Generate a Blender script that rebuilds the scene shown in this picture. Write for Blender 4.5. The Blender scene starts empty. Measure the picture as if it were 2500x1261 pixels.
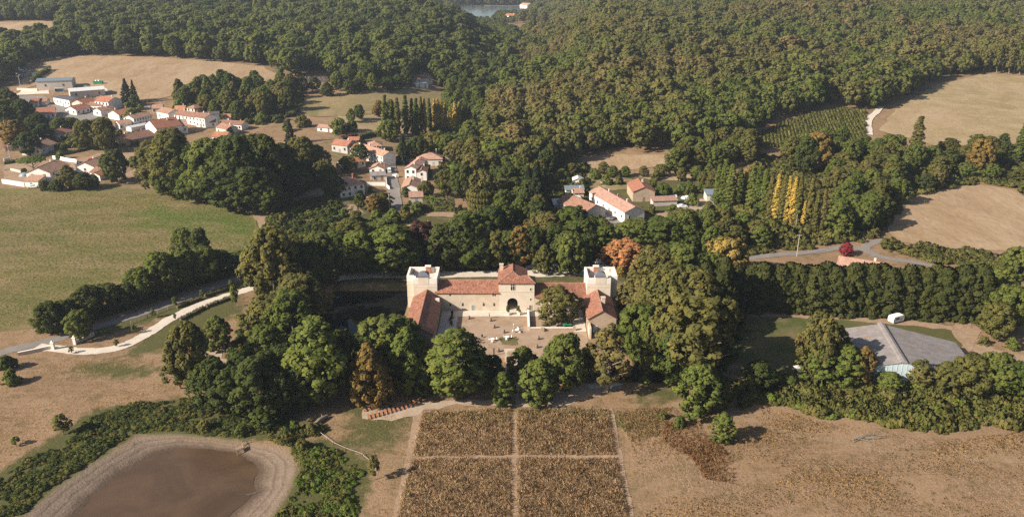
import bpy, bmesh, math, random
import numpy as np
from mathutils import Vector, Matrix, geometry
R = math.radians
rng = random.Random(7)
scene = bpy.context.scene
col = scene.collection

# ------------------------------------------------------------------ camera, sky, sun, exposure
CAM_H, PITCH, FPX = 105.0, R(20.7), 1962.0
cam_d = bpy.data.cameras.new('camera'); cam_d.sensor_width = 36.0; cam_d.lens = 36.0*FPX/2500.0
cam_d.clip_start = 1.0; cam_d.clip_end = 20000.0
cam = bpy.data.objects.new('camera', cam_d); col.objects.link(cam)
cam.location = (0, 0, CAM_H); cam.rotation_euler = (math.pi/2-PITCH, 0, 0)
scene.camera = cam
SUN_EL, SUN_PHI = R(31.0), R(25.0)           # height; how far the shadows lean away from the camera
to_sun = Vector((-math.cos(SUN_PHI)*math.cos(SUN_EL), -math.sin(SUN_PHI)*math.cos(SUN_EL), math.sin(SUN_EL)))
world = bpy.data.worlds.new('World'); scene.world = world; world.use_nodes = True
wn = world.node_tree; bg = wn.nodes['Background']
sky = wn.nodes.new('ShaderNodeTexSky'); sky.sky_type = 'NISHITA'; sky.sun_disc = False
sky.sun_elevation = SUN_EL; sky.sun_rotation = math.atan2(to_sun.x, to_sun.y); sky.altitude = 150
sky.air_density = 1.0; sky.dust_density = 2.0; sky.ozone_density = 1.0
wn.links.new(sky.outputs[0], bg.inputs[0]); bg.inputs[1].default_value = 0.06
sun_d = bpy.data.lights.new('sun', 'SUN'); sun_d.energy = 5.0; sun_d.angle = R(0.55); sun_d.color = (1.0, 0.90, 0.77)
sun = bpy.data.objects.new('sun', sun_d); col.objects.link(sun)
sun.rotation_euler = (-to_sun).to_track_quat('-Z', 'Y').to_euler(); sun.location = (0, 0, 300)
vs = scene.view_settings; vs.view_transform = 'Standard'; vs.look = 'None'; vs.gamma = 1.0; vs.exposure = 0.85
scene.cycles.use_denoising = False
scene.cycles.max_bounces = 5; scene.cycles.diffuse_bounces = 2; scene.cycles.glossy_bounces = 2
scene.cycles.transmission_bounces = 2; scene.cycles.volume_bounces = 0; scene.cycles.transparent_max_bounces = 4

# ------------------------------------------------------------------ terrain and picture-to-place survey
def interp(v, xs, ys): return float(np.interp(v, xs, ys))
def ss(t): t = 0.0 if t < 0 else (1.0 if t > 1 else t); return t*t*(3-2*t)
AXY, AXX = [300, 450, 600, 800, 1000, 1500, 2200], [-5, -15, -15, 8, 10, -50, -60]
VWY, VW = [300, 450, 600, 1000, 1500, 2600], [70, 80, 85, 105, 150, 170]
VIY, VI = [300, 600, 1000, 1350, 1700, 1850, 2000], [40, 10, 8, 70, 120, 60, 0]
RY, RZ = [-500, 310, 400, 500, 600, 700, 800, 950, 1150, 1500, 2000, 3000, 5000], [0, 0, 1.6, 6.0, 13.0, 21.0, 29.0, 36.5, 33.0, 24.0, 22.0, 34.0, 30.0]
_yy = np.arange(-500, 5001, 1.0); _zz = np.interp(_yy, RY, RZ)
_k = np.exp(-0.5*(np.arange(-90, 91)/32.0)**2); _k /= _k.sum()
_zp = np.pad(_zz, 90, mode='edge'); _zs = np.convolve(_zp, _k, mode='valid')
def hills_np(x, y):
    rise = np.interp(y, _yy, _zs)
    xa = np.interp(y, AXY, AXX); w = np.interp(y, VWY, VW); wi = np.interp(y, VIY, VI)
    t = np.clip((np.abs(x-xa)-wi)/w, 0, 1); v = t*t*(3-2*t)
    und = np.clip((y-420)/300, 0, 1)*(2.6*np.sin(x/71+y/110)+1.8*np.sin(y/57-x/120))*v
    return rise*v + und
def hills(x, y): return float(hills_np(np.array([x]), np.array([y]))[0])
def ray(px, py):
    u, v = (px-1250.0)/FPX, (py-630.5)/FPX
    c, s = math.cos(PITCH), math.sin(PITCH)
    return u, c - v*s, -s - v*c
def at(px, py, z=None):
    dx, dy, dz = ray(px, py)
    if z is not None:
        t = (CAM_H-z)/-dz; return Vector((dx*t, dy*t, z))
    lo, hi = 60.0, 4500.0
    ts = np.geomspace(60, 6000, 260)
    hz = hills_np(dx*ts, dy*ts) - (CAM_H+dz*ts)
    k = int(np.argmax(hz > 0)) if (hz > 0).any() else len(ts)-1
    lo, hi = ts[max(k-1, 0)], ts[k]
    for _ in range(24):
        m = 0.5*(lo+hi)
        if hills(dx*m, dy*m) > CAM_H+dz*m: hi = m
        else: lo = m
    return Vector((dx*hi, dy*hi, hills(dx*hi, dy*hi)))
def z_of(py, d):                    # height of picture row py at distance d
    _, dy, dz = ray(1250, py); return CAM_H + dz/dy*d
def m_per_px(p):
    return (p.y*math.cos(PITCH) + (CAM_H-p.z)*math.sin(PITCH))/FPX
def seg_dist(P, poly, closed=True):
    P = np.asarray(P, float); poly = np.asarray(poly, float)
    A = poly; B = np.roll(poly, -1, 0)
    if not closed: A, B = A[:-1], B[:-1]
    best = np.full(len(P), 1e18)
    for a, b in zip(A, B):
        ab = b-a; t = np.clip(((P-a)@ab)/max(ab@ab, 1e-9), 0, 1)
        q = P-(a+t[:, None]*ab); best = np.minimum(best, (q*q).sum(1))
    return np.sqrt(best)
def inside(P, poly):
    P = np.asarray(P, float); poly = np.asarray(poly, float)
    r = np.zeros(len(P), bool); x, y = P[:, 0], P[:, 1]
    for a, b in zip(poly, np.roll(poly, -1, 0)):
        c = (a[1] > y) != (b[1] > y)
        with np.errstate(divide='ignore', invalid='ignore'):
            xi = (b[0]-a[0])*(y-a[1])/(b[1]-a[1])+a[0]
        r ^= c & (x < xi)
    return r
def poly_at(pts, z=None, n=3):
    out = []
    for i, p in enumerate(pts):
        q = pts[(i+1) % len(pts)]
        for k in range(n):
            t = k/n; w = at(p[0]+(q[0]-p[0])*t, p[1]+(q[1]-p[1])*t, z); out.append((w.x, w.y))
    return out
MUD = poly_at([(-170, 1400), (60, 1261), (140, 1190), (230, 1130), (300, 1088), (335, 1064), (420, 1060), (520, 1070), (600, 1081), (680, 1092), (715, 1112), (722, 1150), (700, 1205), (660, 1261), (560, 1400)], 0)
WAT = poly_at([(90, 1400), (185, 1261), (225, 1212), (300, 1152), (380, 1108), (440, 1092), (520, 1094), (580, 1104), (618, 1125), (632, 1150), (618, 1185), (626, 1200), (600, 1225), (560, 1261), (480, 1400)], -1.25)
MO, MI = (-62, 46, 186, 253), (-33, 33.5, 199, 242)     # moat: outer and inner rectangle
def ground_np(x, y):
    z = hills_np(x, y)
    do = np.minimum(np.minimum(x-MO[0], MO[1]-x), np.minimum(y-MO[2], MO[3]-y))
    di = np.maximum(np.maximum(MI[0]-x, x-MI[1]), np.maximum(MI[2]-y, y-MI[3]))
    m = np.clip(np.minimum(do, di)/2.2, 0, 1); z = z - 4.0*m*m*(3-2*m)
    sel = (y < 190) & (x < -20) & (x > -200)
    if sel.any():
        P = np.stack([x[sel], y[sel]], 1); im, iw = inside(P, MUD), inside(P, WAT)
        dm, dw = seg_dist(P, MUD), seg_dist(P, WAT)
        dep = np.where(iw, 1.25+1.0*np.clip(dw/8, 0, 1), np.where(im, 1.25*dm/(dm+dw+1e-6), 0))
        z = z.copy(); z[sel] -= dep
    return z
def gz(x, y): return float(ground_np(np.array([x]), np.array([y]))[0])

# ------------------------------------------------------------------ materials
def new_mat(name):
    m = bpy.data.materials.new(name); m.use_nodes = True; return m, m.node_tree
def noise(nt, scale, detail=4.0, rough=0.6, vec=None, dist=0.0):
    n = nt.nodes.new('ShaderNodeTexNoise'); n.inputs['Scale'].default_value = scale
    n.inputs['Detail'].default_value = detail; n.inputs['Roughness'].default_value = rough; n.inputs['Distortion'].default_value = dist
    if vec is not None: nt.links.new(vec, n.inputs['Vector'])
    return n
def ramp(nt, fac, stops):
    r = nt.nodes.new('ShaderNodeValToRGB'); e = r.color_ramp.elements
    while len(e) < len(stops): e.new(0.5)
    for k, (p, c) in enumerate(stops): e[k].position = p; e[k].color = (*c, 1) if len(c) == 3 else c
    nt.links.new(fac, r.inputs[0]); return r
def mixc(nt, fac, a, b, mode='MIX'):
    m = nt.nodes.new('ShaderNodeMix'); m.data_type = 'RGBA'; m.blend_type = mode
    for inp, v in ((m.inputs[0], fac), (m.inputs[6], a), (m.inputs[7], b)):
        if hasattr(v, 'is_output'): nt.links.new(v, inp)
        elif isinstance(v, (int, float)): inp.default_value = v
        else: inp.default_value = (*v, 1)
    return m.outputs[2]
def bump(nt, h, strength, dist, bsdf):
    b = nt.nodes.new('ShaderNodeBump'); b.inputs['Strength'].default_value = strength; b.inputs['Distance'].default_value = dist
    nt.links.new(h, b.inputs['Height']); nt.links.new(b.outputs[0], bsdf.inputs['Normal'])
def wpos(nt):
    g = nt.nodes.new('ShaderNodeNewGeometry'); return g.outputs['Position']
def ground_mat(name, a, b, c, big=0.02, mid=0.15, fine=1.6, bs=0.5, bd=0.25, stretch=None, rough=0.95, lush=None):
    a, b, c = (tuple(v*.72 for v in k) for k in (a, b, c))
    m, nt = new_mat(name); bs_ = nt.nodes['Principled BSDF']; bs_.inputs['Roughness'].default_value = rough
    bs_.inputs['Specular IOR Level'].default_value = 0.15
    p = wpos(nt)
    if stretch:
        mp = nt.nodes.new('ShaderNodeMapping'); mp.inputs['Rotation'].default_value = (0, 0, stretch[1]); mp.inputs['Scale'].default_value = (1, stretch[0], 1)
        nt.links.new(p, mp.inputs[0]); p2 = mp.outputs[0]
    else: p2 = p
    n1, n2, n3 = noise(nt, big, 5, .6, p, .6), noise(nt, mid, 6, .68, p2, .4), noise(nt, fine, 5, .7, p2)
    c1 = mixc(nt, ramp(nt, n1.outputs[0], [(.36, (0, 0, 0)), (.64, (1, 1, 1))]).outputs[0], a, b)
    c2 = mixc(nt, ramp(nt, n2.outputs[0], [(.42, (0, 0, 0)), (.68, (1, 1, 1))]).outputs[0], c1, c)
    if lush:
        la = nt.nodes.new('ShaderNodeAttribute'); la.attribute_name = 'lush'; lm = nt.nodes.new('ShaderNodeMath'); lm.operation = 'MULTIPLY'; lm.use_clamp = True; nt.links.new(la.outputs['Fac'], lm.inputs[0]); l2 = ramp(nt, n2.outputs[0], [(.3, (1.5, 1.5, 1.5)), (.62, (.15, .15, .15))]); nt.links.new(l2.outputs[0], lm.inputs[1]); c2 = mixc(nt, lm.outputs[0], c2, lush)
    c3 = mixc(nt, .55, c2, ramp(nt, n3.outputs[0], [(.25, (.45, .45, .45)), (.5, (.95, .95, .95)), (.75, (1.35, 1.3, 1.2))]).outputs[0], 'MULTIPLY')
    nt.links.new(c3, bs_.inputs['Base Color']); bump(nt, n3.outputs[0], bs, bd, bs_)
    return m
def plain(name, c, rough=0.8, var=0.15, scale=1.0, spec=0.2, metallic=0.0, bs=0.0):
    m, nt = new_mat(name); b = nt.nodes['Principled BSDF']; b.inputs['Roughness'].default_value = rough
    b.inputs['Specular IOR Level'].default_value = spec; b.inputs['Metallic'].default_value = metallic
    tc = nt.nodes.new('ShaderNodeTexCoord'); n = noise(nt, scale, 5, .65, tc.outputs['Object'])
    lo = tuple(v*(1-var) for v in c); hi = tuple(min(1, v*(1+var)) for v in c)
    r = ramp(nt, n.outputs[0], [(.3, lo), (.7, hi)]); nt.links.new(r.outputs[0], b.inputs['Base Color'])
    if bs: bump(nt, n.outputs[0], bs, .05, b)
    return m
def tile_mat(name, a, b, c):
    m, nt = new_mat(name); bs_ = nt.nodes['Principled BSDF']; bs_.inputs['Roughness'].default_value = .85; bs_.inputs['Specular IOR Level'].default_value = .15
    uv = nt.nodes.new('ShaderNodeUVMap'); oi = nt.nodes.new('ShaderNodeObjectInfo')
    br = nt.nodes.new('ShaderNodeTexBrick'); br.offset = .5
    nt.links.new(uv.outputs[0], br.inputs['Vector']); br.inputs['Scale'].default_value = 1.0
    br.inputs['Brick Width'].default_value = .28; br.inputs['Row Height'].default_value = .42; br.inputs['Mortar Size'].default_value = .02
    br.inputs['Color1'].default_value = (0, 0, 0, 1); br.inputs['Color2'].default_value = (1, 1, 1, 1); br.inputs['Mortar'].default_value = (.1, .1, .1, 1); br.inputs['Bias'].default_value = 0
    r = ramp(nt, br.outputs[0], [(0, a), (.5, b), (1, c)])
    tc = nt.nodes.new('ShaderNodeTexCoord'); n = noise(nt, .7, 5, .7, tc.outputs['Object'])
    s = ramp(nt, n.outputs[0], [(.3, (.62, .6, .6)), (.55, (1, 1, 1)), (.8, (1.2, 1.12, 1.05))])
    cc = mixc(nt, .8, r.outputs[0], s.outputs[0], 'MULTIPLY')
    hv = nt.nodes.new('ShaderNodeHueSaturation'); nt.links.new(cc, hv.inputs['Color'])
    mr = nt.nodes.new('ShaderNodeMapRange'); mr.inputs[3].default_value = .82; mr.inputs[4].default_value = 1.15
    nt.links.new(oi.outputs['Random'], mr.inputs[0]); nt.links.new(mr.outputs[0], hv.inputs['Value'])
    nt.links.new(hv.outputs[0], bs_.inputs['Base Color'])
    wv = nt.nodes.new('ShaderNodeTexWave'); wv.inputs['Scale'].default_value = 1.1; wv.bands_direction = 'X'; nt.links.new(uv.outputs[0], wv.inputs[0])
    bump(nt, wv.outputs[0], .35, .06, bs_)
    return m
def stone_mat(name, a, b, stain=(.2, .15, .1)):
    m, nt = new_mat(name); bs_ = nt.nodes['Principled BSDF']; bs_.inputs['Roughness'].default_value = .9; bs_.inputs['Specular IOR Level'].default_value = .15
    p = wpos(nt); n1, n2 = noise(nt, .35, 6, .65, p, .5), noise(nt, 2.2, 5, .7, p)
    c1 = mixc(nt, ramp(nt, n1.outputs[0], [(.42, (0, 0, 0)), (.66, (1, 1, 1))]).outputs[0], a, b)
    c2 = mixc(nt, ramp(nt, n2.outputs[0], [(.6, (0, 0, 0)), (.8, (.55, .55, .55))]).outputs[0], c1, stain)
    nt.links.new(c2, bs_.inputs['Base Color']); bump(nt, n2.outputs[0], .3, .06, bs_)
    return m
def leaf_mat(name, cols, tr=0.3):
    cols = cols if len(cols) > 1 else cols*2
    m, nt = new_mat(name); nt.nodes.remove(nt.nodes['Principled BSDF']); out = nt.nodes['Material Output']
    oi = nt.nodes.new('ShaderNodeObjectInfo'); at_ = nt.nodes.new('ShaderNodeAttribute'); at_.attribute_name = 'tint'
    r = ramp(nt, oi.outputs['Random'], [(k/(len(cols)-1), tuple(v*1.3 for v in c)) for k, c in enumerate(cols)])
    s = ramp(nt, at_.outputs['Fac'], [(0, (.74, .78, .72)), (.5, (1, 1, 1)), (1, (1.32, 1.2, 1.02))])
    c = mixc(nt, 1.0, r.outputs[0], s.outputs[0], 'MULTIPLY')
    d = nt.nodes.new('ShaderNodeBsdfDiffuse'); t = nt.nodes.new('ShaderNodeBsdfTranslucent'); mx = nt.nodes.new('ShaderNodeMixShader')
    mx.inputs[0].default_value = tr
    an = nt.nodes.new('ShaderNodeAttribute'); an.attribute_name = 'nrm'; vt = nt.nodes.new('ShaderNodeVectorTransform'); vt.vector_type = 'NORMAL'; vt.convert_from = 'OBJECT'; vt.convert_to = 'WORLD'
    nt.links.new(an.outputs['Vector'], vt.inputs[0]); vn = nt.nodes.new('ShaderNodeVectorMath'); vn.operation = 'NORMALIZE'; nt.links.new(vt.outputs[0], vn.inputs[0]); nt.links.new(vn.outputs[0], d.inputs['Normal'])
    nt.links.new(c, d.inputs[0]); nt.links.new(c, t.inputs[0]); nt.links.new(d.outputs[0], mx.inputs[1]); nt.links.new(t.outputs[0], mx.inputs[2])
    nt.links.new(mx.outputs[0], out.inputs['Surface'])
    return m
M = {}
M['ground'] = None
M['dry'] = ground_mat('dry_grass_ground', (.36, .245, .14), (.31, .205, .115), (.42, .30, .185), .05, .3, 1.8, .7, .3)
M['stubble'] = ground_mat('stubble', (.45, .315, .19), (.37, .245, .135), (.51, .375, .235), .02, .07, .7, .45, .3, (.35, .4))
M['stubble_rough'] = ground_mat('rough_stubble', (.44, .315, .185), (.33, .26, .115), (.50, .38, .23), .018, .07, .6, .6, .5)
M['meadow'] = ground_mat('meadow_grass', (.150, .155, .044), (.215, .185, .062), (.34, .245, .13), .018, .04, .9, .6, .3, (2.2, .15), lush=(.085, .125, .022))
M['lawn'] = ground_mat('lawn', (.085, .11, .03), (.13, .135, .045), (.24, .175, .09), .06, .12, 1.2, .5, .2)
M['pasture'] = ground_mat('pasture', (.33, .25, .12), (.19, .18, .06), (.40, .29, .16), .012, .05, .7, .4, .3)
M['mud'] = ground_mat('dried_mud', (.33, .255, .19), (.26, .195, .14), (.40, .32, .25), .06, .25, 2.2, .6, .15, (.5, .9))
M['gravel'] = ground_mat('pale_gravel', (.80, .70, .585), (.72, .62, .51), (.86, .77, .65), .05, .4, 3.5, .2, .05)
M['sand'] = ground_mat('sandy_soil', (.52, .40, .30), (.44, .32, .23), (.58, .46, .35), .08, .3, 2.5, .4, .1)
M['court'] = ground_mat('courtyard_earth', (.47, .33, .23), (.40, .27, .175), (.53, .40, .29), .09, .35, 2.2, .4, .1)
M['asphalt'] = ground_mat('worn_asphalt', (.30, .27, .25), (.26, .235, .215), (.34, .31, .28), .05, .3, 3, .15, .04)
M['bed'] = ground_mat('bed_soil', (.30, .21, .13), (.24, .17, .095), (.34, .25, .155), .1, .5, 2, .6, .2)
M['path'] = ground_mat('mown_path', (.42, .29, .19), (.36, .235, .15), (.48, .35, .24), .1, .5, 2.2, .4, .1)
M['limestone'] = stone_mat('pale_limestone', (.60, .51, .40), (.50, .40, .29), (.30, .23, .165))
M['ashlar'] = stone_mat('dressed_limestone', (.66, .585, .475), (.60, .51, .40), (.40, .32, .24))
M['rubble'] = stone_mat('rubble_stone', (.42, .32, .235), (.33, .25, .18), (.18, .14, .1))
M['whitestone'] = stone_mat('white_stone', (.76, .72, .66), (.70, .65, .58), (.5, .45, .38))
M['tile_castle'] = tile_mat('old_clay_tiles', (.17, .075, .05), (.29, .13, .085), (.37, .19, .125))
M['tile_tan'] = tile_mat('tan_tiles', (.31, .18, .12), (.41, .245, .165), (.48, .31, .22))
M['tile_pink'] = tile_mat('pink_tiles', (.34, .195, .145), (.43, .255, .19), (.50, .33, .25))
M['tile_red'] = tile_mat('red_tiles', (.27, .11, .07), (.36, .155, .10), (.42, .21, .14))
M['tile_orange'] = tile_mat('orange_tiles', (.36, .15, .075), (.46, .205, .11), (.52, .27, .16))
M['tile_brown'] = tile_mat('brown_tiles', (.22, .115, .08), (.31, .17, .12), (.38, .23, .16))
M['slate'] = plain('slate', (.10, .095, .10), .5, .2, 3, .3)
M['bluemetal'] = plain('blue_grey_sheet', (.16, .20, .23), .5, .1, 1, .3)
M['palemetal'] = plain('pale_sheet_metal', (.62, .60, .56), .55, .08, .6, .3)
M['fibre'] = None
M['white'] = plain('white_render', (.74, .70, .64), .85, .06, .5)
M['cream'] = plain('cream_render', (.62, .54, .43), .85, .08, .5)
M['greywall'] = plain('grey_render', (.45, .42, .38), .88, .12, .5)
M['beige'] = plain('beige_cladding', (.56, .49, .41), .8, .06, .5)
M['bluewall'] = plain('pale_blue_cladding', (.42, .50, .52), .6, .1, .6)
M['pane'] = plain('window_pane', (.03, .03, .035), .15, .1, 1, .5)
M['frame'] = plain('window_frame', (.55, .52, .47), .6, .05)
M['doorwood'] = plain('door_wood', (.22, .15, .10), .7, .2, 3)
M['lead'] = plain('lead_sheet', (.13, .135, .155), .45, .25, 2.5, .4)
M['brick'] = plain('chimney_brick', (.40, .17, .10), .85, .25, 6)
M['bark'] = plain('bark', (.13, .10, .075), .95, .35, 3, .1, bs=.4)
M['palebark'] = plain('pale_bark', (.22, .185, .145), .95, .25, 3, .1)
M['wood'] = plain('weathered_wood', (.27, .19, .13), .85, .3, 5)
M['benchwood'] = plain('orange_brown_wood', (.36, .155, .07), .75, .3, 6)
M['greywood'] = plain('grey_wood', (.40, .35, .29), .9, .3, 4)
M['whitepaint'] = plain('white_paint', (.80, .79, .76), .5, .03)
M['darkpaint'] = plain('dark_paint', (.03, .03, .04), .45, .1, 1, .4)
M['bluepaint'] = plain('blue_paint', (.08, .16, .40), .4, .1, 1, .4)
M['greenpaint'] = plain('green_paint', (.02, .22, .10), .5, .1, 1, .4)
M['redpaint'] = plain('red_paint', (.45, .06, .05), .4, .1, 1, .4)
M['greypaint'] = plain('grey_blue_paint', (.22, .28, .33), .4, .1, 1, .4)
M['tyre'] = plain('tyre', (.02, .02, .02), .8)
M['terracotta'] = plain('terracotta', (.42, .20, .12), .85, .15, 4)
M['heap'] = plain('dark_heap', (.10, .075, .065), .95, .4, 1.5, .1, bs=.6)
M['skin'] = plain('skin', (.45, .28, .2), .6); M['hair'] = plain('hair', (.05, .03, .02), .7)
M['poolblue'] = plain('pool_cover', (.10, .22, .36), .35, .1)
M['rock'] = stone_mat('rock', (.50, .45, .39), (.36, .31, .26), (.2, .17, .14))
M['leaf_green'] = leaf_mat('leaf_green', [(0.064, 0.084, 0.022), (0.087, 0.105, 0.026), (0.105, 0.119, 0.032), (0.078, 0.096, 0.024)])
M['leaf_light'] = leaf_mat('leaf_light', [(.084, .108, .027), (.100, .120, .031), (.092, .114, .029)])
M['leaf_olive'] = leaf_mat('leaf_olive', [(.094, .092, .028), (.112, .104, .034), (.086, .088, .027), (.122, .106, .039)])
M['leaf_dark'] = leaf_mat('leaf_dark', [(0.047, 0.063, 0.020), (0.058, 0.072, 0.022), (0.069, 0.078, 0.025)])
M['leaf_gold'] = leaf_mat('leaf_gold', [(.22, .17, .05), (.25, .185, .055), (.28, .20, .06)])
M['leaf_poplar'] = leaf_mat('leaf_poplar_gold', [(.36, .27, .07), (.40, .29, .075), (.32, .25, .065)], .4)
M['leaf_orange'] = leaf_mat('leaf_orange', [(.33, .165, .075), (.30, .15, .065)])
M['leaf_rust'] = leaf_mat('leaf_rust', [(.165, .115, .036), (.15, .105, .038)])
M['leaf_red'] = leaf_mat('leaf_red', [(.20, .032, .040)])
M['leaf_purple'] = leaf_mat('leaf_purple', [(.065, .032, .028)])
M['leaf_pink'] = leaf_mat('leaf_pink', [(.35, .10, .20)])
M['conifer'] = leaf_mat('conifer_needles', [(0.037, 0.043, 0.014), (0.048, 0.053, 0.017), (0.042, 0.046, 0.016)], .15)
M['conifer_dark'] = leaf_mat('conifer_dark_needles', [(.022, .030, .016), (.030, .036, .018)], .1)
M['wood_left'] = leaf_mat('wood_leaves_green', [(0.074, 0.089, 0.025), (0.089, 0.103, 0.030), (0.106, 0.113, 0.035), (0.084, 0.098, 0.029), (0.096, 0.103, 0.032), (0.079, 0.091, 0.028)])
M['wood_right'] = leaf_mat('wood_leaves_olive', [(0.103, 0.106, 0.032), (0.094, 0.101, 0.030), (0.120, 0.113, 0.037), (0.106, 0.103, 0.035), (0.096, 0.101, 0.029), (0.127, 0.113, 0.043), (0.108, 0.108, 0.031), (0.086, 0.096, 0.028)])
M['wood_brown'] = leaf_mat('wood_leaves_brown', [(0.115, 0.101, 0.037), (0.127, 0.106, 0.040), (0.106, 0.097, 0.034), (0.140, 0.110, 0.046)])
M['bramble'] = leaf_mat('bramble_leaves', [(.072, .080, .022), (.095, .100, .028), (.115, .108, .034), (.085, .076, .030), (.105, .110, .026)])
M['bramble_lush'] = leaf_mat('lush_bramble', [(.070, .100, .022), (.090, .125, .026), (.120, .145, .032)])
M['drygrass'] = leaf_mat('dry_grass_blades', [(.38, .26, .145), (.43, .30, .17), (.35, .235, .125), (.41, .285, .16), (.32, .245, .115)], .45)
M['goldgrass'] = leaf_mat('golden_grass_blades', [(.44, .29, .125), (.48, .325, .14), (.40, .265, .11)], .45)
M['palegrass'] = leaf_mat('pale_grass_blades', [(.46, .35, .255), (.50, .385, .28), (.42, .315, .225)], .45)
M['tallgrass'] = leaf_mat('tall_grass_blades', [(.54, .38, .23), (.60, .43, .265), (.49, .345, .205), (.56, .395, .24), (.47, .36, .195)], .5)
M['tallgreen'] = leaf_mat('tall_green_blades', [(.40, .345, .14), (.44, .36, .155), (.48, .375, .185)], .5)
M['rustgrass'] = leaf_mat('rust_grass_blades', [(.46, .28, .14), (.40, .235, .115), (.50, .33, .165)], .5)
M['maize'] = leaf_mat('maize_leaves', [(.23, .235, .07), (.26, .25, .08), (.21, .215, .062)], .45)

# ground: dry grass, greener and browner patches, dried mud where the pond has shrunk
def big_ground():
    m, nt = new_mat('ground_cover'); b = nt.nodes['Principled BSDF']; b.inputs['Roughness'].default_value = .95; b.inputs['Specular IOR Level'].default_value = .1
    p = wpos(nt); n0, n1, n2, n3 = noise(nt, .009, 4, .6, p, .8), noise(nt, .05, 6, .65, p, .5), noise(nt, .3, 6, .7, p, .3), noise(nt, 1.7, 5, .7, p)
    c = mixc(nt, ramp(nt, n1.outputs[0], [(.38, (0, 0, 0)), (.62, (1, 1, 1))]).outputs[0], (.285, .182, .105), (.195, .122, .065))
    c = mixc(nt, ramp(nt, n0.outputs[0], [(.52, (0, 0, 0)), (.68, (1, 1, 1))]).outputs[0], c, (.145, .12, .05))
    c = mixc(nt, ramp(nt, n2.outputs[0], [(.46, (0, 0, 0)), (.72, (1, 1, 1))]).outputs[0], c, (.275, .19, .12))
    mp = nt.nodes.new('ShaderNodeMapping'); mp.inputs['Rotation'].default_value = (0, 0, .35); mp.inputs['Scale'].default_value = (.22, 2.4, 1); nt.links.new(p, mp.inputs[0]); ns = noise(nt, .55, 5, .7, mp.outputs[0], .3)
    c = mixc(nt, ramp(nt, ns.outputs[0], [(.48, (0, 0, 0)), (.7, (.75, .75, .75))]).outputs[0], c, (.30, .205, .125))
    nw = noise(nt, .42, 3, .5, p, .2); c = mixc(nt, ramp(nt, nw.outputs[0], [(.68, (0, 0, 0)), (.78, (.6, .6, .6))]).outputs[0], c, (.115, .10, .04))
    a = nt.nodes.new('ShaderNodeAttribute'); a.attribute_name = 'green'
    gm = nt.nodes.new('ShaderNodeMath'); gm.operation = 'MULTIPLY_ADD'; nt.links.new(a.outputs['Fac'], gm.inputs[0]); gm.inputs[1].default_value = 1.5
    gs = nt.nodes.new('ShaderNodeMath'); gs.operation = 'SUBTRACT'; gs.use_clamp = True; nt.links.new(gm.outputs[0], gs.inputs[0])
    sc_ = nt.nodes.new('ShaderNodeMath'); sc_.operation = 'MULTIPLY'; nt.links.new(ramp(nt, n2.outputs[0], [(.34, (0, 0, 0)), (.66, (1, 1, 1))]).outputs[0], sc_.inputs[0]); sc_.inputs[1].default_value = 1.15; nt.links.new(sc_.outputs[0], gs.inputs[1])
    c = mixc(nt, gs.outputs[0], c, mixc(nt, n2.outputs[0], (.06, .068, .021), (.12, .105, .042)))
    a2 = nt.nodes.new('ShaderNodeAttribute'); a2.attribute_name = 'mud'
    mm = mixc(nt, ramp(nt, n2.outputs[0], [(.35, (0, 0, 0)), (.65, (1, 1, 1))]).outputs[0], (.245, .185, .14), (.19, .142, .105))
    a4 = nt.nodes.new('ShaderNodeAttribute'); a4.attribute_name = 'shore'; ad = nt.nodes.new('ShaderNodeMath'); ad.operation = 'MULTIPLY_ADD'; nt.links.new(n2.outputs[0], ad.inputs[0]); ad.inputs[1].default_value = .22; nt.links.new(a4.outputs['Fac'], ad.inputs[2])
    bands = ramp(nt, ad.outputs[0], [(.10, (1.15, 1.15, 1.15)), (.30, (.95, .95, .95)), (.36, (.72, .70, .68)), (.41, (1.05, 1.05, 1.05)), (.58, (.9, .9, .9)), (.63, (.68, .66, .64)), (.69, (1.0, 1.0, 1.0)), (.88, (.78, .76, .74)), (1.0, (.55, .52, .50))]); mm = mixc(nt, 1.0, mm, bands.outputs[0], 'MULTIPLY')
    c = mixc(nt, a2.outputs['Fac'], c, mm)
    a3 = nt.nodes.new('ShaderNodeAttribute'); a3.attribute_name = 'wet'
    c = mixc(nt, a3.outputs['Fac'], c, (.075, .052, .035))
    c = mixc(nt, .6, c, ramp(nt, n3.outputs[0], [(.25, (.45, .45, .45)), (.5, (.95, .95, .95)), (.75, (1.35, 1.3, 1.2))]).outputs[0], 'MULTIPLY')
    nt.links.new(c, b.inputs['Base Color']); bump(nt, n3.outputs[0], .7, .3, b)
    return m
M['ground'] = big_ground()
def water_mat(name, c, rough, murk=1.0):
    m, nt = new_mat(name); b = nt.nodes['Principled BSDF']; b.inputs['Base Color'].default_value = (*c, 1); b.inputs['Roughness'].default_value = rough
    b.inputs['Specular IOR Level'].default_value = .5; b.inputs['IOR'].default_value = 1.33
    p = wpos(nt); n = noise(nt, 1.2, 3, .5, p); bump(nt, n.outputs[0], .04, .05, b)
    n2 = noise(nt, .08, 5, .6, p, 1.0)
    r = ramp(nt, n2.outputs[0], [(.35, tuple(v*.78 for v in c)), (.65, tuple(v*1.15 for v in c))]); nt.links.new(r.outputs[0], b.inputs['Base Color'])
    return m
M['pond'] = water_mat('muddy_water', (.088, .055, .032), .22)
M['moat'] = water_mat('dark_water', (.008, .009, .008), .06)
M['lake'] = water_mat('lake_water', (.12, .15, .17), .1)
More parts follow.
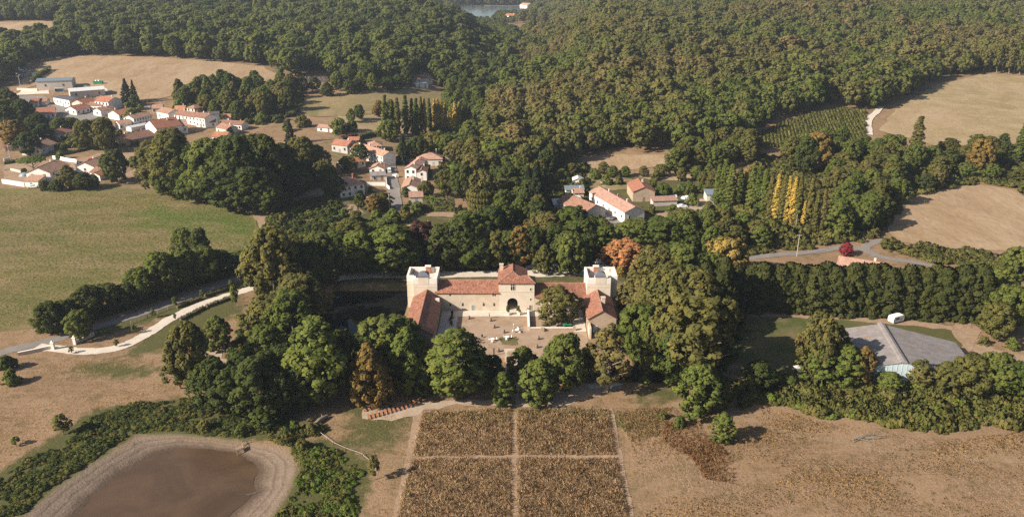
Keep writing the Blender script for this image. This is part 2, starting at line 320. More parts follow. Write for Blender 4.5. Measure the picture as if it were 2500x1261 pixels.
def fibre():
    m, nt = new_mat('fibre_cement'); b = nt.nodes['Principled BSDF']; b.inputs['Roughness'].default_value = .9
    tc = nt.nodes.new('ShaderNodeTexCoord'); n = noise(nt, .5, 6, .7, tc.outputs['Object'], .5)
    mp = nt.nodes.new('ShaderNodeMapping'); mp.inputs['Scale'].default_value = (.15, 1.5, 1); nt.links.new(tc.outputs['Object'], mp.inputs[0]); n2 = noise(nt, 1.2, 5, .7, mp.outputs[0])
    c = mixc(nt, .5, ramp(nt, n.outputs[0], [(.3, (.19, .165, .155)), (.7, (.30, .27, .255))]).outputs[0], ramp(nt, n2.outputs[0], [(.35, (.6, .6, .6)), (.65, (1.2, 1.2, 1.2))]).outputs[0], 'MULTIPLY')
    nt.links.new(c, b.inputs['Base Color'])
    wv = nt.nodes.new('ShaderNodeTexWave'); wv.inputs['Scale'].default_value = 1.6; wv.bands_direction = 'Y'; nt.links.new(tc.outputs['Object'], wv.inputs[0]); bump(nt, wv.outputs[0], .5, .05, b)
    return m
M['fibre'] = fibre()

# ------------------------------------------------------------------ builders
def tag(o, label=None, cat=None, group=None, kind=None):
    if label: o['label'] = label
    if cat: o['category'] = cat
    if group: o['group'] = group
    if kind: o['kind'] = kind
    return o
def empty(name, loc=(0, 0, 0), rz=0.0, scale=None):
    o = bpy.data.objects.new(name, None); col.objects.link(o); o.location = loc; o.rotation_euler = (0, 0, rz)
    o.empty_display_size = .3
    if scale: o.scale = scale
    return o
def thing(name, label, cat, loc, rz=0.0, group=None, scale=None): return tag(empty(name, loc, rz, scale), label, cat, group)
def link(name, me, parent=None):
    o = bpy.data.objects.new(name, me); col.objects.link(o)
    if parent is not None: o.parent = parent
    return o
class MB:
    """collects faces, builds one mesh object"""
    def __init__(s): s.v, s.f, s.m, s.uv = [], [], [], {}
    def face(s, pts, mi=0, uv=None):
        k = len(s.v); s.v += [tuple(p) for p in pts]; s.f.append(tuple(range(k, k+len(pts)))); s.m.append(mi)
        if uv: s.uv[len(s.f)-1] = uv
        return s
    def box(s, x0, x1, y0, y1, z0, z1, mi=0, mat=None):
        P = [Vector(p) for p in ((x0, y0, z0), (x1, y0, z0), (x1, y1, z0), (x0, y1, z0), (x0, y0, z1), (x1, y0, z1), (x1, y1, z1), (x0, y1, z1))]
        if mat is not None: P = [mat @ p for p in P]
        k = len(s.v); s.v += [tuple(p) for p in P]
        for f in ((0, 3, 2, 1), (4, 5, 6, 7), (0, 1, 5, 4), (1, 2, 6, 5), (2, 3, 7, 6), (3, 0, 4, 7)): s.f.append(tuple(k+i for i in f)); s.m.append(mi)
        return s
    def tube(s, pts, rads, n=6, mi=0, cap=True):
        rings = []
        for i, (p, r) in enumerate(zip(pts, rads)):
            p = Vector(p); d = (Vector(pts[min(i+1, len(pts)-1)])-Vector(pts[max(i-1, 0)])).normalized()
            a = d.orthogonal().normalized() if abs(d.z) < .99 else Vector((1, 0, 0)); b = d.cross(a)
            k = len(s.v); s.v += [tuple(p+(a*math.cos(t)+b*math.sin(t))*r) for t in [2*math.pi*j/n for j in range(n)]]; rings.append(k)
        for a, b in zip(rings, rings[1:]):
            for j in range(n): s.f.append((a+j, a+(j+1) % n, b+(j+1) % n, b+j)); s.m.append(mi)
        if cap:
            s.f.append(tuple(rings[0]+j for j in range(n))[::-1]); s.m.append(mi); s.f.append(tuple(rings[-1]+j for j in range(n))); s.m.append(mi)
        return s
    def prism(s, prof, y0, y1, mi=0, mat=None):      # profile in x,z pushed along y
        P0 = [Vector((x, y0, z)) for x, z in prof]; P1 = [Vector((x, y1, z)) for x, z in prof]
        if mat is not None: P0 = [mat @ p for p in P0]; P1 = [mat @ p for p in P1]
        n = len(prof); k = len(s.v); s.v += [tuple(p) for p in P0+P1]
        s.f.append(tuple(k+i for i in range(n))); s.f.append(tuple(k+n+i for i in range(n))[::-1]); s.m += [mi, mi]
        for i in range(n): j = (i+1) % n; s.f.append((k+j, k+i, k+n+i, k+n+j)); s.m.append(mi)
        return s
    def mesh(s, name, mats, smooth=False):
        me = bpy.data.meshes.new(name); me.from_pydata(s.v, [], s.f)
        for m in (mats if isinstance(mats, (list, tuple)) else [mats]): me.materials.append(m)
        me.polygons.foreach_set('material_index', s.m)
        if s.uv:
            ul = me.uv_layers.new(name='UVMap')
            for fi, uv in s.uv.items():
                for li, c in zip(me.polygons[fi].loop_indices, uv): ul.data[li].uv = c
        bm = bmesh.new(); bm.from_mesh(me); bmesh.ops.recalc_face_normals(bm, faces=bm.faces); bm.to_mesh(me); bm.free()
        if smooth: me.polygons.foreach_set('use_smooth', [True]*len(me.polygons))
        me.update(); return me
    def build(s, name, mats, parent=None, smooth=False): return link(name, s.mesh(name, mats, smooth), parent)
def copy_tree(o, parent=None):
    c = o.copy(); col.objects.link(c)
    if parent is not None: c.parent = parent
    for ch in o.children: copy_tree(ch, c)
    return c
def slope(mb, a, b, c, d, th=.14, mi=0):
    """a roof plane a-b along the eave, c-d along the ridge, with thickness and tile coordinates"""
    a, b, c, d = map(Vector, (a, b, c, d)); n = (b-a).cross(d-a)
    if n.z < 0: n = -n
    n = n.normalized()*th; u = (b-a).normalized(); w = n.cross(u).normalized()
    def uv(p): q = p-a; return (q.dot(u), q.dot(w))
    top = [a+n, b+n, c+n, d+n] if (c-d).length > .01 else [a+n, b+n, c+n]
    bot = [p-n for p in top]
    mb.face(top, mi, [uv(p) for p in top]); mb.face(bot[::-1], mi, [uv(p) for p in bot[::-1]])
    for i in range(len(top)):
        j = (i+1) % len(top); q = [top[i], bot[i], bot[j], top[j]]; mb.face(q, mi, [uv(p) for p in q])
def sheet(name, poly, mat, dz=.05, res=6.0, jit=.6, kind='structure', label=None, flat=None):
    """ground sheet over a polygon (place coordinates), following the terrain"""
    P = np.array(poly); out = []
    r = random.Random(len(poly)*7+int(abs(P[0][0])))
    for a, b in zip(P, np.roll(P, -1, 0)):
        n = max(1, int(np.hypot(*(b-a))/(res*.5)))
        for k in range(n):
            t = k/n; q = a+(b-a)*t
            out.append((q[0]+r.uniform(-jit, jit), q[1]+r.uniform(-jit, jit)))
    O = np.array(out); mn, mx = O.min(0), O.max(0)
    gx, gy = np.meshgrid(np.arange(mn[0], mx[0], res), np.arange(mn[1], mx[1], res)); G = np.stack([gx.ravel()+.01, gy.ravel()+.013], 1)
    if len(G): G = G[inside(G, O)]; 
    if len(G): G = G[seg_dist(G, O) > res*.35]
    V = [Vector(p) for p in out]+[Vector(p) for p in G]; n = len(out)
    res_ = geometry.delaunay_2d_cdt(V, [(i, (i+1) % n) for i in range(n)], [list(range(n))], 1, 1e-5)
    vv = np.array([tuple(p) for p in res_[0]]); z = ground_np(vv[:, 0], vv[:, 1])+dz if flat is None else np.full(len(vv), flat)
    me = bpy.data.meshes.new(name); me.from_pydata([(x, y, q) for (x, y), q in zip(vv, z)], [], [f for f in res_[2]]); me.materials.append(mat)
    bm = bmesh.new(); bm.from_mesh(me)
    for f in bm.faces:
        if f.normal.z < 0: f.normal_flip()
        f.smooth = True
    bm.to_mesh(me); bm.free()
    return tag(link(name, me), label, None, None, kind)
def smooth_line(pts, n=8):
    P = [Vector(p) for p in pts]; P = [P[0]*2-P[1]]+P+[P[-1]*2-P[-2]]; out = []
    for i in range(1, len(P)-2):
        for k in range(n):
            t = k/n; a, b, c, d = P[i-1], P[i], P[i+1], P[i+2]
            out.append(.5*((2*b)+(c-a)*t+(2*a-5*b+4*c-d)*t*t+(-a+3*b-3*c+d)*t**3))
    return out+[P[-2]]
def line_at(pts, n=8): return smooth_line([at(*p).to_2d() for p in pts], n)
def road(name, pts, width, mat, dz=.1, edge=.25):
    L = line_at(pts); r = random.Random(3); V, F = [], []
    for i, p in enumerate(L):
        d = (L[min(i+1, len(L)-1)]-L[max(i-1, 0)]).normalized(); nrm = Vector((-d.y, d.x)); w = width[0]+(width[1]-width[0])*i/(len(L)-1) if isinstance(width, tuple) else width
        for s in (-1, -.33, .33, 1):
            q = p+nrm*(s*w*.5+(r.uniform(-edge, edge) if abs(s) == 1 else 0)); V.append((q.x, q.y, gz(q.x, q.y)+dz))
        if i:
            k = 4*i
            for j in range(3): F.append((k-4+j, k-3+j, k+1+j, k+j))
    me = bpy.data.meshes.new(name); me.from_pydata(V, [], F); me.materials.append(mat)
    bm = bmesh.new(); bm.from_mesh(me)
    for f in bm.faces:
        if f.normal.z < 0: f.normal_flip()
    bm.to_mesh(me); bm.free()
    return tag(link(name, me), None, None, None, 'structure')

# ------------------------------------------------------------------ the land
def grow(a, b, s0, f, smax):
    out, s = [a], s0
    while out[-1] < b: s = min(s*f, smax); out.append(out[-1]+s)
    return out
xs = sorted(set([-v for v in grow(118, 4200, 1.5, 1.09, 160)]+[float(v) for v in range(-117, 62)]+grow(62, 4200, 1.5, 1.09, 160)))
ys = [float(v) for v in range(10, 120, 6)]+[float(v) for v in range(120, 262)]+grow(262, 7000, 1.5, 1.03, 150)
GX, GY = np.meshgrid(np.array(xs), np.array(ys)); gxx, gyy = GX.ravel(), GY.ravel(); gzz = ground_np(gxx, gyy)
nx, ny = len(xs), len(ys)
idx = np.arange(nx*ny).reshape(ny, nx); quads = np.stack([idx[:-1, :-1], idx[:-1, 1:], idx[1:, 1:], idx[1:, :-1]], -1).reshape(-1, 4)
def np_mesh(name, verts, faces, mats, tint=None, normals=None):
    me = bpy.data.meshes.new(name); n, k = len(faces), faces.shape[1]
    me.vertices.add(len(verts)); me.vertices.foreach_set('co', np.asarray(verts, np.float32).ravel())
    me.loops.add(n*k); me.loops.foreach_set('vertex_index', faces.astype(np.int32).ravel())
    me.polygons.add(n); me.polygons.foreach_set('loop_start', np.arange(0, n*k, k, dtype=np.int32))
    me.update(calc_edges=True)
    for m in (mats if isinstance(mats, (list, tuple)) else [mats]): me.materials.append(m)
    if tint is not None:
        a = me.attributes.new('tint', 'FLOAT', 'POINT'); a.data.foreach_set('value', np.asarray(tint, np.float32))
    if normals is not None:
        a = me.attributes.new('nrm', 'FLOAT_VECTOR', 'POINT'); a.data.foreach_set('vector', np.asarray(normals, np.float32).ravel())
    return me
gme = np_mesh('ground', np.stack([gxx, gyy, gzz], 1), quads, M['ground']); gme.polygons.foreach_set('use_smooth', np.ones(len(quads), bool))
gp = np.stack([gxx, gyy], 1)
near = (gyy < 700) & (np.abs(gxx) < 500)
def soft_in(poly, w):
    r = np.zeros(len(gp)); d = seg_dist(gp[near], poly); i = inside(gp[near], poly); r[near] = np.clip(.5+np.where(i, d, -d)/w, 0, 1); return r
mud = soft_in(MUD, 2.0); wet = soft_in(WAT, 7.0)
GREEN = [([(230, 1000), (330, 985), (560, 960), (700, 1010), (760, 1030), (640, 1075), (330, 1060), (60, 1261), (-60, 1261), (-60, 1190)], 4), ([(720, 1080), (800, 1075), (900, 1120), (900, 1200), (860, 1261), (660, 1261), (722, 1150)], 4),
         ([(1580, 950), (1660, 940), (1670, 972), (1560, 978)], 9), ([(1300, 1000), (1490, 1000), (1530, 1040), (1300, 1050)], 6), ([(400, 900), (480, 890), (300, 920), (180, 905), (240, 880)], 7),
         ([(430, 760), (580, 720), (590, 760), (480, 810), (380, 860), (300, 870)], 5), ([(1800, 850), (2100, 760), (2330, 800), (2420, 870), (2440, 930), (1820, 930)], 8), ([(860, 1000), (1000, 990), (960, 1080), (860, 1100)], 8),
         ([(200, 830), (320, 800), (640, 690), (650, 670), (420, 730), (230, 800)], 3), ([(1340, 440), (1700, 430), (1760, 520), (1640, 590), (1350, 500)], 14), ([(600, 500), (830, 480), (1000, 520), (1500, 570), (1700, 600), (1600, 690), (700, 690), (620, 640)], 12)]
green = np.zeros(len(gp))
for poly, w in GREEN: green = np.maximum(green, soft_in(poly_at(poly), w))
shore = np.zeros(len(gp)); dm_, dw_ = seg_dist(gp[near], MUD), seg_dist(gp[near], WAT); shore[near] = np.where(inside(gp[near], MUD), dm_/(dm_+np.where(inside(gp[near], WAT), 0, dw_)+1e-6), 0)
for nm, arr in (('mud', mud), ('wet', wet*mud), ('green', green), ('shore', shore)):
    a = gme.attributes.new(nm, 'FLOAT', 'POINT'); a.data.foreach_set('value', arr.astype(np.float32))
tag(link('ground', gme), kind='structure')
sheet('pond_water', WAT, M['pond'], res=5, jit=.5, flat=-1.22)
def ring(o, i, z):
    mb = MB(); x0, x1, y0, y1 = o; a0, a1, b0, b1 = i
    for r in ((x0, x1, y0, b0), (x0, x1, b1, y1), (x0, a0, b0, b1), (a1, x1, b0, b1)): mb.face([(r[0], r[2], z), (r[1], r[2], z), (r[1], r[3], z), (r[0], r[3], z)])
    return mb
tag(ring((MO[0]+.3, MO[1]-.3, MO[2]+.3, MO[3]-.3), (MI[0]-.3, MI[1]+.3, MI[2]-.3, MI[3]+.3), -2.0).build('moat_water', M['moat']), kind='structure')
lk = [(1150, 42), (1165, 46), (1185, 46), (1200, 48), (1204, 40), (1210, 30), (1300, 27), (1330, 18), (1120, 18), (1110, 24), (1135, 30)]
sheet('lake_water', poly_at(lk, 1.0), M['lake'], res=40, jit=2, flat=3.2)
S = lambda name, pts, mat, **k: sheet(name, poly_at(pts), M[mat], **k)
S('meadow', [(-60, 458), (120, 462), (330, 462), (480, 474), (560, 500), (622, 522), (640, 600), (640, 640), (520, 645), (360, 705), (200, 745), (90, 800), (-60, 815)], 'meadow', dz=.06, res=4)
md = bpy.data.objects['meadow'].data; mv = np.empty(len(md.vertices)*3); md.vertices.foreach_get('co', mv); mv = mv.reshape(-1, 3)[:, :2]; LP = poly_at([(330, 520), (400, 500), (480, 490), (560, 512), (615, 545), (620, 600), (560, 580), (480, 560), (400, 555), (340, 545)]); ld = seg_dist(mv, LP)*np.where(inside(mv, LP), 1, -1)
la = md.attributes.new('lush', 'FLOAT', 'POINT'); la.data.foreach_set('value', np.clip(.45+ld/22, 0, 1).astype(np.float32))
S('stubble_field', [(40, 225), (60, 190), (110, 150), (190, 137), (350, 139), (480, 147), (640, 163), (690, 187), (640, 212), (430, 232), (330, 252), (262, 248), (200, 225), (120, 200)], 'stubble', dz=.25, res=16, jit=1.5)
S('stubble_field', [(-120, 57), (160, 52), (130, 106), (-120, 112)], 'stubble', dz=.3, res=20, jit=2)
S('pasture', [(715, 265), (735, 238), (800, 232), (900, 220), (1010, 207), (1085, 222), (1110, 245), (1000, 268), (880, 285), (760, 285)], 'pasture', dz=.25, res=12, jit=1.2)
S('pasture', [(800, 305), (830, 280), (930, 268), (1000, 285), (1000, 330), (850, 328)], 'stubble_rough', dz=.22, res=10, jit=1)
S('stubble_field', [(1405, 405), (1425, 384), (1480, 378), (1640, 378), (1645, 402), (1560, 414), (1440, 420)], 'stubble', dz=.2, res=9, jit=.8)
S('stubble_field', [(1560, 432), (1600, 425), (1700, 425), (1690, 440), (1600, 442)], 'stubble', dz=.2, res=8, jit=.8)
S('stubble_field', [(2150, 320), (2165, 290), (2200, 255), (2290, 208), (2400, 180), (2580, 192), (2580, 350), (2470, 360), (2280, 355)], 'stubble_rough', dz=.25, res=12, jit=1.2)
S('maize_ground', [(1835, 345), (1850, 325), (1960, 283), (2060, 266), (2115, 272), (2118, 345), (2110, 362), (1850, 365)], 'bed', dz=.2, res=10, jit=.6)
S('stubble_field', [(2170, 560), (2195, 505), (2290, 458), (2390, 450), (2580, 482), (2580, 630), (2450, 612), (2300, 605), (2190, 590)], 'stubble', dz=.15, res=9, jit=.8)
S('stubble_field', [(2000, 490), (2010, 470), (2060, 478), (2070, 500)], 'stubble', dz=.15, res=7)
S('stubble_field', [(1960, 415), (1990, 395), (2160, 415), (2150, 425)], 'stubble', dz=.15, res=7)
S('stubble_field', [(495, 478), (610, 520), (640, 560), (660, 500), (560, 482)], 'path', dz=.12, res=6)
S('dry_garden', [(690, 470), (700, 448), (800, 440), (800, 480)], 'path', dz=.12, res=6)
S('lawn', [(1790, 850), (1800, 780), (1870, 768), (2000, 772), (2120, 776), (2150, 795), (2040, 800), (1960, 850), (1930, 910), (1830, 915)], 'lawn', dz=.05, res=4)
S('earth_strip', [(1850, 762), (2120, 768), (2200, 778), (2330, 796), (2330, 806), (2180, 790), (2000, 778), (1860, 772)], 'path', dz=.09, res=4)
S('earth_patch', [(2330, 790), (2370, 790), (2380, 820), (2430, 850), (2560, 885), (2560, 905), (2440, 890), (2360, 850), (2320, 812)], 'path', dz=.05, res=4)
S('earth_patch', [(900, 968), (1000, 985), (1120, 975), (1250, 978), (1330, 970), (1420, 930), (1500, 925), (1520, 945), (1430, 975), (1350, 995), (1250, 990), (1120, 988), (1040, 1002), (960, 1030), (880, 1020)], 'sand', dz=.06, res=3)
S('gravel_bank', [(1430, 930), (1470, 922), (1530, 915), (1550, 922), (1500, 945), (1440, 948)], 'gravel', dz=.10, res=3)
S('sandy_clearing', [(490, 905), (500, 862), (545, 826), (560, 835), (540, 870), (560, 880), (520, 915), (470, 935), (425, 940), (440, 925)], 'sand', dz=.06, res=2.5)
S('yard', [(40, 235), (105, 235), (150, 258), (250, 245), (300, 262), (300, 275), (190, 300), (100, 285), (60, 262)], 'asphalt', dz=.22, res=12)
S('yard', [(60, 218), (120, 214), (120, 230), (40, 232)], 'gravel', dz=.26, res=10)
S('yard', [(180, 225), (262, 216), (265, 226), (180, 238)], 'gravel', dz=.26, res=10)
S('garden', [(640, 530), (800, 480), (850, 490), (900, 520), (830, 545), (700, 560)], 'lawn', dz=.1, res=5)
S('vegetable_garden', [(800, 535), (822, 500), (880, 500), (885, 520), (850, 545)], 'path', dz=.14, res=3)
for k in range(4): S('vegetable_row', [(812+k*18, 534), (830+k*14, 503), (836+k*14, 503), (820+k*18, 534)], 'lawn', dz=.2, res=3, jit=.2)
S('dry_garden', [(1040, 528), (1050, 514), (1110, 516), (1108, 530)], 'path', dz=.12, res=4)
S('yard', [(1640, 500), (1700, 485), (1740, 490), (1745, 505), (1700, 520)], 'sand', dz=.12, res=5)
S('dry_garden', [(1600, 520), (1650, 515), (1690, 545), (1660, 560)], 'path', dz=.12, res=5)
S('dry_garden', [(1350, 440), (1420, 430), (1560, 440), (1560, 460), (1420, 470)], 'pasture', dz=.12, res=6)
S('dry_garden', [(160, 400), (240, 375), (330, 372), (340, 400), (230, 430), (110, 415)], 'path', dz=.16, res=7)
S('dry_garden', [(10, 400), (150, 392), (150, 440), (10, 445)], 'path', dz=.16, res=7)
S('earth_patch', [(300, 430), (330, 410), (365, 420), (360, 440)], 'path', dz=.16, res=6)
# roads and drives
road('lane', [(-60, 880), (30, 853), (120, 832), (200, 808), (300, 778), (400, 745), (520, 702), (640, 660), (720, 640)], 4.2, M['asphalt'], .07)
road('gravel_drive', [(90, 846), (150, 852), (210, 858), (290, 848), (350, 820), (410, 782), (470, 752), (540, 726), (600, 708), (650, 690), (690, 672)], 4.0, M['gravel'], .10)
road('gravel_drive', [(640, 705), (660, 680), (700, 672), (790, 680), (900, 672), (1000, 672), (1120, 670), (1250, 668), (1420, 665), (1520, 668)], 5.5, M['gravel'], .12)
S('parking_gravel', [(1300, 658), (1340, 650), (1520, 640), (1560, 660), (1520, 672), (1300, 676)], 'gravel', dz=.16, res=4)
road('lane', [(1760, 648), (1820, 632), (1900, 622), (1990, 615), (2060, 604), (2110, 610), (2150, 628), (2230, 640), (2310, 657), (2400, 690)], 3.6, M['asphalt'], .12)
road('lane', [(2150, 628), (2115, 612), (2120, 598), (2160, 585)], 3.5, M['asphalt'], .13)
road('track', [(2122, 330), (2120, 300), (2128, 285), (2140, 275), (2150, 262)], 4, M['gravel'], .35)
road('street', [(955, 405), (958, 430), (963, 460), (966, 490), (972, 530)], 5, M['asphalt'], .22)
road('street', [(1490, 475), (1478, 500), (1490, 530), (1520, 560)], 4.5, M['asphalt'], .22)
road('track', [(2390, 798), (2375, 820), (2360, 850), (2340, 870)], 2.6, M['path'], .12)
road('sandy_path', [(1245, 890), (1250, 920), (1253, 950), (1254, 985)], 3.0, M['sand'], .14)
# parterre: four beds of tall grass with mown paths between them
def bil(a, b, c, d, s, t): return a.lerp(b, s).lerp(d.lerp(c, s), t)
BEDS = [[(1032, 1008), (1249, 1000), (1247, 1110), (1006, 1113)], [(1261, 1000), (1485, 1000), (1503, 1110), (1263, 1110)],
        [(1003, 1122), (1247, 1119), (1246, 1275), (966, 1275)], [(1263, 1119), (1507, 1119), (1540, 1275), (1263, 1275)]]
S('mown_path', [(1012, 1003), (1495, 994), (1518, 1110), (1556, 1290), (950, 1290), (992, 1112)], 'path', dz=.05, res=3, jit=.22)
road('worn_track', [(1640, 985), (1760, 1010), (1850, 1035), (1950, 1062), (2080, 1082), (2250, 1110), (2520, 1120)], 2.6, M['dry'], .04, .7)
for b in BEDS: sheet('planted_bed', poly_at(b), M['bed'], dz=.09, res=3, jit=.25)

# ------------------------------------------------------------------ foliage
def unit(v): return v/np.maximum(np.linalg.norm(v, axis=-1, keepdims=True), 1e-9)
def leaf_quads(P, N, size, rs, aspect=1.35):
    n = len(P); ref = unit(rs.normal(size=(n, 3))); a = unit(np.cross(N, ref)); b = np.cross(N, a)
    s = (size*rs.uniform(.6, 1.35, n))[:, None]*.5
    V = np.stack([P-a*s*aspect-b*s, P+a*s*aspect-b*s*.7, P+a*s*aspect*.8+b*s, P-a*s*aspect*.7+b*s*.9], 1).reshape(-1, 3)
    return V, np.arange(4*n).reshape(n, 4)
def crown(name, clumps, n_per, leaf, mat, seed, keep=.5, flat=0.0, aspect=1.35):
    """clumps: rows of centre xyz, radius, outward direction xyz, tint. leaf faces spread over the outer side of every clump"""
    rs = np.random.RandomState(seed); C = np.asarray(clumps, float); n = len(C)
    c = np.repeat(C, n_per, 0); m = len(c)
    d = unit(rs.normal(size=(m, 3))+c[:, 4:7]*.75)
    if flat: d[:, 2] *= (1-flat)
    rad = c[:, 3:4]*(rs.uniform(0, 1, (m, 1))**.33)
    P = c[:, :3]+d*rad
    N = unit(d*.9+c[:, 4:7]*.35+rs.normal(size=(m, 3))*.55+np.array([0, 0, .25]))
    V, F = leaf_quads(P, N, leaf, rs, aspect)
    sm = unit(unit(d)*1.0+c[:, 4:7]*.35+N*.55)
    t = np.clip(c[:, 7]+rs.normal(size=m)*.10, 0, 1)
    return np_mesh(name, V, F, mat, np.repeat(t, 4), np.repeat(sm, 4, 0))
def lobes(seed, n, H, base, Rr, prof, rmin, rmax, shell=.72, wob=.25):
    rs = np.random.RandomState(seed); out = []
    ph = rs.uniform(0, 6.28, 6)
    for i in range(n):
        t = (i+.5)/n; t = base/H+(1-base/H)*(t**.85)
        a = i*2.39996+rs.uniform(-.5, .5)
        q = (t*H-base)/(H-base)
        w = 1+wob*math.sin(2*a+ph[0]+3*q)*.6+wob*math.sin(3*a+ph[1]-4*q)*.5
        r = Rr*prof(q)*w*(shell+(1-shell)*rs.uniform(0, 1))*(1 if rs.uniform() > .22 else rs.uniform(.3, .7))
        cr = rs.uniform(rmin, rmax)*(.75+.35*prof(q))
        z = t*H-cr*.35+rs.uniform(-.4, .4)*cr
        x, y = r*math.cos(a), r*math.sin(a); x -= cr*.4*math.cos(a); y -= cr*.4*math.sin(a)
        dv = unit(np.array([x, y, (q-.35)*Rr*1.3+.3]))
        out.append([x, y, min(z, H-cr*.8), cr, *dv, rs.uniform(.15, .9)])
    return out
def trunk(name, H, r, mat, seed, limbs=5, bare=.25, spread=.25):
    rd = random.Random(seed); mb = MB(); top = H*.72
    pts = [(0, 0, -.5), (0, 0, 0), (rd.uniform(-.2, .2), rd.uniform(-.2, .2), H*bare), (rd.uniform(-.5, .5), rd.uniform(-.5, .5), top)]
    mb.tube(pts, [r*1.35, r*1.15, r*.8, r*.2], 6)
    for k in range(limbs):
        a = k*2.4+rd.uniform(-.4, .4); z = H*(bare+.08*k*(.5 if limbs > 6 else 1)); l = H*spread*rd.uniform(.7, 1.2)
        mb.tube([(0, 0, z), (l*.5*math.cos(a), l*.5*math.sin(a), z+l*.45), (l*math.cos(a), l*math.sin(a), z+l*.8)], [r*.5, r*.32, r*.12], 5)
    return mb.mesh(name, mat)
oak_p = lambda q: math.sin(math.pi*min(1, max(0, .12+.80*q)))**.75
ash_p = lambda q: (math.sin(math.pi*min(1, max(0, .10+.84*q**.9))))**.8
lime_p = lambda q: (1-(abs(q-.38)/.64)**2.2) if abs(q-.38) < .62 else .12
pop_p = lambda q: (min(1, .45+q*2.6))*(1-q**3)**.8
con_p = lambda q: max(.06, (1-q)**.85)
bush_p = lambda q: math.sqrt(max(.03, 1-q*q))
PROTO = {}
def proto(kind, H, Rr, crowns, trunks):
    hs, rs_ = [], []
    for m in crowns:
        v = np.empty(len(m.vertices)*3, np.float32); m.vertices.foreach_get('co', v); v = v.reshape(-1, 3); hs.append(np.percentile(v[:, 2], 99.7)); rs_.append(np.percentile(np.hypot(v[:, 0], v[:, 1]), 97))
    PROTO[kind] = dict(H=float(np.mean(hs)), R=float(np.mean(rs_)), c=crowns, t=trunks)
G = M['leaf_green']
proto('oak', 15, 6.2, [crown('crown', lobes(10+k, 150, 15, 2.4, 6.0, oak_p, .75, 1.4), 46, .44, G, k) for k in range(4)], [trunk('trunk', 15, .38, M['bark'], k) for k in range(2)])
proto('ash', 17, 4.9, [crown('crown', lobes(20+k, 150, 17, 2.2, 4.7, ash_p, .65, 1.15), 44, .40, G, 30+k) for k in range(4)], [trunk('trunk', 17, .34, M['bark'], 5+k) for k in range(2)])
proto('lime', 14, 4.7, [crown('crown', lobes(40+k, 150, 14, .9, 4.5, lime_p, .6, 1.05), 42, .38, G, 40+k) for k in range(3)], [trunk('trunk', 14, .32, M['bark'], 9)])
proto('thin', 15, 4.6, [crown('crown', lobes(60+k, 64, 15, 3.0, 4.6, oak_p, .6, 1.15, .5, .4), 46, .42, G, 60+k) for k in range(2)], [trunk('trunk', 15, .30, M['palebark'], 12+k, 9, .2, .3) for k in range(2)])
proto('poplar', 20, 1.9, [crown('crown', lobes(70+k, 80, 20, 1.0, 1.55, pop_p, .5, .85, .7, .15), 34, .42, G, 70+k) for k in range(3)], [trunk('trunk', 20, .25, M['palebark'], 15, 2, .1, .05)])
def conifer_clumps(seed, H, Rr, droop=.25, levels=22, per=9, r0=.55):
    rs = np.random.RandomState(seed); out = []
    for l in range(levels):
        q = (l+.4)/levels; z = H*(.05+.95*q); rr = Rr*con_p(q)
        for j in range(max(2, int(per*(1-q)+2))):
            a = j*6.283/max(2, int(per*(1-q)+2))+l*1.1+rs.uniform(-.3, .3); r = rr*rs.uniform(.45, 1.0)
            out.append([r*math.cos(a), r*math.sin(a), z-droop*r+rs.uniform(-.2, .2), r0*rs.uniform(.7, 1.3)*(1.1-.6*q), math.cos(a)*.8, math.sin(a)*.8, .45, rs.uniform(.2, .8)])
    return out
proto('fir', 15, 3.4, [crown('crown', conifer_clumps(80+k, 15, 3.3), 26, .42, M['conifer_dark'], 80+k, flat=.5, aspect=1.8) for k in range(2)], [trunk('trunk', 15, .28, M['bark'], 20, 0)])
def cyp_clumps(seed, H, Rr):
    rs = np.random.RandomState(seed); out = []
    for i in range(150):
        q = ((i+.5)/150)**.9; a = i*2.39996+rs.uniform(-.4, .4); rr = Rr*(.98 if q < .55 else 1-((q-.55)/.46)**1.6*.85)*rs.uniform(.62, 1.08)
        out.append([rr*math.cos(a), rr*math.sin(a), q*H*.97+.25, rs.uniform(.5, .85), math.cos(a), math.sin(a), .55, rs.uniform(.15, .9)])
    return out
proto('cypress', 11, 3.0, [crown('crown', cyp_clumps(90+k, 11, 2.7), 40, .40, M['conifer'], 90+k, flat=.72, aspect=2.6) for k in range(3)], [trunk('trunk', 11, .3, M['bark'], 22, 0)])
proto('bush', 3, 2.2, [crown('crown', lobes(100+k, 34, 3, .05, 2.0, bush_p, .45, .75, .7, .3), 34, .30, G, 100+k) for k in range(4)], [trunk('stem', 2.4, .07, M['bark'], 25, 3, .1, .3)])
proto('young', 4.2, 1.2, [crown('crown', lobes(110+k, 22, 4.2, 1.3, 1.1, oak_p, .32, .5), 30, .22, G, 110+k) for k in range(2)], [trunk('trunk', 4.2, .06, M['palebark'], 26, 2, .35, .15)])
proto('umbrella', 9, 5.5, [crown('crown', [[*(np.array([math.cos(a)*r, math.sin(a)*r])), 7.6+.8*(1-(r/5)**2), .95, math.cos(a)*.3, math.sin(a)*.3, .9, rng.uniform(.2, .8)] for a, r in [(k*2.4, 4.7*math.sqrt((k+.5)/52)) for k in range(52)]], 46, .36, M['leaf_light'], 120, flat=.35)], [trunk('trunk', 9.5, .35, M['bark'], 28, 6, .3, .36)])
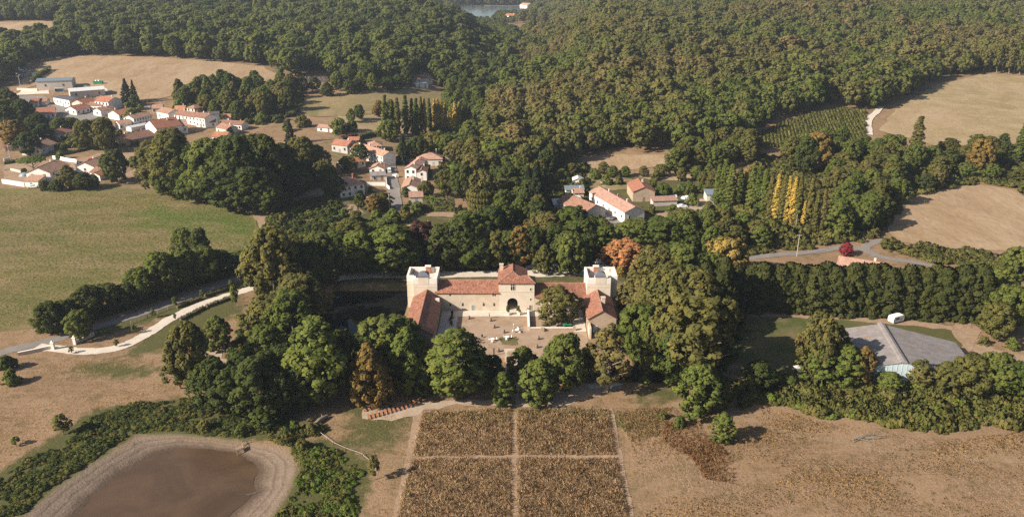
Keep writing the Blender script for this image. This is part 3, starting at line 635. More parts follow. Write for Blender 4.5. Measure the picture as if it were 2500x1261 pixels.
proto('willow', 11, 5.6, [crown('crown', lobes(130, 60, 11, 3.2, 5.0, oak_p, .9, 1.4)+[[5.0*math.cos(a)*q, 5.0*math.sin(a)*q, z, .55, math.cos(a), math.sin(a), .1, rng.uniform(.4, .95)] for a in [k*.21 for k in range(30)] for q, z in ((1, 5.6), (1.06, 4.2), (1.06, 2.8), (1.02, 1.6))], 34, .40, M['leaf_gold'], 130, aspect=2.2)], [trunk('trunk', 11, .4, M['bark'], 29)])
proto('ball', 5, 2.0, [crown('crown', lobes(140, 60, 5, 1.2, 1.9, lambda q: math.sqrt(max(.05, 1-(2*q-1)**2*.92)), .4, .55, .92, .03), 40, .22, M['leaf_dark'], 140)], [trunk('trunk', 5, .14, M['bark'], 30, 0, .3)])
LEAF = dict(z='leaf_poplar', g='leaf_green', l='leaf_light', o='leaf_olive', d='leaf_dark', y='leaf_gold', n='leaf_orange', u='leaf_rust', r='leaf_red', p='leaf_purple', k='leaf_pink', c='conifer', e='conifer_dark', wl='wood_left', wr='wood_right', b='bramble', m='bramble_lush')
NT = [0]; ZT = []
def plant(kind, p, h, w, leafc, name, label, cat, group, rz=None):
    pr = PROTO[kind]; NT[0] += 1
    t = thing(name, label, cat, (p.x, p.y, gz(p.x, p.y)-.05), rng.uniform(0, 6.28) if rz is None else rz, group, (w/(2*pr['R']), w/(2*pr['R']), h/pr['H']))
    tr = link('stem' if kind == 'bush' else 'trunk', rng.choice(pr['t']), t); cr = link('foliage' if kind == 'bush' else 'crown', rng.choice(pr['c']), t)
    if leafc: cr.material_slots[0].link = 'OBJECT'; cr.material_slots[0].material = M[LEAF[leafc]]
    return t
def tree_px(px, base, top, width, leafc, kind, label, group, name='broadleaf_tree', cat='tree'):
    p = at(px, base); h = z_of(top, p.y)-p.z; w = width*m_per_px(Vector((p.x, p.y, p.z+h*.6)))
    if kind in ('oak', 'ash', 'lime', 'thin'): w *= 1.2; h *= .95
    return plant(kind, p, max(h, .8), w, leafc, name, label, cat, group)
COLN = dict(g='green', l='light green', o='olive', d='dark green', y='golden', n='orange', u='rusty brown', wr='olive', wl='deep green')
def row(group, where, items, kinds=('ash', 'oak')):
    for it in items:
        px, base, top, w, c = it[:5]; kind = it[5] if len(it) > 5 else kinds[rng.randrange(len(kinds))]
        tree_px(px, base, top, w, c, kind, f'{COLN[c]} leafy tree {where}', f'{COLN[c]} trees {where}')
def zone(poly, spacing, hr, wr, cols, where, kinds=('oak', 'ash', 'lime'), drop=.0, seed=1):
    P = np.array(poly_at(poly)); r = random.Random(seed); mn, mx = P.min(0), P.max(0); pts = []
    y = mn[1]
    k = 0
    while y < mx[1]:
        x = mn[0]+(spacing*.5 if k % 2 else 0)
        while x < mx[0]:
            pts.append((x+r.uniform(-.33, .33)*spacing, y+r.uniform(-.33, .33)*spacing)); x += spacing
        y += spacing*.87; k += 1
    if not pts: return
    ok = inside(pts, P)
    for (x, y), i in zip(pts, ok):
        if not i or r.random() < drop: continue
        c = r.choice(cols); h = r.uniform(*hr); w = r.uniform(*wr)
        ZT.append((h/math.hypot(x, y), r.choice(kinds), x, y, h, w, c, where))

# ---- scattered stuff: one object each, points that carry a small proto mesh
def scatter(name, pts, scl, meshes, label, cat=None, rot=None, idxs=None):
    n = len(pts)
    if n == 0: return None
    me = bpy.data.meshes.new(name); me.vertices.add(n); me.vertices.foreach_set('co', np.asarray(pts, np.float32).ravel())
    rs = np.random.RandomState(n)
    a = me.attributes.new('scl', 'FLOAT_VECTOR', 'POINT'); a.data.foreach_set('vector', np.asarray(scl, np.float32).ravel())
    if rot is None: rot = np.stack([rs.normal(size=n)*.06, rs.normal(size=n)*.06, rs.uniform(0, 6.28, n)], 1)
    a = me.attributes.new('rot', 'FLOAT_VECTOR', 'POINT'); a.data.foreach_set('vector', np.asarray(rot, np.float32).ravel())
    a = me.attributes.new('pick', 'INT', 'POINT'); a.data.foreach_set('value', (rs.randint(0, len(meshes), n) if idxs is None else idxs).astype(np.int32))
    o = link(name, me); tag(o, label, cat, None, 'stuff')
    pc = bpy.data.collections.new(name+'_source')
    for k, m in enumerate(meshes): pc.objects.link(bpy.data.objects.new(f'{name}_{k:02d}', m))
    ng = bpy.data.node_groups.new(name, 'GeometryNodeTree')
    ng.interface.new_socket('Geometry', in_out='INPUT', socket_type='NodeSocketGeometry'); ng.interface.new_socket('Geometry', in_out='OUTPUT', socket_type='NodeSocketGeometry')
    gi, go = ng.nodes.new('NodeGroupInput'), ng.nodes.new('NodeGroupOutput'); ip = ng.nodes.new('GeometryNodeInstanceOnPoints'); ci = ng.nodes.new('GeometryNodeCollectionInfo')
    ci.inputs['Collection'].default_value = pc; ci.inputs['Separate Children'].default_value = True; ci.inputs['Reset Children'].default_value = True
    def na(nm, t):
        q = ng.nodes.new('GeometryNodeInputNamedAttribute'); q.data_type = t; q.inputs['Name'].default_value = nm; return q.outputs['Attribute']
    L = ng.links.new
    L(gi.outputs[0], ip.inputs['Points']); L(ci.outputs[0], ip.inputs['Instance']); ip.inputs['Pick Instance'].default_value = True
    L(na('pick', 'INT'), ip.inputs['Instance Index']); L(na('scl', 'FLOAT_VECTOR'), ip.inputs['Scale'])
    er = ng.nodes.new('FunctionNodeEulerToRotation'); L(na('rot', 'FLOAT_VECTOR'), er.inputs[0]); L(er.outputs[0], ip.inputs['Rotation'])
    L(ip.outputs[0], go.inputs[0])
    o.modifiers.new('scatter', 'NODES').node_group = ng
    return o
def fill(poly, spacing, seed=1, place=None, holes=()):
    P = np.array(poly_at(poly) if place is None else place); mn, mx = P.min(0), P.max(0); rs = np.random.RandomState(seed)
    gx, gy = np.meshgrid(np.arange(mn[0], mx[0], spacing), np.arange(mn[1], mx[1], spacing))
    q = np.stack([gx.ravel(), gy.ravel()], 1)+rs.uniform(-.5, .5, (gx.size, 2))*spacing*.95
    q = q[inside(q, P)]
    for h in holes: q = q[~inside(q, np.array(h))]
    return q
def lift(q, dz=0.0): return np.column_stack([q, ground_np(q[:, 0], q[:, 1])+dz])
def scl3(n, lo, hi, seed, zlo=None, zhi=None):
    rs = np.random.RandomState(seed); a = rs.uniform(lo, hi, n); b = rs.uniform(zlo, zhi, n) if zlo else a*rs.uniform(.85, 1.15, n); return np.stack([a, a, b], 1)
def tuft(seed, n, h, spread, w, mat, lean=.35):
    rs = np.random.RandomState(seed); V, F, T = [], [], []
    for i in range(n):
        a = rs.uniform(0, 6.28); r = spread*math.sqrt(rs.uniform()); x, y = r*math.cos(a), r*math.sin(a); hh = h*rs.uniform(.55, 1.15); b = rs.uniform(0, 6.28); lx, ly = math.cos(b)*lean*hh*rs.uniform(.2, 1), math.sin(b)*lean*hh*rs.uniform(.2, 1)
        c = rs.uniform(0, 6.28); wx, wy = math.cos(c)*w, math.sin(c)*w; k = len(V)
        V += [(x-wx*.6, y-wy*.6, -.05), (x+wx*.6, y+wy*.6, -.05), (x+lx+wx, y+ly+wy, hh), (x+lx-wx, y+ly-wy, hh*.92)]; F.append((k, k+1, k+2, k+3)); T += [rs.uniform(.1, .9)]*4
    V = np.array(V); nn = unit(np.column_stack([V[:, 0], V[:, 1], np.full(len(V), spread*1.5)]))
    return np_mesh('tuft', V, np.array(F), mat, T, nn)
def leaf_clump(seed, n, r, leaf, mat, flat=.3):
    return crown('clump', [[x, y, z, r*.55, *unit(np.array([x, y, z+.2])), t] for x, y, z, t in [(r*.6*math.cos(a), r*.6*math.sin(a), zz*r, tt) for a, zz, tt in [(k*2.4, .25+.55*((k*7) % 5)/5, .15+.7*((k*3+seed) % 7)/7) for k in range(7)]]], n//7, leaf, mat, seed, flat=flat)
FT = [crown('forest_tree', lobes(200+k, 56, 15, 4.0, 6.0, oak_p, 1.0, 1.9, .75, .3), 26, .80, M['wood_right'], 200+k) for k in range(6)]
def remat(me, mat):
    m2 = me.copy(); m2.materials[0] = mat; return m2
FTL = [remat(m, M['wood_left']) for m in FT]; FTG = [remat(m, M['leaf_green']) for m in FT]; FTB = [remat(m, M['wood_brown']) for m in FT]; FTD = [remat(m, M['leaf_dark']) for m in FT]
# woods
WL = poly_at([(-120, 235), (10, 212), (50, 172), (105, 143), (190, 136), (350, 138), (480, 146), (640, 161), (700, 186), (735, 196), (810, 196), (870, 208), (960, 208), (1008, 200), (1012, 180), (1062, 182), (1075, 222), (1120, 240), (1180, 262), (1205, 240), (1240, 175), (1265, 130), (1262, 95), (1235, 66), (1205, 54), (1160, 47), (1140, 34), (1100, 24), (1100, 2), (1050, -22), (-120, -22)])
WR = poly_at([(1195, 420), (1190, 330), (1200, 262), (1235, 190), (1275, 130), (1275, 95), (1290, 62), (1255, 52), (1260, 20), (1330, 20), (1330, -22), (2640, -22), (2640, 190), (2460, 172), (2395, 172), (2290, 200), (2195, 246), (2150, 262), (2112, 268), (2060, 262), (1955, 278), (1845, 322), (1815, 350), (1700, 368), (1640, 372), (1480, 374), (1422, 380), (1400, 405), (1300, 425)])
HOLE_L = [poly_at([(-120, 56), (165, 50), (135, 108), (-120, 114)]), poly_at([(725, 205), (735, 180), (805, 178), (815, 200)]), [(-112, 1340), (6, 1340), (6, 1760), (-112, 1760)]]
HOLE_R = [[(-112, 1340), (6, 1340), (6, 1760), (-112, 1760)], poly_at([(1205, 62), (1260, 62), (1300, 30), (1300, 8), (1210, 8)])]
def wood(name, poly, meshes, label, holes, seed, sp, far_sp, alt=None):
    q1 = fill(None, sp, seed, poly, holes); q1 = q1[q1[:, 1] < 1150]
    q2 = fill(None, far_sp, seed+1, poly, holes); q2 = q2[q2[:, 1] >= 1150]
    q = np.concatenate([q1, q2]); rs = np.random.RandomState(seed)
    q = q[np.abs(q[:, 0]) < q[:, 1]*.72+60]
    s = scl3(len(q), .72, 1.4, seed); s[:, 2] = rs.uniform(.78, 1.22, len(q)); s[q[:, 1] > 1150] *= 1.1; s[(q[:, 1] > 1130) & (q[:, 1] < 1340) & (np.abs(q[:, 0]+45) < 110)] *= .5
    big = rs.uniform(size=len(q)) < .12; s[big] *= 1.28
    if alt is None: return scatter(name, lift(q, -.4), s, meshes, label)
    f = np.sin(q[:, 0]/47+1.7*np.sin(q[:, 1]/63))+np.sin(q[:, 1]/39-q[:, 0]/85)+rs.normal(size=len(q))*.8
    cls = np.where(f > 1.1, 1, np.where(f < -1.2, 2, 0)); ms = meshes+alt[0]+alt[1]
    return scatter(name, lift(q, -.4), s, ms, label, idxs=cls*len(meshes)+rs.randint(0, len(meshes), len(q)))
wood('woodland', WL, FTL, 'dense deep green wood covering the far slope above the stubble field', HOLE_L, 31, 9.0, 13, (FTG, FTD))
wood('woodland', WR, FT, 'dense olive and brown wood covering the hillside above the maize field', HOLE_R, 32, 9.4, 13, (FTB, FTG))
FARW = poly_at([(-300, -24), (2800, -24), (2800, -50), (-300, -50)], n=6)
wood('woodland', FARW, FTL, 'far off blue green wooded hills beyond the lake', [], 33, 14, 24)
wood('woodland', poly_at([(1090, 14), (1340, 14), (1340, -24), (1090, -24)]), FTL, 'dark green trees on the far shore of the lake', [], 34, 12, 12)
lq = fill([(1095, 58), (1255, 58), (1262, 22), (1100, 18)], 8, 35, None, [poly_at(lk, 2.0)]); scatter('lakeside_trees', lift(lq, -.2), scl3(len(lq), .3, .55, 35), FTL+FT[:2], 'low green trees fringing the near shore of the lake')
BC = [leaf_clump(k, 210, 1.15, .30, M['bramble']) for k in range(5)]
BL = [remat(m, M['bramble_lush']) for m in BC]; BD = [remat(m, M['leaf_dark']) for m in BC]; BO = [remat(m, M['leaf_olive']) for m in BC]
def thicket(name, poly, sp, lo, hi, meshes, label, seed, zlo=None, zhi=None):
    q = fill(poly, sp, seed); rs = np.random.RandomState(seed)
    f = np.sin(q[:, 0]*.37+1.6*np.sin(q[:, 1]*.29+seed))+np.sin(q[:, 1]*.61-q[:, 0]*.23+seed)+rs.normal(size=len(q))*.45
    k = f > -1.35; q, f = q[k], f[k]; s = scl3(len(q), lo, hi, seed, zlo, zhi); s *= (1+.28*np.clip(f, -1.3, 1.6))[:, None]
    return scatter(name, lift(q, -.15), s, meshes, label)
thicket('bramble_thicket', [(1795, 955), (1850, 925), (1930, 930), (2050, 945), (2200, 940), (2400, 955), (2560, 965), (2560, 1055), (2420, 1035), (2330, 1050), (2260, 1065), (2190, 1040), (2100, 1020), (2000, 1015), (1900, 985), (1820, 975)], 1.05, .7, 1.6, BC+BC+BL[:1]+BO[:2], 'long bank of tangled green brambles below the grey barn', 41, .9, 2.0)
thicket('bramble_thicket', [(212, 1020), (330, 988), (450, 972), (560, 962), (700, 1010), (640, 1055), (560, 1064), (430, 1050), (340, 1052), (290, 1075), (215, 1125), (130, 1180), (50, 1250), (-60, 1290), (-60, 1200), (60, 1130), (200, 1060)], .95, .5, 1.15, BC[:2]+BD+BO[:1], 'green bramble bank above the muddy pond', 42, .28, .72)  # mostly dark leaf clumps: shade on the bank is put into leaf colour
thicket('bramble_thicket', [(700, 1080), (740, 1085), (800, 1095), (860, 1130), (880, 1150), (850, 1200), (870, 1275), (675, 1275), (728, 1190), (735, 1120)], .95, .4, 1.1, BL+BL+BC+BO, 'lush green weeds on the bank right beside the muddy pond', 43, .3, .8)
thicket('bramble_thicket', [(600, 1060), (640, 1030), (780, 1040), (800, 1050), (720, 1070), (690, 1082)], .9, .4, 1.0, BC, 'low green bushes between the pond and the dark trees', 44)
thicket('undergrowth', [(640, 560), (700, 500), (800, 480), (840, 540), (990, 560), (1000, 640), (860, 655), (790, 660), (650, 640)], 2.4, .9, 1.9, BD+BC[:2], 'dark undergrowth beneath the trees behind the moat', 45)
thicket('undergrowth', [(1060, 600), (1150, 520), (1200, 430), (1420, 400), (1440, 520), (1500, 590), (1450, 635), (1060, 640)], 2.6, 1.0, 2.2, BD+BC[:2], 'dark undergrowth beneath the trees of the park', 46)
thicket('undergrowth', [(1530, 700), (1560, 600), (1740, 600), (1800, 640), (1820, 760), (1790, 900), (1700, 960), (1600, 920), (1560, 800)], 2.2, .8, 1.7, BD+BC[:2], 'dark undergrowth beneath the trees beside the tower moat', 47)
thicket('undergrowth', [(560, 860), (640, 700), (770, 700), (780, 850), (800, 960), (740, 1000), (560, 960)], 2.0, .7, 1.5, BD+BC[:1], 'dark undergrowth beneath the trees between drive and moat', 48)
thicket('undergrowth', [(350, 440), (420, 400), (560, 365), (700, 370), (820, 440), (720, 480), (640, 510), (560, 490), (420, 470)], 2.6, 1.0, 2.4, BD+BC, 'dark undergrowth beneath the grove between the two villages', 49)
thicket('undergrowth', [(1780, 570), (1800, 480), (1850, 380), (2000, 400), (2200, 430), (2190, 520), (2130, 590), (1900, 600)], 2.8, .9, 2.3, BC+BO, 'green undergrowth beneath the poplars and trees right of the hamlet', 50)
thicket('undergrowth', [(2180, 400), (2260, 365), (2460, 365), (2580, 380), (2580, 480), (2390, 445), (2220, 480)], 2.8, .9, 2.4, BC+BO+BD, 'green and brown undergrowth between the two mown fields', 51)
thicket('hedgerow_growth', [(2150, 590), (2200, 600), (2330, 612), (2460, 622), (2560, 650), (2560, 690), (2400, 650), (2280, 640), (2170, 615)], 1.7, .8, 1.7, BC+BO, 'low green hedgerow growth between the lane and the mown field', 52)
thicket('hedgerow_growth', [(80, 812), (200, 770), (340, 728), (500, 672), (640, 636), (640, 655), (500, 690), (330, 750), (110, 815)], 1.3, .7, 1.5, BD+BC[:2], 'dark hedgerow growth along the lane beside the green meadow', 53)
thicket('hedgerow_growth', [(1560, 640), (1640, 590), (1800, 590), (1990, 600), (1990, 606), (1830, 622), (1700, 650)], 1.9, .8, 1.9, BC+BO, 'green bushes along the lane above the cypress trees', 54)
thicket('undergrowth', [(420, 232), (440, 215), (720, 195), (740, 225), (720, 285), (640, 310), (520, 285), (430, 262)], 4.0, 1.2, 2.6, BC+BD, 'green undergrowth between the trees above the roofs', 55)
thicket('undergrowth', [(0, 330), (0, 240), (60, 260), (140, 330), (330, 330), (340, 360), (150, 365), (20, 345)], 3.6, 1.1, 2.4, BC+BD, 'green undergrowth around the roofs at the wood edge', 56)
thicket('undergrowth', [(1080, 300), (1190, 262), (1200, 430), (1100, 440), (1060, 380), (1000, 350)], 3.4, 1.2, 2.6, BC+BL, 'bright undergrowth in the valley beside the golden poplars', 57)
# grasses
TG = [tuft(300+k, 7, .62, .42, .06, M['tallgrass'], 1.05) for k in range(5)]; TGG = [remat(m, M['tallgreen']) for m in TG]
DG = [tuft(320+k, 8, .15, .42, .05, M['drygrass'], 1.6) for k in range(5)]; RG = [remat(m, M['rustgrass']) for m in TG]
q = np.concatenate([fill(b, .45, 61+k) for k, b in enumerate(BEDS)])
gn = np.sin(q[:, 0]*.9+np.sin(q[:, 1]*.7)*2)*.5+np.sin(q[:, 1]*1.7+q[:, 0]*.3)*.35; yq = q[:, 1]
pk = np.where((np.random.RandomState(3).uniform(size=len(q)) < np.clip((yq-163)/16, .06, .75)), np.random.RandomState(5).randint(5, 10, len(q)), np.random.RandomState(4).randint(0, 5, len(q)))
s = scl3(len(q), .8, 1.25, 61); s[:, 2] = np.clip(1.0+.45*gn, .45, 1.6)*np.random.RandomState(8).uniform(.7, 1.2, len(q))
scatter('tall_grass', lift(q, .05), s, TG+TGG, 'tall brown dry grass filling the four square beds', idxs=pk)
def grassland(poly, sp, meshes, label, seed, lo=.6, hi=1.3):
    q = fill(poly, sp*.88, seed)
    v = np.sin(q[:, 0]*.21+1.3*np.sin(q[:, 1]*.17))+np.sin(q[:, 1]*.33-q[:, 0]*.12)+np.random.RandomState(seed).normal(size=len(q))*.7
    q = q[v > -.75]
    if meshes is not DG: return scatter('dry_grass', lift(q, .02), scl3(len(q), lo, hi, seed), meshes, label)
    rs = np.random.RandomState(seed); f = np.sin(q[:, 0]*.11+1.9*np.sin(q[:, 1]*.13+.4))+np.sin(q[:, 1]*.21-q[:, 0]*.07+2)+rs.normal(size=len(q))*.55
    c = np.where(f > .55, 1, np.where(f < -.65, 2, 0)); s = scl3(len(q), lo, hi, seed); s[c == 1] *= (1.2, 1.2, 1.35); s[c == 2] *= (1.1, 1.1, .6)
    scatter('dry_grass', lift(q, .02), s, DG+[remat(m, M['goldgrass']) for m in DG]+[remat(m, M['palegrass']) for m in DG], label, idxs=c*5+rs.randint(0, 5, len(q)))
grassland([(1525, 1010), (1660, 1000), (1780, 1040), (1800, 985), (1900, 1000), (2000, 1030), (2190, 1055), (2270, 1080), (2560, 1045), (2560, 1300), (1570, 1300), (1545, 1110)], .75, DG, 'rough tan dry grass covering the foreground field', 71, .6, 1.35)
grassland([(1620, 1030), (1720, 1040), (1760, 1090), (1800, 1140), (1790, 1180), (1720, 1170), (1690, 1120), (1620, 1080)], .5, RG, 'patch of taller rust coloured grass beside the lone small tree', 72, .6, 1.0)
grassland([(1500, 1000), (1640, 995), (1620, 1060), (1540, 1080), (1515, 1040)], .55, RG[:2]+TGG, 'greenish tall grass at the corner of the square beds', 73, .5, .95)
grassland([(-60, 920), (150, 880), (420, 875), (480, 935), (330, 975), (210, 1010), (120, 1080), (-60, 1180)], .95, DG, 'short brown dry grass on the slope above the pond', 74, .4, .9)
grassland([(800, 1060), (900, 1020), (1000, 1010), (1000, 1110), (960, 1280), (890, 1280), (920, 1150)], .9, DG, 'thin dry grass between the pond weeds and the square beds', 75, .35, .8)
MT = [tuft(360+k, 9, .17, .5, .06, M['tallgreen'], 1.5) for k in range(4)]
for k_, c_ in (('meadow_a', [(.20, .20, .062), (.23, .215, .07), (.18, .185, .055)]), ('meadow_b', [(.36, .265, .14), (.32, .24, .115)]), ('meadow_c', [(.135, .185, .036), (.155, .20, .045)])): M[k_] = leaf_mat(k_, c_, .4)
q = fill([(-60, 468), (120, 472), (330, 470), (480, 482), (560, 508), (615, 530), (630, 600), (620, 640), (520, 640), (360, 700), (200, 738), (90, 790), (-60, 805)], 1.0, 76); rs = np.random.RandomState(76)
f = np.sin(q[:, 0]*.13+1.7*np.sin(q[:, 1]*.09))+np.sin(q[:, 1]*.17-q[:, 0]*.05)+rs.normal(size=len(q))*.7; lu = (seg_dist(q, LP)*np.where(inside(q, LP), 1, -1)+rs.normal(size=len(q))*7) > -2
c = np.where(lu, 2, np.where(f > .75, 1, 0)); scatter('meadow_grass', lift(q, .07), scl3(len(q), .6, 1.3, 76), [remat(m, M[k_]) for k_ in ('meadow_a', 'meadow_b', 'meadow_c') for m in MT], 'short patchy green and straw coloured grass of the wide meadow', idxs=c*4+rs.randint(0, 4, len(q)))
# maize rows
mz = []
A, B, C_, D_ = at(1838, 348), at(2110, 362), at(2112, 272), at(1965, 286)
MZ = poly_at([(1838, 350), (1852, 328), (1960, 285), (2060, 268), (2112, 274), (2114, 345), (2106, 360), (1855, 362)])
mpt = []; P_ = np.array(MZ); mn, mx = P_.min(0), P_.max(0); cx, cy = P_.mean(0); th = R(-14)
for u in np.arange(-110, 110, 2.1):
    for v in np.arange(-130, 130, .8): mpt.append((cx+u*math.cos(th)-v*math.sin(th), cy+u*math.sin(th)+v*math.cos(th)))
mpt = np.array(mpt); mpt = mpt[inside(mpt, P_)]; mpt += np.random.RandomState(2).normal(size=mpt.shape)*.12
scatter('maize_crop', lift(mpt, .1), scl3(len(mpt), .85, 1.15, 9), [tuft(340+k, 16, 2.0, .55, .13, M['maize'], .35) for k in range(4)], 'green maize standing in straight rows below the wood')

# ------------------------------------------------------------------ the castle
castle = thing('castle', 'pale stone moated castle with gatehouse, two square domed towers and red tiled wings', 'castle', (0, 235, 0))
def CB(mb, name, mats, parent=None, smooth=False):
    mb.v = [(x, y-235, z) for x, y, z in mb.v]; return mb.build(name, mats, castle if parent is None else parent, smooth)
FW = 231.4
# gatehouse: front wall with the arch cut through, passage behind it
gx0, gx1, ge = -4.1, 7.0, 9.2
mb = MB(); arc = [(.15-1.66*math.cos(t), 2.65+1.66*math.sin(t)) for t in [math.pi*k/14 for k in range(15)]]
op = [(-1.51, 0)]+arc+[(1.81, 0)]
for yy in (FW, ):
    mb.face([(gx0, yy, 0), (-1.51, yy, 0), (-1.51, yy, 2.65), (gx0, yy, 2.65)]); mb.face([(1.81, yy, 0), (gx1, yy, 0), (gx1, yy, 2.65), (1.81, yy, 2.65)])
    L_ = [(gx0, 2.65), (gx0, 6.5)]; R_ = [(gx1, 2.65), (gx1, 6.5)]
    for k in range(14):
        a, b = arc[k], arc[k+1]
        ta, tb = gx0+(gx1-gx0)*k/14, gx0+(gx1-gx0)*(k+1)/14
        mb.face([(a[0], yy, a[1]), (b[0], yy, b[1]), (tb, yy, 6.5), (ta, yy, 6.5)])
    mb.face([(gx0, yy, 2.65), (arc[0][0], yy, 2.65), (gx0, yy, 6.5)]); mb.face([(arc[-1][0], yy, 2.65), (gx1, yy, 2.65), (gx1, yy, 6.5)])
    mb.face([(gx0, yy, 6.5), (gx1, yy, 6.5), (gx1, yy, ge), (gx0, yy, ge)])
for a, b in zip(op, op[1:]): mb.face([(a[0], FW, a[1]), (b[0], FW, b[1]), (b[0], 243, b[1]), (a[0], 243, a[1])])
mb.face([(gx0, FW, 0), (gx0, FW, ge), (gx0, 243.4, ge), (gx0, 243.4, -3.5), (gx0, FW, -3.5)]); mb.face([(gx1, FW, 0), (gx1, FW, ge), (gx1, 236.8, ge), (gx1, 236.8, 0)])
mb.face([(gx1, 236.8, 0), (gx1, 236.8, ge), (4.6, 236.8, ge), (4.6, 236.8, 0)]); mb.face([(4.6, 236.8, 0), (4.6, 236.8, ge), (4.6, 243.4, ge), (4.6, 243.4, -3.5)]); mb.face([(gx0, 243.4, -3.5), (4.6, 243.4, -3.5), (4.6, 243.4, ge), (gx0, 243.4, ge)])
CB(mb, 'gatehouse_wall', M['ashlar'])
CB(MB().box(-1.5, 1.8, 242.6, 242.9, 0, 4.3), 'gate', M['doorwood'])
CB(MB().face([(-1.5, FW-.2, .1), (1.8, FW-.2, .1), (1.8, 242.6, .1), (-1.5, 242.6, .1)]), 'passage_floor', M['gravel'])
CB(MB().box(gx0-.08, gx1+.08, FW-.10, FW-.003, 6.38, 6.56), 'string_course', M['ashlar'])
mb = MB(); o = .35; rz = 11.5; rx = .25
a0, a1, b1 = gx0-o, 4.6+o, 243.4+o
slope(mb, (a0, b1, ge), (a0, FW-o, ge), (rx, FW+4.3, rz), (rx, b1-1.2, rz)); slope(mb, (a0, FW-o, ge+.01), (a1, FW-o, ge+.01), (rx, FW+4.3, rz), (rx, FW+4.3, rz))
slope(mb, (a1, FW-o, ge), (a1, b1, ge), (rx, b1-1.2, rz), (rx, FW+4.3, rz)); slope(mb, (a1, b1, ge), (a0, b1, ge), (rx, b1-1.2, rz), (rx, b1-1.2, rz))
e1 = gx1+o; rz2 = 10.75
slope(mb, (a1-3.0, FW-o-.02, ge+.03), (e1, FW-o-.02, ge+.03), (e1-2.4, FW+2.6, rz2), (a1-3.0, FW+2.6, rz2)); slope(mb, (e1, 236.8+o, ge), (a1-3, 236.8+o, ge), (a1-3.0, FW+2.6, rz2), (e1-2.4, FW+2.6, rz2))
slope(mb, (e1, FW-o, ge), (e1, 236.8+o, ge), (e1-2.4, FW+2.6, rz2), (e1-2.4, FW+2.6, rz2))
gr = CB(mb, 'gatehouse_roof', M['tile_castle'])
CB(MB().box(-4.0, -2.8, 240.6, 241.5, 8.5, 11.9).box(-4.1, -2.7, 240.5, 241.6, 11.9, 12.1), 'chimney', M['limestone'], None)
mb = MB()
for p, q in (((rx, FW+4.3, rz), (a0, FW-o, ge)), ((rx, FW+4.3, rz), (3.2, FW+1.4, 10.05)), ((rx, FW+4.3, rz), (rx, b1-1.2, rz)), ((3.3, FW+2.6, rz2), (e1-2.4, FW+2.6, rz2)), ((e1-2.4, FW+2.6, rz2), (e1, FW-o, ge))):
    p, q = Vector(p)+Vector((0, 0, .16)), Vector(q)+Vector((0, 0, .16)); mb.tube([p, q], [.12, .12], 5)
CB(mb, 'ridge_tiles', M['tile_pink'])
def opening(x, z, w, h, y=FW, name='window', frame=True, cross=False, mat='pane', arch=False):
    mb = MB(); t = .13
    if frame:
        for bx in ((x-w/2-t, x-w/2, z-h/2-t, z+h/2+t), (x+w/2, x+w/2+t, z-h/2-t, z+h/2+t), (x-w/2, x+w/2, z+h/2, z+h/2+t), (x-w/2, x+w/2, z-h/2-t, z-h/2)): mb.box(bx[0], bx[1], y-.07, y-.003, bx[2], bx[3], 0)
    mb.box(x-w/2, x+w/2, y-.03, y-.004, z-h/2, z+h/2, 1)
    if arch: mb.prism([(x+w/2*math.cos(a), z+h/2+t+w/2*.6*math.sin(a)) for a in [math.pi*k/6 for k in range(7)]], y-.035, y-.005, 1)
    if cross: mb.box(x-.06, x+.06, y-.09, y-.031, z-h/2, z+h/2, 0); mb.box(x-w/2, x+w/2, y-.092, y-.031, z+h*.16, z+h*.16+.12, 0)
    return CB(mb, name, [M['ashlar'], M[mat]])
opening(.22, 7.95, 1.25, 1.95, cross=True); opening(5.8, 7.3, .42, .72); opening(5.8, 3.9, .36, .62); opening(5.8, .95, .75, 1.8, name='door', mat='doorwood')
# ranges either side of the gatehouse
def range_(x0, x1, eave, ridge, yr, yb, wallm, name):
    CB(MB().prism([(FW, -0), (FW, eave), (yr, ridge-.1), (yb, eave), (yb, -3.5), (FW, -3.5)], x0, x1, mat=Matrix(((0, 1, 0, 0), (1, 0, 0, 0), (0, 0, 1, 0), (0, 0, 0, 1)))), 'range_wall', M[wallm])
    mb = MB(); slope(mb, (x0, FW-.4, eave-.12), (x1, FW-.4, eave-.12), (x1, yr, ridge), (x0, yr, ridge)); slope(mb, (x1, yb+.4, eave-.12), (x0, yb+.4, eave-.12), (x0, yr, ridge), (x1, yr, ridge))
    r = CB(mb, 'range_roof', M['tile_castle']); CB(MB().tube([(x0, yr, ridge+.15), (x1, yr, ridge+.15)], [.12, .12], 5), 'ridge_tiles', M['tile_pink']); return r
range_(-24.2, gx0-.02, 6.1, 8.55, 235.9, 240.4, 'limestone', 'range'); range_(gx1+.02, 23.4, 4.55, 7.45, 235.9, 240.4, 'limestone', 'range')
for x in (-19.4, -5.95, -5.3): opening(x, 5.35, .42, .7, frame=False)
for x in (-19.4, -15.5, -8.9, -5.6): opening(x, 2.0, .58, .8, arch=True, frame=False)
opening(-12.3, .95, .85, 1.9, name='door', mat='greypaint'); opening(8.8, 3.0, .75, .8); opening(12.5, 2.6, .7, .8); opening(17, 2.6, .7, .8)
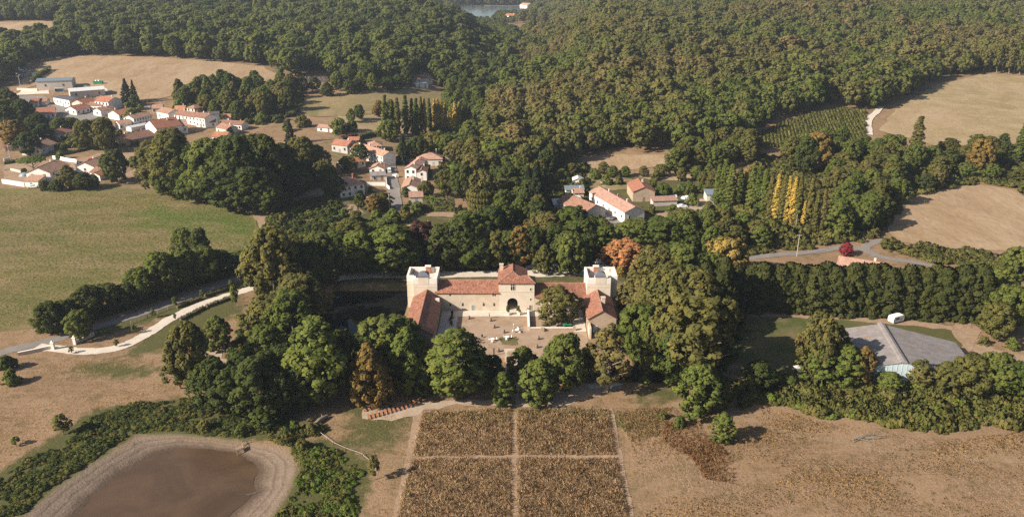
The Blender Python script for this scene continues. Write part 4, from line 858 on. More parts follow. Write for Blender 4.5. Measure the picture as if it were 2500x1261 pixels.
# towers
def tower(s):
    x0, x1 = sorted((s*33.1, s*23.35)); m0, m1 = sorted((s*30.8, s*23.4)); T, FL = 10.75, 9.0; yb, yf, ym = 241.8, 234.0, 231.7
    w = .65
    mb = MB(); mb.box(x0, x1, yf, yb, -4.2, FL); mb.box(m0+.002, m1-.002, ym, yf-.003, -4.2, FL+.004)
    t = CB(mb, 'tower', M['ashlar'])
    pb = MB()
    pb.box(x0-.004, x0+w, yf, yb, FL, T); pb.box(x1-w, x1+.004, yf, yb, FL, T); pb.box(x0+w, x1-w, yb-w, yb+.004, FL, T)
    pb.box(m0, m0+w, ym-.004, yf-.01, FL+.006, T-.02); pb.box(m1-w, m1, ym-.004, yf-.01, FL+.006, T-.02)
    cx = s*27.6; d0, d1 = cx-1.65, cx+1.65
    pb.box(m0+w, d0, ym-.004, ym+w, FL+.006, T-.02); pb.box(d1, m1-w, ym-.004, ym+w, FL+.006, T-.02)
    ox0, ox1 = (x0+w, m0) if s < 0 else (m1, x1-w)
    pb.box(ox0, ox1, yf-.004, yf+w, FL, T)
    pm = CB(pb, 'parapet', M['whitestone'], t); pm.parent = t
    fl = CB(MB().face([(x0+w, yf+.01, FL+.03), (x1-w, yf+.01, FL+.03), (x1-w, yb-w, FL+.03), (x0+w, yb-w, FL+.03)]).face([(m0+w, ym+w, FL+.05), (m1-w, ym+w, FL+.05), (m1-w, yf+.01, FL+.05), (m0+w, yf+.01, FL+.05)]), 'terrace', M['gravel'], t)
    CB(MB().box(d0, d1, ym-.06, ym+3.2, FL-.2, 11.05), 'lantern_wall', M['ashlar'], t)
    mb = MB(); n = 6; cy = ym+1.57; rings = []
    for k in range(n+1):
        a = k/n*math.pi/2; hw, z = max(.55*(k/n), 1.72*math.cos(a)) if k < n else .5, 11.05+1.55*math.sin(a); hy = hw*.95
        rings.append([(cx-hw, cy-hy, z), (cx+hw, cy-hy, z), (cx+hw, cy+hy, z), (cx-hw, cy+hy, z)])
    for p, q in zip(rings, rings[1:]):
        for j in range(4): mb.face([p[j], p[(j+1) % 4], q[(j+1) % 4], q[j]])
    mb.face(rings[-1]); CB(mb, 'dome', M['lead'], t)
    bx = s*27.0
    CB(MB().box(bx-.75, bx+.75, yb-1.5, yb-w-.01, FL, T+.55), 'chimney', M['brick'], t); CB(MB().box(bx-.95, bx+.95, yb-1.7, yb-w+.2, T+.56, T+.85), 'chimney_cap', M['whitestone'], t)
    for sx in (-31.6, -24.8): xx = sx*abs(s) if s < 0 else -sx; CB(MB().box(xx-.2, xx+.2, yb-w-.06, yb-w-.004, FL+.2, T-.35), 'slit', M['rubble'], t)
    for z in (7.9, 3.8): CB(MB().box(m0-.05, m1+.05, ym-.09, ym-.004, z, z+.14), 'string_course', M['ashlar'], t); CB(MB().box(ox0-(w if s < 0 else 0)-.05, ox1+(w if s > 0 else 0)+.05, yf-.09, yf-.004, z+.02, z+.16), 'string_course', M['ashlar'], t)
tower(-1); tower(1)
# wings running towards the front
def wing(xe0, xe1, xr, y0, y1, eave, ridge, yt):
    CB(MB().prism([(xe0+.3, -3.6), (xe0+.3, eave), (xr, ridge-.12), (xe1-.3, eave), (xe1-.3, -3.6)], y0, y1), 'wing_wall', M['rubble'])
    mb = MB(); slope(mb, (xe0, y0-.35, eave-.1), (xe0, yt, eave-.1), (xr, yt, ridge), (xr, y0-.35, ridge)); slope(mb, (xe1, y0-.35, eave-.1), (xe1, yt, eave-.1), (xr, yt, ridge), (xr, y0-.35, ridge))
    CB(mb, 'wing_roof', M['tile_castle']); CB(MB().tube([(xr, y0-.35, ridge+.14), (xr, yt, ridge+.14)], [.13, .13], 5), 'ridge_tiles', M['tile_pink'])
wing(-31, -22.1, -26.55, 205, 231.2, 4.5, 7.05, 231.55); wing(22.2, 31.1, 26.65, 215.6, 231.2, 4.5, 7.05, 231.55)
CB(MB().box(-23.6, -22.4, 227.3, 227.8, 3.9, 5.9), 'dormer', M['whitestone'])
CB(MB().box(26.9, 28.1, 222.2, 223.4, 6.0, 8.2).box(26.8, 28.2, 222.1, 223.5, 8.2, 8.4), 'chimney', M['limestone'])
CB(MB().box(22.5, 23.1, 211.3, 215.58, 0, 3.4), 'buttress_wall', M['limestone']); CB(MB().box(24, 25.3, 215.5, 215.58, 0, 2.3), 'door', M['whitepaint'])
for y in (209, 214, 219.5, 224): CB(MB().box(-22.39, -22.33, y-.4, y+.4, 1.2, 2.4), 'window', M['pane'])
for y in (218, 222.5): CB(MB().box(22.43, 22.49, y-.4, y+.4, 1.2, 2.4), 'window', M['pane'])
# courtyard
rect = lambda x0, x1, y0, y1: [(x0, y0), (x1, y0), (x1, y1), (x0, y1)]
sheet('courtyard', rect(-22.1, 22.2, 199.3, 231.3), M['court'], dz=.05, res=3, jit=.0)
sheet('gravel_terrace', rect(-22.1, 22.1, 226.9, 231.35), M['gravel'], dz=.10, res=3, jit=.08); sheet('gravel_strip', rect(-22.1, -16.8, 203, 226.9), M['gravel'], dz=.09, res=3, jit=.1)
sheet('grass_patch', [(-3, 208), (1.5, 207), (2, 211), (-1, 213.5), (-4, 212)], M['lawn'], dz=.09, res=1.5, jit=.4)
sheet('gravel_strip', rect(18.5, 22.2, 216, 226.9), M['gravel'], dz=.09, res=3, jit=.1)
cw = thing('courtyard_wall', 'low L-shaped stone wall dividing the courtyard lawn', 'wall', (5, 217, 0))
mb = MB().box(-.28, .28, 0, 12.6, 0, 1.25).box(-.4, .4, 12.61, 13.3, 0, 1.7); mb.build('wall', M['limestone'], cw); MB().box(.281, 13.2, -.25, .25, 0, .95).box(13.21, 14, -.35, .4, 0, 1.4).box(3.6, 4.6, -.9, -.26, 0, 1.2).build('wall', M['rubble'], cw)
MB().box(-.34, .34, -.02, 12.58, 1.251, 1.35).box(.345, 13.15, -.3, .3, .951, 1.03).build('coping', M['whitestone'], cw)
# front bridge with its stone portal
br = thing('footbridge', 'narrow stone bridge across the front moat with a ruined portal', 'bridge', (0.2, 192.5, 0))
MB().box(-1.6, 1.6, -7.2, 7.2, -.5, .22).build('deck', M['rubble'], br)
for s_ in (-1, 1): MB().box(s_*1.75-.15, s_*1.75+.15, -7.2, 6.0, -.5, .95).build('parapet', M['rubble'], br)
MB().box(-2.2, -1.5, 6.1, 7.4, -2, 2.4).build('pillar', M['limestone'], br); MB().box(1.5, 2.2, 6.1, 7.4, -2, 2.4).build('pillar', M['limestone'], br); MB().box(-2.4, 2.4, 6.45, 7.05, 2.41, 2.85).build('lintel', M['limestone'], br)
MB().prism([(-1.75, -3.9), (-1.75, -.51), (1.75, -.51), (1.75, -3.9)], -1.2, 1.2).build('pier', M['rubble'], br)

# things standing in the courtyard
def bpx(zx, zy): return at(960+zx/4.167, 620+zy/4.167)
lathe = lambda prof, n=10: [[(r*math.cos(2*math.pi*j/n), r*math.sin(2*math.pi*j/n), z) for j in range(n)] for r, z in prof]
def lath(mb, prof, n=10, mi=0, ox=0, oy=0):
    rs_ = lathe(prof, n); k0 = len(mb.v)
    for r_ in rs_: mb.v += [(x+ox, y+oy, z) for x, y, z in r_]
    for i in range(len(rs_)-1):
        for j in range(n): mb.f.append((k0+i*n+j, k0+i*n+(j+1) % n, k0+(i+1)*n+(j+1) % n, k0+(i+1)*n+j)); mb.m.append(mi)
    mb.f.append(tuple(k0+j for j in range(n))[::-1]); mb.m.append(mi); mb.f.append(tuple(k0+(len(rs_)-1)*n+j for j in range(n))); mb.m.append(mi)
    return mb
barrel_me = lath(MB(), [(.36, 0), (.42, .25), (.44, .5), (.42, .75), (.36, 1.0)]).mesh('barrel_body', M['wood'], True)
hoop_me = lath(lath(MB(), [(.435, .22), (.45, .24), (.45, .28), (.44, .3)]), [(.44, .70), (.45, .72), (.45, .76), (.435, .78)]).mesh('hoop', M['darkpaint'])
for k, (x, y) in enumerate([(770, 660), (990, 682), (1025, 750), (1480, 658), (1600, 722), (1125, 802), (1475, 868), (1460, 952), (1068, 992)]):
    p = bpx(x, y); t = thing('barrel', 'upright brown wooden barrel standing on the courtyard lawn', 'barrel', (p.x, p.y, .05), k, 'barrels on the courtyard lawn'); link('body', barrel_me, t); link('hoop', hoop_me, t)
def garden_set(p, mat, label, rz):
    t = thing('garden_table', label, 'table', (p.x, p.y, .05), rz)
    lath(MB(), [(.62, .70), (.66, .72), (.66, .76), (.6, .77)], 12).build('table_top', mat, t)
    for a in (0.4, 2.5, 4.6): MB().tube([(.5*math.cos(a), .5*math.sin(a), 0), (.12*math.cos(a), .12*math.sin(a), .7)], [.03, .03], 5).build('leg', mat, t)
def garden_chair(p, mat, label, rz, group):
    t = thing('garden_chair', label, 'chair', (p.x, p.y, .05), rz, group)
    MB().box(-.26, .26, -.26, .26, .42, .47).build('seat', mat, t); MB().box(-.26, .26, .22, .27, .47, .98).build('backrest', mat, t)
    for x in (-.22, .22):
        for y in (-.22, .22): MB().box(x-.025, x+.025, y-.025, y+.025, 0, .42).build('leg', mat, t)
for k, (x, y, nm) in enumerate([(1010, 885, 'the bare ground before the portal'), (1260, 792, 'the lawn below the low wall end'), (1160, 862, 'the green grass patch')]):
    p = bpx(x, y); garden_set(p, M['whitepaint'], f'round white garden table on {nm}', k)
    for j in range(3): a = k+j*2.1+.4; garden_chair(p+Vector((math.cos(a)*1.1, math.sin(a)*1.1, 0)), M['whitepaint'], f'white garden chair around the table on {nm}', a-math.pi/2, f'white chairs on {nm}')
p = bpx(1565, 672); garden_set(p, M['whitepaint'], 'small round white table near the big courtyard tree', 0)
for k, (x, y) in enumerate([(905, 850), (895, 905), (880, 880)]): garden_chair(bpx(x, y), M['darkpaint'], 'dark garden chair in the shade beside the trees', k*1.4, 'dark chairs in the shade')
p = bpx(1770, 682); t = thing('covered_table', 'long table under a bright blue cloth beside the big courtyard tree', 'table', (p.x, p.y, .05), .1)
MB().box(-1.15, 1.15, -.5, .5, .72, .76).build('table_top', M['wood'], t); MB().prism([(-1.25, .3), (-1.18, .775), (1.18, .775), (1.25, .3), (1.17, .3), (1.16, .762), (-1.16, .762), (-1.17, .3)], -.58, .58).build('cloth', M['bluepaint'], t)
for x in (-1, 1):
    for y in (-.4, .4): MB().box(x-.04, x+.04, y-.04, y+.04, 0, .72).build('leg', M['wood'], t)
p = bpx(1770, 748); t = thing('tennis_table', 'green table tennis table beside the low courtyard wall', 'table', (p.x, p.y+.9, .05), .05)
MB().box(-1.37, 1.37, -.76, .76, .72, .76).build('table_top', M['greenpaint'], t)
for x in (-.9, .9): MB().box(x-.05, x+.05, -.5, .5, 0, .72).build('leg', M['greypaint'], t)
for k, (x, nm) in enumerate(((1165, 'left'), (1272, 'right'))):
    p = bpx(x, 618); t = thing('potted_tree', 'clipped bright green tree in a white planter before the gate arch', 'potted tree', (p.x, p.y, .12), 0, 'planters before the gate')
    MB().box(-.5, .5, -.5, .5, 0, .9).box(-.56, .56, -.56, .56, .9, 1.0).build('planter', M['whitestone'], t); MB().tube([(0, 0, .95), (0, 0, 2.0)], [.06, .05], 6).build('trunk', M['bark'], t)
    c = link('crown', PROTO['bush']['c'][k], t); c.location = (0, 0, 1.45); c.scale = (.36, .36, .5); c.material_slots[0].link = 'OBJECT'; c.material_slots[0].material = M['leaf_light']
for k, (x, y) in enumerate([(600, 622), (597, 660), (580, 690), (592, 728)]):
    p = bpx(x, y); t = thing('potted_shrub', 'small dark potted shrub in the shade of the long wing', 'potted shrub', (p.x, p.y, .12), 0, 'potted shrubs along the wing')
    lath(MB(), [(.28, 0), (.38, .5), (.42, .52), (.40, .55)]).build('pot', M['terracotta'], t); c = link('foliage', PROTO['bush']['c'][k], t); c.location = (0, 0, .45); c.scale = (.26, .26, .32); c.material_slots[0].link = 'OBJECT'; c.material_slots[0].material = M['leaf_dark']
p = bpx(1025, 1030); t = thing('slate_board', 'tall thin dark post standing before the ruined portal', 'post', (p.x, p.y, .05)); MB().box(-.16, .16, -.05, .05, .08, 2.3).build('board', M['darkpaint'], t); MB().box(-.35, .35, -.3, .3, 0, .08).build('base', M['wood'], t)
def person(p, shirt, legs, label, rz, arm=.1):
    t = thing('person', label, 'person', (p.x, p.y, .1), rz)
    def skin(name, verts, edges, rad, mat, parent):
        me = bpy.data.meshes.new(name); me.from_pydata(verts, edges, []); o = link(name, me, parent); me.materials.append(mat)
        md = o.modifiers.new('skin', 'SKIN'); sv = me.skin_vertices[0].data
        for i, r_ in enumerate(rad): sv[i].radius = (r_, r_)
        sv[0].use_root = True; o.modifiers.new('sub', 'SUBSURF').levels = 1; return o
    b = skin('body', [(0, 0, .95), (0, 0, 1.2), (0, 0, 1.42), (0, 0, 1.52), (0, -.02, 1.62), (0, 0, 1.74), (-.19, 0, 1.40), (-.25, 0, 1.12), (-.23, -.12, .9), (.19, 0, 1.40), (.25, 0, 1.12), (.23, -.12, .9), (-.1, 0, .88), (-.11, -.02, .48), (-.11, .02, .06), (-.11, -.14, .03), (.1, 0, .88), (.11, .05, .48), (.11, .1, .06), (.11, -.05, .03)],
         [(0, 1), (1, 2), (2, 3), (3, 4), (4, 5), (2, 6), (6, 7), (7, 8), (2, 9), (9, 10), (10, 11), (0, 12), (12, 13), (13, 14), (14, 15), (0, 16), (16, 17), (17, 18), (18, 19)],
         [.14, .13, .14, .06, .10, .08, .06, .045, .035, .06, .045, .035, .09, .065, .045, .04, .09, .065, .045, .04], M[legs], t)
    lath(MB(), [(.19, .9), (.18, 1.15), (.2, 1.38), (.13, 1.47)], 10).build('shirt', M[shirt], t, True); lath(MB(), [(.108, 1.62), (.115, 1.7), (.09, 1.79), (.02, 1.82)], 8).build('hair', M['hair'], t, True); lath(MB(), [(.06, 1.50), (.1, 1.56), (.105, 1.66), (.1, 1.7)], 8).build('face', M['skin'], t, True)
person(bpx(1228, 752), 'whitepaint', 'cream', 'person in white standing on the courtyard lawn', .5)
person(bpx(1815, 722), 'darkpaint', 'darkpaint', 'person in dark clothes standing beside the blue covered table', 1.2)
person(bpx(1862, 632), 'whitepaint', 'greypaint', 'person in white top standing in the shade of the right wing', 2)
person(bpx(1365, 600), 'terracotta', 'greypaint', 'person in rust shirt standing by the end of the courtyard wall', 3)
person(bpx(978, 655), 'cream', 'greypaint', 'person in cream shirt standing on the gravel terrace edge', 1.0)

# ------------------------------------------------------------------ houses
TR = dict(t='tile_tan', p='tile_pink', r='tile_red', o='tile_orange', b='tile_brown', s='slate', m='bluemetal', w='palemetal', f='fibre')
TW = dict(w='white', c='cream', g='greywall', s='rubble', b='beige', l='bluewall', d='doorwood')
def house(A, B, W, eh, axis, roof, wall, label, nwin=3, floors=1, chim=1, pitch=.42, gw=0, name='house', cat='house', door=True):
    """front wall base from A to B (surveyed points), depth W away from the camera"""
    A, B = Vector((A.x, A.y, 0)), Vector((B.x, B.y, 0)); u = (B-A).normalized(); n = Vector((-u.y, u.x, 0)); L = (B-A).length
    c = (A+B)/2+n*W/2; zs = [gz(*(c+u*a*L/2+n*b*W/2).to_2d()) for a in (-1, 1) for b in (-1, 1)]; z0 = sum(zs)/4; dn = min(zs)-z0-.4
    t = thing(name, label, cat, (c.x, c.y, z0), math.atan2(u.y, u.x))
    x, y = L/2, W/2; wm, rm = M[TW[wall]], M[TR[roof]]; mb, rb = MB(), MB(); o = .35
    if axis == 'x':
        rz = eh+y*pitch; mb.prism([(-y, dn), (-y, eh), (0, rz-.1), (y, eh), (y, dn)], -x, x, mat=Matrix(((0, 1, 0, 0), (1, 0, 0, 0), (0, 0, 1, 0), (0, 0, 0, 1))))
        e = eh-o*pitch; slope(rb, (-x-o, -y-o, e), (x+o, -y-o, e), (x+o, 0, rz), (-x-o, 0, rz)); slope(rb, (x+o, y+o, e), (-x-o, y+o, e), (-x-o, 0, rz), (x+o, 0, rz)); ridge = ((-x-o, 0, rz+.13), (x+o, 0, rz+.13))
    elif axis == 'y':
        rz = eh+x*pitch; mb.prism([(-x, dn), (-x, eh), (0, rz-.1), (x, eh), (x, dn)], -y, y)
        e = eh-o*pitch; slope(rb, (-x-o, -y-o, e), (-x-o, y+o, e), (0, y+o, rz), (0, -y-o, rz)); slope(rb, (x+o, -y-o, e), (x+o, y+o, e), (0, y+o, rz), (0, -y-o, rz)); ridge = ((0, -y-o, rz+.13), (0, y+o, rz+.13))
    elif axis == 'hip':
        mb.box(-x, x, -y, y, dn, eh); e = eh-o*pitch; k = min(x, y); rz = eh+k*pitch
        if x >= y: p, q = (-(x-y)-.01, 0, rz), ((x-y)+.01, 0, rz)
        else: p, q = (0, -(y-x), rz), (0, y-x, rz)
        a, b, c_, d = (-x-o, -y-o, e), (x+o, -y-o, e), (x+o, y+o, e), (-x-o, y+o, e)
        if x >= y: slope(rb, a, b, q, p); slope(rb, c_, d, p, q); slope(rb, b, c_, q, q); slope(rb, d, a, p, p)
        else: slope(rb, a, b, p, p); slope(rb, b, c_, q, p); slope(rb, c_, d, q, q); slope(rb, d, a, p, q)
        ridge = (tuple(Vector(p)+Vector((0, 0, .13))), tuple(Vector(q)+Vector((0, 0, .13))))
    else:                                              # shed roof, higher at the back
        rz = eh+W*pitch*.5; mb.prism([(-y, dn), (-y, eh), (y, rz), (y, dn)], -x, x, mat=Matrix(((0, 1, 0, 0), (1, 0, 0, 0), (0, 0, 1, 0), (0, 0, 0, 1))))
        e = eh+.1; slope(rb, (-x-o, -y-o, e-o*pitch*.5), (x+o, -y-o, e-o*pitch*.5), (x+o, y+o, rz+.1+o*pitch*.5), (-x-o, y+o, rz+.1+o*pitch*.5)); ridge = None
    mb.build('wall', wm, t); ro = rb.build('roof', rm, t)
    if ridge and roof in 'tprob': MB().tube(ridge, [.11, .11], 5).build('ridge_tiles', M['tile_pink'], ro)
    for k in range(chim):
        cx, cy = ((-.6+1.2*k/(max(1, chim-1)) if chim > 1 else .55)*x, .15*y) if axis in ('x', 'hip', 'shed') else (.2*x, (-.5+1.0*k/max(1, chim-1) if chim > 1 else .3)*y)
        MB().box(cx-.35, cx+.35, cy-.3, cy+.3, eh+.2, rz+.9).box(cx-.42, cx+.42, cy-.37, cy+.37, rz+.9, rz+1.02).build('chimney', M['cream' if k % 2 == 0 else 'brick'], ro)
    hw = rng.choice(('doorwood', 'frame', 'greypaint'))
    def win(xc, zc, w=1.0, h=1.25, face=0):
        q = MB(); q.box(xc-w/2, xc+w/2, -y-.06, -y-.005, zc-h/2, zc+h/2, 1); q.box(xc-w/2-.09, xc-w/2, -y-.09, -y-.004, zc-h/2-.08, zc+h/2+.08, 0); q.box(xc+w/2, xc+w/2+.09, -y-.09, -y-.004, zc-h/2-.08, zc+h/2+.08, 0); q.box(xc-w/2, xc+w/2, -y-.09, -y-.004, zc+h/2, zc+h/2+.08, 0); q.box(xc-w/2-.1, xc+w/2+.1, -y-.13, -y-.0035, zc-h/2-.17, zc-h/2-.085, 0)
        if face: q.v = [(-x+(b+y), a*(y/x if False else 1), c2) for a, b, c2 in q.v]
        return q.build('window', [M[hw if hw != 'doorwood' else 'frame'], M['pane']], t)
    if nwin:
        di = nwin//2 if door else -1
        for f in range(floors):
            for k in range(nwin):
                xc = -x+(k+.5)*2*x/nwin; zc = eh*(f+.52)/floors
                if f == 0 and k == di: MB().box(xc-.55, xc+.55, -y-.06, -y-.004, dn, 2.1).build('door', M[hw], t)
                else: win(xc, zc, min(1.0, 2*x/nwin*.5), min(1.3, eh/floors*.5))
    for k in range(gw):
        for f in range(floors): win(-y+(k+.5)*2*y/gw if gw > 1 else 0, eh*(f+.52)/floors, 1.0, min(1.2, eh/floors*.5), 1)
    return t
def frame_(ox, oy, s_): return lambda zx, zy: at(ox+zx/s_, oy+zy/s_)
Z1, Z2, Z3, ZC, ZR, ZP = frame_(0, 160, 7.418), frame_(270, 240, 7.576), frame_(0, 310, 6.41), frame_(760, 300, 4.85), frame_(1340, 380, 5.435), frame_(0, 0, 1)
def HS(Z, rows):
    for r_ in rows:
        ax, ay, bx, by, W, eh, axis, rf, wl, label = r_[:10]; house(Z(ax, ay), Z(bx, by), W, eh, axis, rf, wl, label, **(r_[10] if len(r_) > 10 else {}))
HS(Z1, [
 (85, 218, 370, 208, 9, 3.4, 'x', 's', 'w', 'white house with dark slate roof beside the clipped hedge', dict(nwin=4)),
 (378, 215, 488, 208, 7, 2.9, 'x', 's', 'g', 'grey annex with dark slate roof next to the slate roofed house', dict(nwin=1, chim=1)),
 (680, 470, 1320, 425, 12, 6.0, 'x', 'm', 'b', 'long beige warehouse with blue grey sheet roof', dict(nwin=2, chim=0, pitch=.22, name='warehouse', cat='warehouse', door=False)),
 (1290, 625, 1915, 545, 13, 4.5, 'x', 'w', 'b', 'long workshop with pale metal roof and rows of vents', dict(nwin=3, chim=0, pitch=.22, name='workshop', cat='workshop')),
 (985, 700, 1280, 780, 9, 4.8, 'x', 's', 'w', 'white commercial building with dark low pitched roof', dict(nwin=6, chim=0, pitch=.15, name='shop_building', cat='building')),
 (680, 985, 1010, 950, 14, 2.9, 'x', 'r', 'w', 'low house with large red roof among dark trees', dict(nwin=4)),
 (550, 760, 700, 752, 9, 2.8, 'x', 'r', 'c', 'small red roofed house behind the large red roof', dict(nwin=2)),
 (715, 735, 850, 728, 7, 2.6, 'x', 'b', 'g', 'small brown roofed outbuilding beside the paved yard', dict(nwin=1, chim=0)),
 (1530, 790, 1760, 705, 10, 3.2, 'x', 'o', 'c', 'cream gabled house with orange roof below the workshop', dict(nwin=3, gw=1)),
 (1740, 800, 1985, 832, 11, 5.6, 'x', 'r', 'w', 'tall white house with red roof and blank side gable', dict(nwin=4, floors=2)),
 (1600, 812, 1850, 825, 7, 3.2, 'x', 'b', 'w', 'white house with brown roof in front of the tall white house', dict(nwin=3)),
 (1395, 905, 1640, 835, 10, 3.0, 'x', 'r', 'w', 'white gabled bungalow with red roof beside trees', dict(nwin=3, gw=2)),
 (1700, 905, 1840, 925, 11, 3.2, 'y', 't', 'w', 'small white gable fronted house with tan roof', dict(nwin=1, door=False)),
])
HS(Z2, [
 (170, 412, 490, 330, 11, 3.0, 'x', 'o', 'w', 'bright orange roofed house with white chimneys', dict(nwin=4, chim=2)),
 (450, 545, 785, 440, 8, 5.2, 'x', 't', 'w', 'long two storey terrace with tan roof and many windows', dict(nwin=7, floors=2, chim=2)),
 (180, 600, 400, 560, 7, 3.8, 'x', 't', 'w', 'lower white house at the end of the long terrace', dict(nwin=3)),
 (390, 615, 770, 515, 5, 1.9, 'x', 'w', 'w', 'long low white roofed shelter beside the terrace', dict(nwin=0, chim=0, pitch=.3, name='shelter', cat='shelter')),
 (870, 375, 1085, 432, 9, 4.6, 'x', 't', 'w', 'plain white house with tan roof and blank walls', dict(nwin=2, chim=0)),
 (780, 272, 960, 262, 8, 2.6, 'x', 'p', 'c', 'low pink roofed house behind the plain white house', dict(nwin=3)),
 (1190, 300, 1380, 292, 9, 2.6, 'x', 'o', 'c', 'low orange roofed house beside the white caravans', dict(nwin=3)),
 (1425, 315, 1570, 338, 10, 4.8, 'hip', 'b', 'c', 'cream hipped house with brown roof under the slate barn', dict(nwin=2, floors=2, chim=1)),
 (1690, 255, 1860, 245, 10, 4.2, 'hip', 's', 'c', 'hipped barn with grey slate roof', dict(nwin=0, chim=0, name='barn', cat='barn')),
 (1190, 430, 1590, 505, 9, 4.6, 'x', 'b', 'w', 'long white house with red brown roof and tall chimneys', dict(nwin=6, floors=2, chim=2)),
 (1592, 525, 1760, 562, 9, 6.0, 'x', 'b', 'w', 'tall narrow white house joined to the long white house', dict(nwin=3, floors=2, chim=2)),
 (1775, 505, 2030, 485, 7, 6.4, 'shed', 's', 'w', 'tall white building with blank shaded wall', dict(nwin=0, chim=0, pitch=.1)),
 (2080, 445, 2230, 445, 7, 2.9, 'x', 'o', 'w', 'small open fronted garage with orange roof', dict(nwin=2, chim=0)),
 (665, 650, 872, 748, 15, 5.4, 'y', 'r', 'w', 'large house with dark red roof and blank white gable', dict(nwin=0, chim=1)),
 (900, 705, 1440, 645, 13, 4.5, 'x', 'p', 'w', 'large farmhouse with broad pink roof half hidden by trees', dict(nwin=5, chim=2)),
 (1690, 550, 1950, 535, 6, 3.0, 'x', 'r', 'w', 'low dark red roofed house below the tall white house', dict(nwin=3)),
 (2050, 565, 2430, 598, 7, 3.2, 'x', 'b', 'w', 'long low row house with red brown roof', dict(nwin=5, chim=2)),
 (1960, 645, 2155, 695, 8, 3.6, 'x', 'b', 'c', 'small house with red brown roof in front of the row house', dict(nwin=2)),
 (1880, 795, 2135, 805, 9, 2.6, 'x', 'o', 'w', 'small orange roof showing above the big grove', dict(nwin=2)),
 (345, 905, 850, 775, 13, 3.3, 'x', 'b', 's', 'broad farmhouse with brown roof and pale stone gable', dict(nwin=5, chim=2, pitch=.36)),
])
HS(Z3, [
 (235, 340, 570, 325, 11, 3.0, 'x', 'b', 'g', 'grey house with wide brown roof beside the street lamp', dict(nwin=4)),
 (85, 385, 330, 355, 7, 2.5, 'x', 'r', 'g', 'low red roofed extension beside the wide brown roof', dict(nwin=3, chim=0)),
 (655, 442, 900, 330, 11, 3.3, 'x', 't', 'w', 'cream gabled house with tan roof and pale blue garage door', dict(nwin=3, gw=3)),
 (935, 218, 1160, 145, 10, 3.4, 'x', 'r', 'w', 'white house with red roof half hidden by garden trees', dict(nwin=3, gw=2)),
 (812, 872, 1110, 722, 12, 4.6, 'x', 't', 'w', 'white gable fronted house with tan roof beside the green meadow', dict(nwin=3, gw=2, floors=2)),
 (385, 935, 610, 940, 6, 2.7, 'shed', 't', 'w', 'low white garage with lean-to tan roof above the white car', dict(nwin=1, chim=0)),
 (1485, 722, 1700, 622, 10, 3.0, 'x', 't', 'w', 'white gabled bungalow with tan roof beside the round garden tree', dict(nwin=3, gw=1)),
 (1420, 790, 1560, 815, 8, 2.7, 'x', 'b', 'w', 'small white outbuilding with old red brown roof', dict(nwin=1, chim=0)),
 (1575, 842, 1840, 742, 6, 2.4, 'x', 'o', 'w', 'lean outbuilding with bright orange roof at the meadow edge', dict(nwin=1, chim=0)),
 (2035, 558, 2125, 562, 3.4, 2.1, 'y', 'r', 'd', 'small wooden garden shed with red roof', dict(nwin=1, chim=0, name='garden_shed', cat='shed')),
])
HS(ZC, [
 (245, 335, 430, 368, 9, 4.2, 'x', 'r', 'g', 'grey house with mottled red roof at the top of the street', dict(nwin=3)),
 (560, 402, 852, 522, 8, 5.4, 'x', 't', 'w', 'long white two storey terrace running down the street', dict(nwin=8, floors=2, chim=3)),
 (440, 362, 562, 384, 7, 3.4, 'x', 'o', 'w', 'small white house with orange roof joined to the long terrace', dict(nwin=2)),
 (675, 335, 842, 340, 10, 2.9, 'hip', 'p', 'g', 'low hipped bungalow with pink roof on the lawn', dict(nwin=3, chim=0)),
 (450, 560, 645, 515, 9, 3.1, 'x', 'o', 'c', 'house with bright orange roof below the long terrace', dict(nwin=3, chim=2)),
 (690, 590, 862, 600, 9, 2.3, 'y', 't', 'w', 'white gable fronted cottage with tan roof beside the street', dict(nwin=2)),
 (350, 888, 636, 845, 13, 5.0, 'hip', 'p', 'w', 'big white hipped villa with pink roof and shuttered front', dict(nwin=4, floors=2, chim=2)),
 (710, 682, 882, 676, 4, 2.3, 'shed', 'f', 'g', 'low grey shed along the garden wall by the street', dict(nwin=2, chim=0, name='shed', cat='shed')),
 (1112, 682, 1245, 690, 20, 6.2, 'y', 'p', 'w', 'tall white house with pink roof and blank sunlit side beside the street', dict(nwin=2, floors=2, chim=2)),
 (1250, 690, 1368, 690, 13, 4.8, 'y', 'b', 'w', 'white house with brown roof joined to the tall pink roofed house', dict(nwin=1, floors=2, chim=1)),
 (1072, 872, 1262, 872, 15, 4.2, 'y', 't', 'w', 'white gable fronted house with a dark upper window above the park', dict(nwin=1, chim=1, door=False)),
 (1255, 512, 1555, 505, 13, 3.6, 'hip', 'p', 'w', 'wide hipped house with pink roof behind the street houses', dict(nwin=4, chim=1)),
 (1590, 470, 1682, 466, 13, 4.6, 'y', 'b', 'w', 'white gabled house with brown roof and two tall chimneys', dict(nwin=1, chim=2)),
 (1280, 602, 1400, 602, 6, 2.6, 'x', 'r', 'g', 'small red roofed outbuilding behind the street houses', dict(nwin=1, chim=0)),
 (1165, 938, 1322, 932, 5, 2.2, 'shed', 'p', 'g', 'low pink roofed lean-to at the bottom of the street', dict(nwin=1, chim=0)),
 (660, 988, 770, 986, 4, 2.2, 'shed', 'p', 'g', 'small pink roofed shed beside the ball shaped tree', dict(nwin=1, chim=0, name='shed', cat='shed')),
])
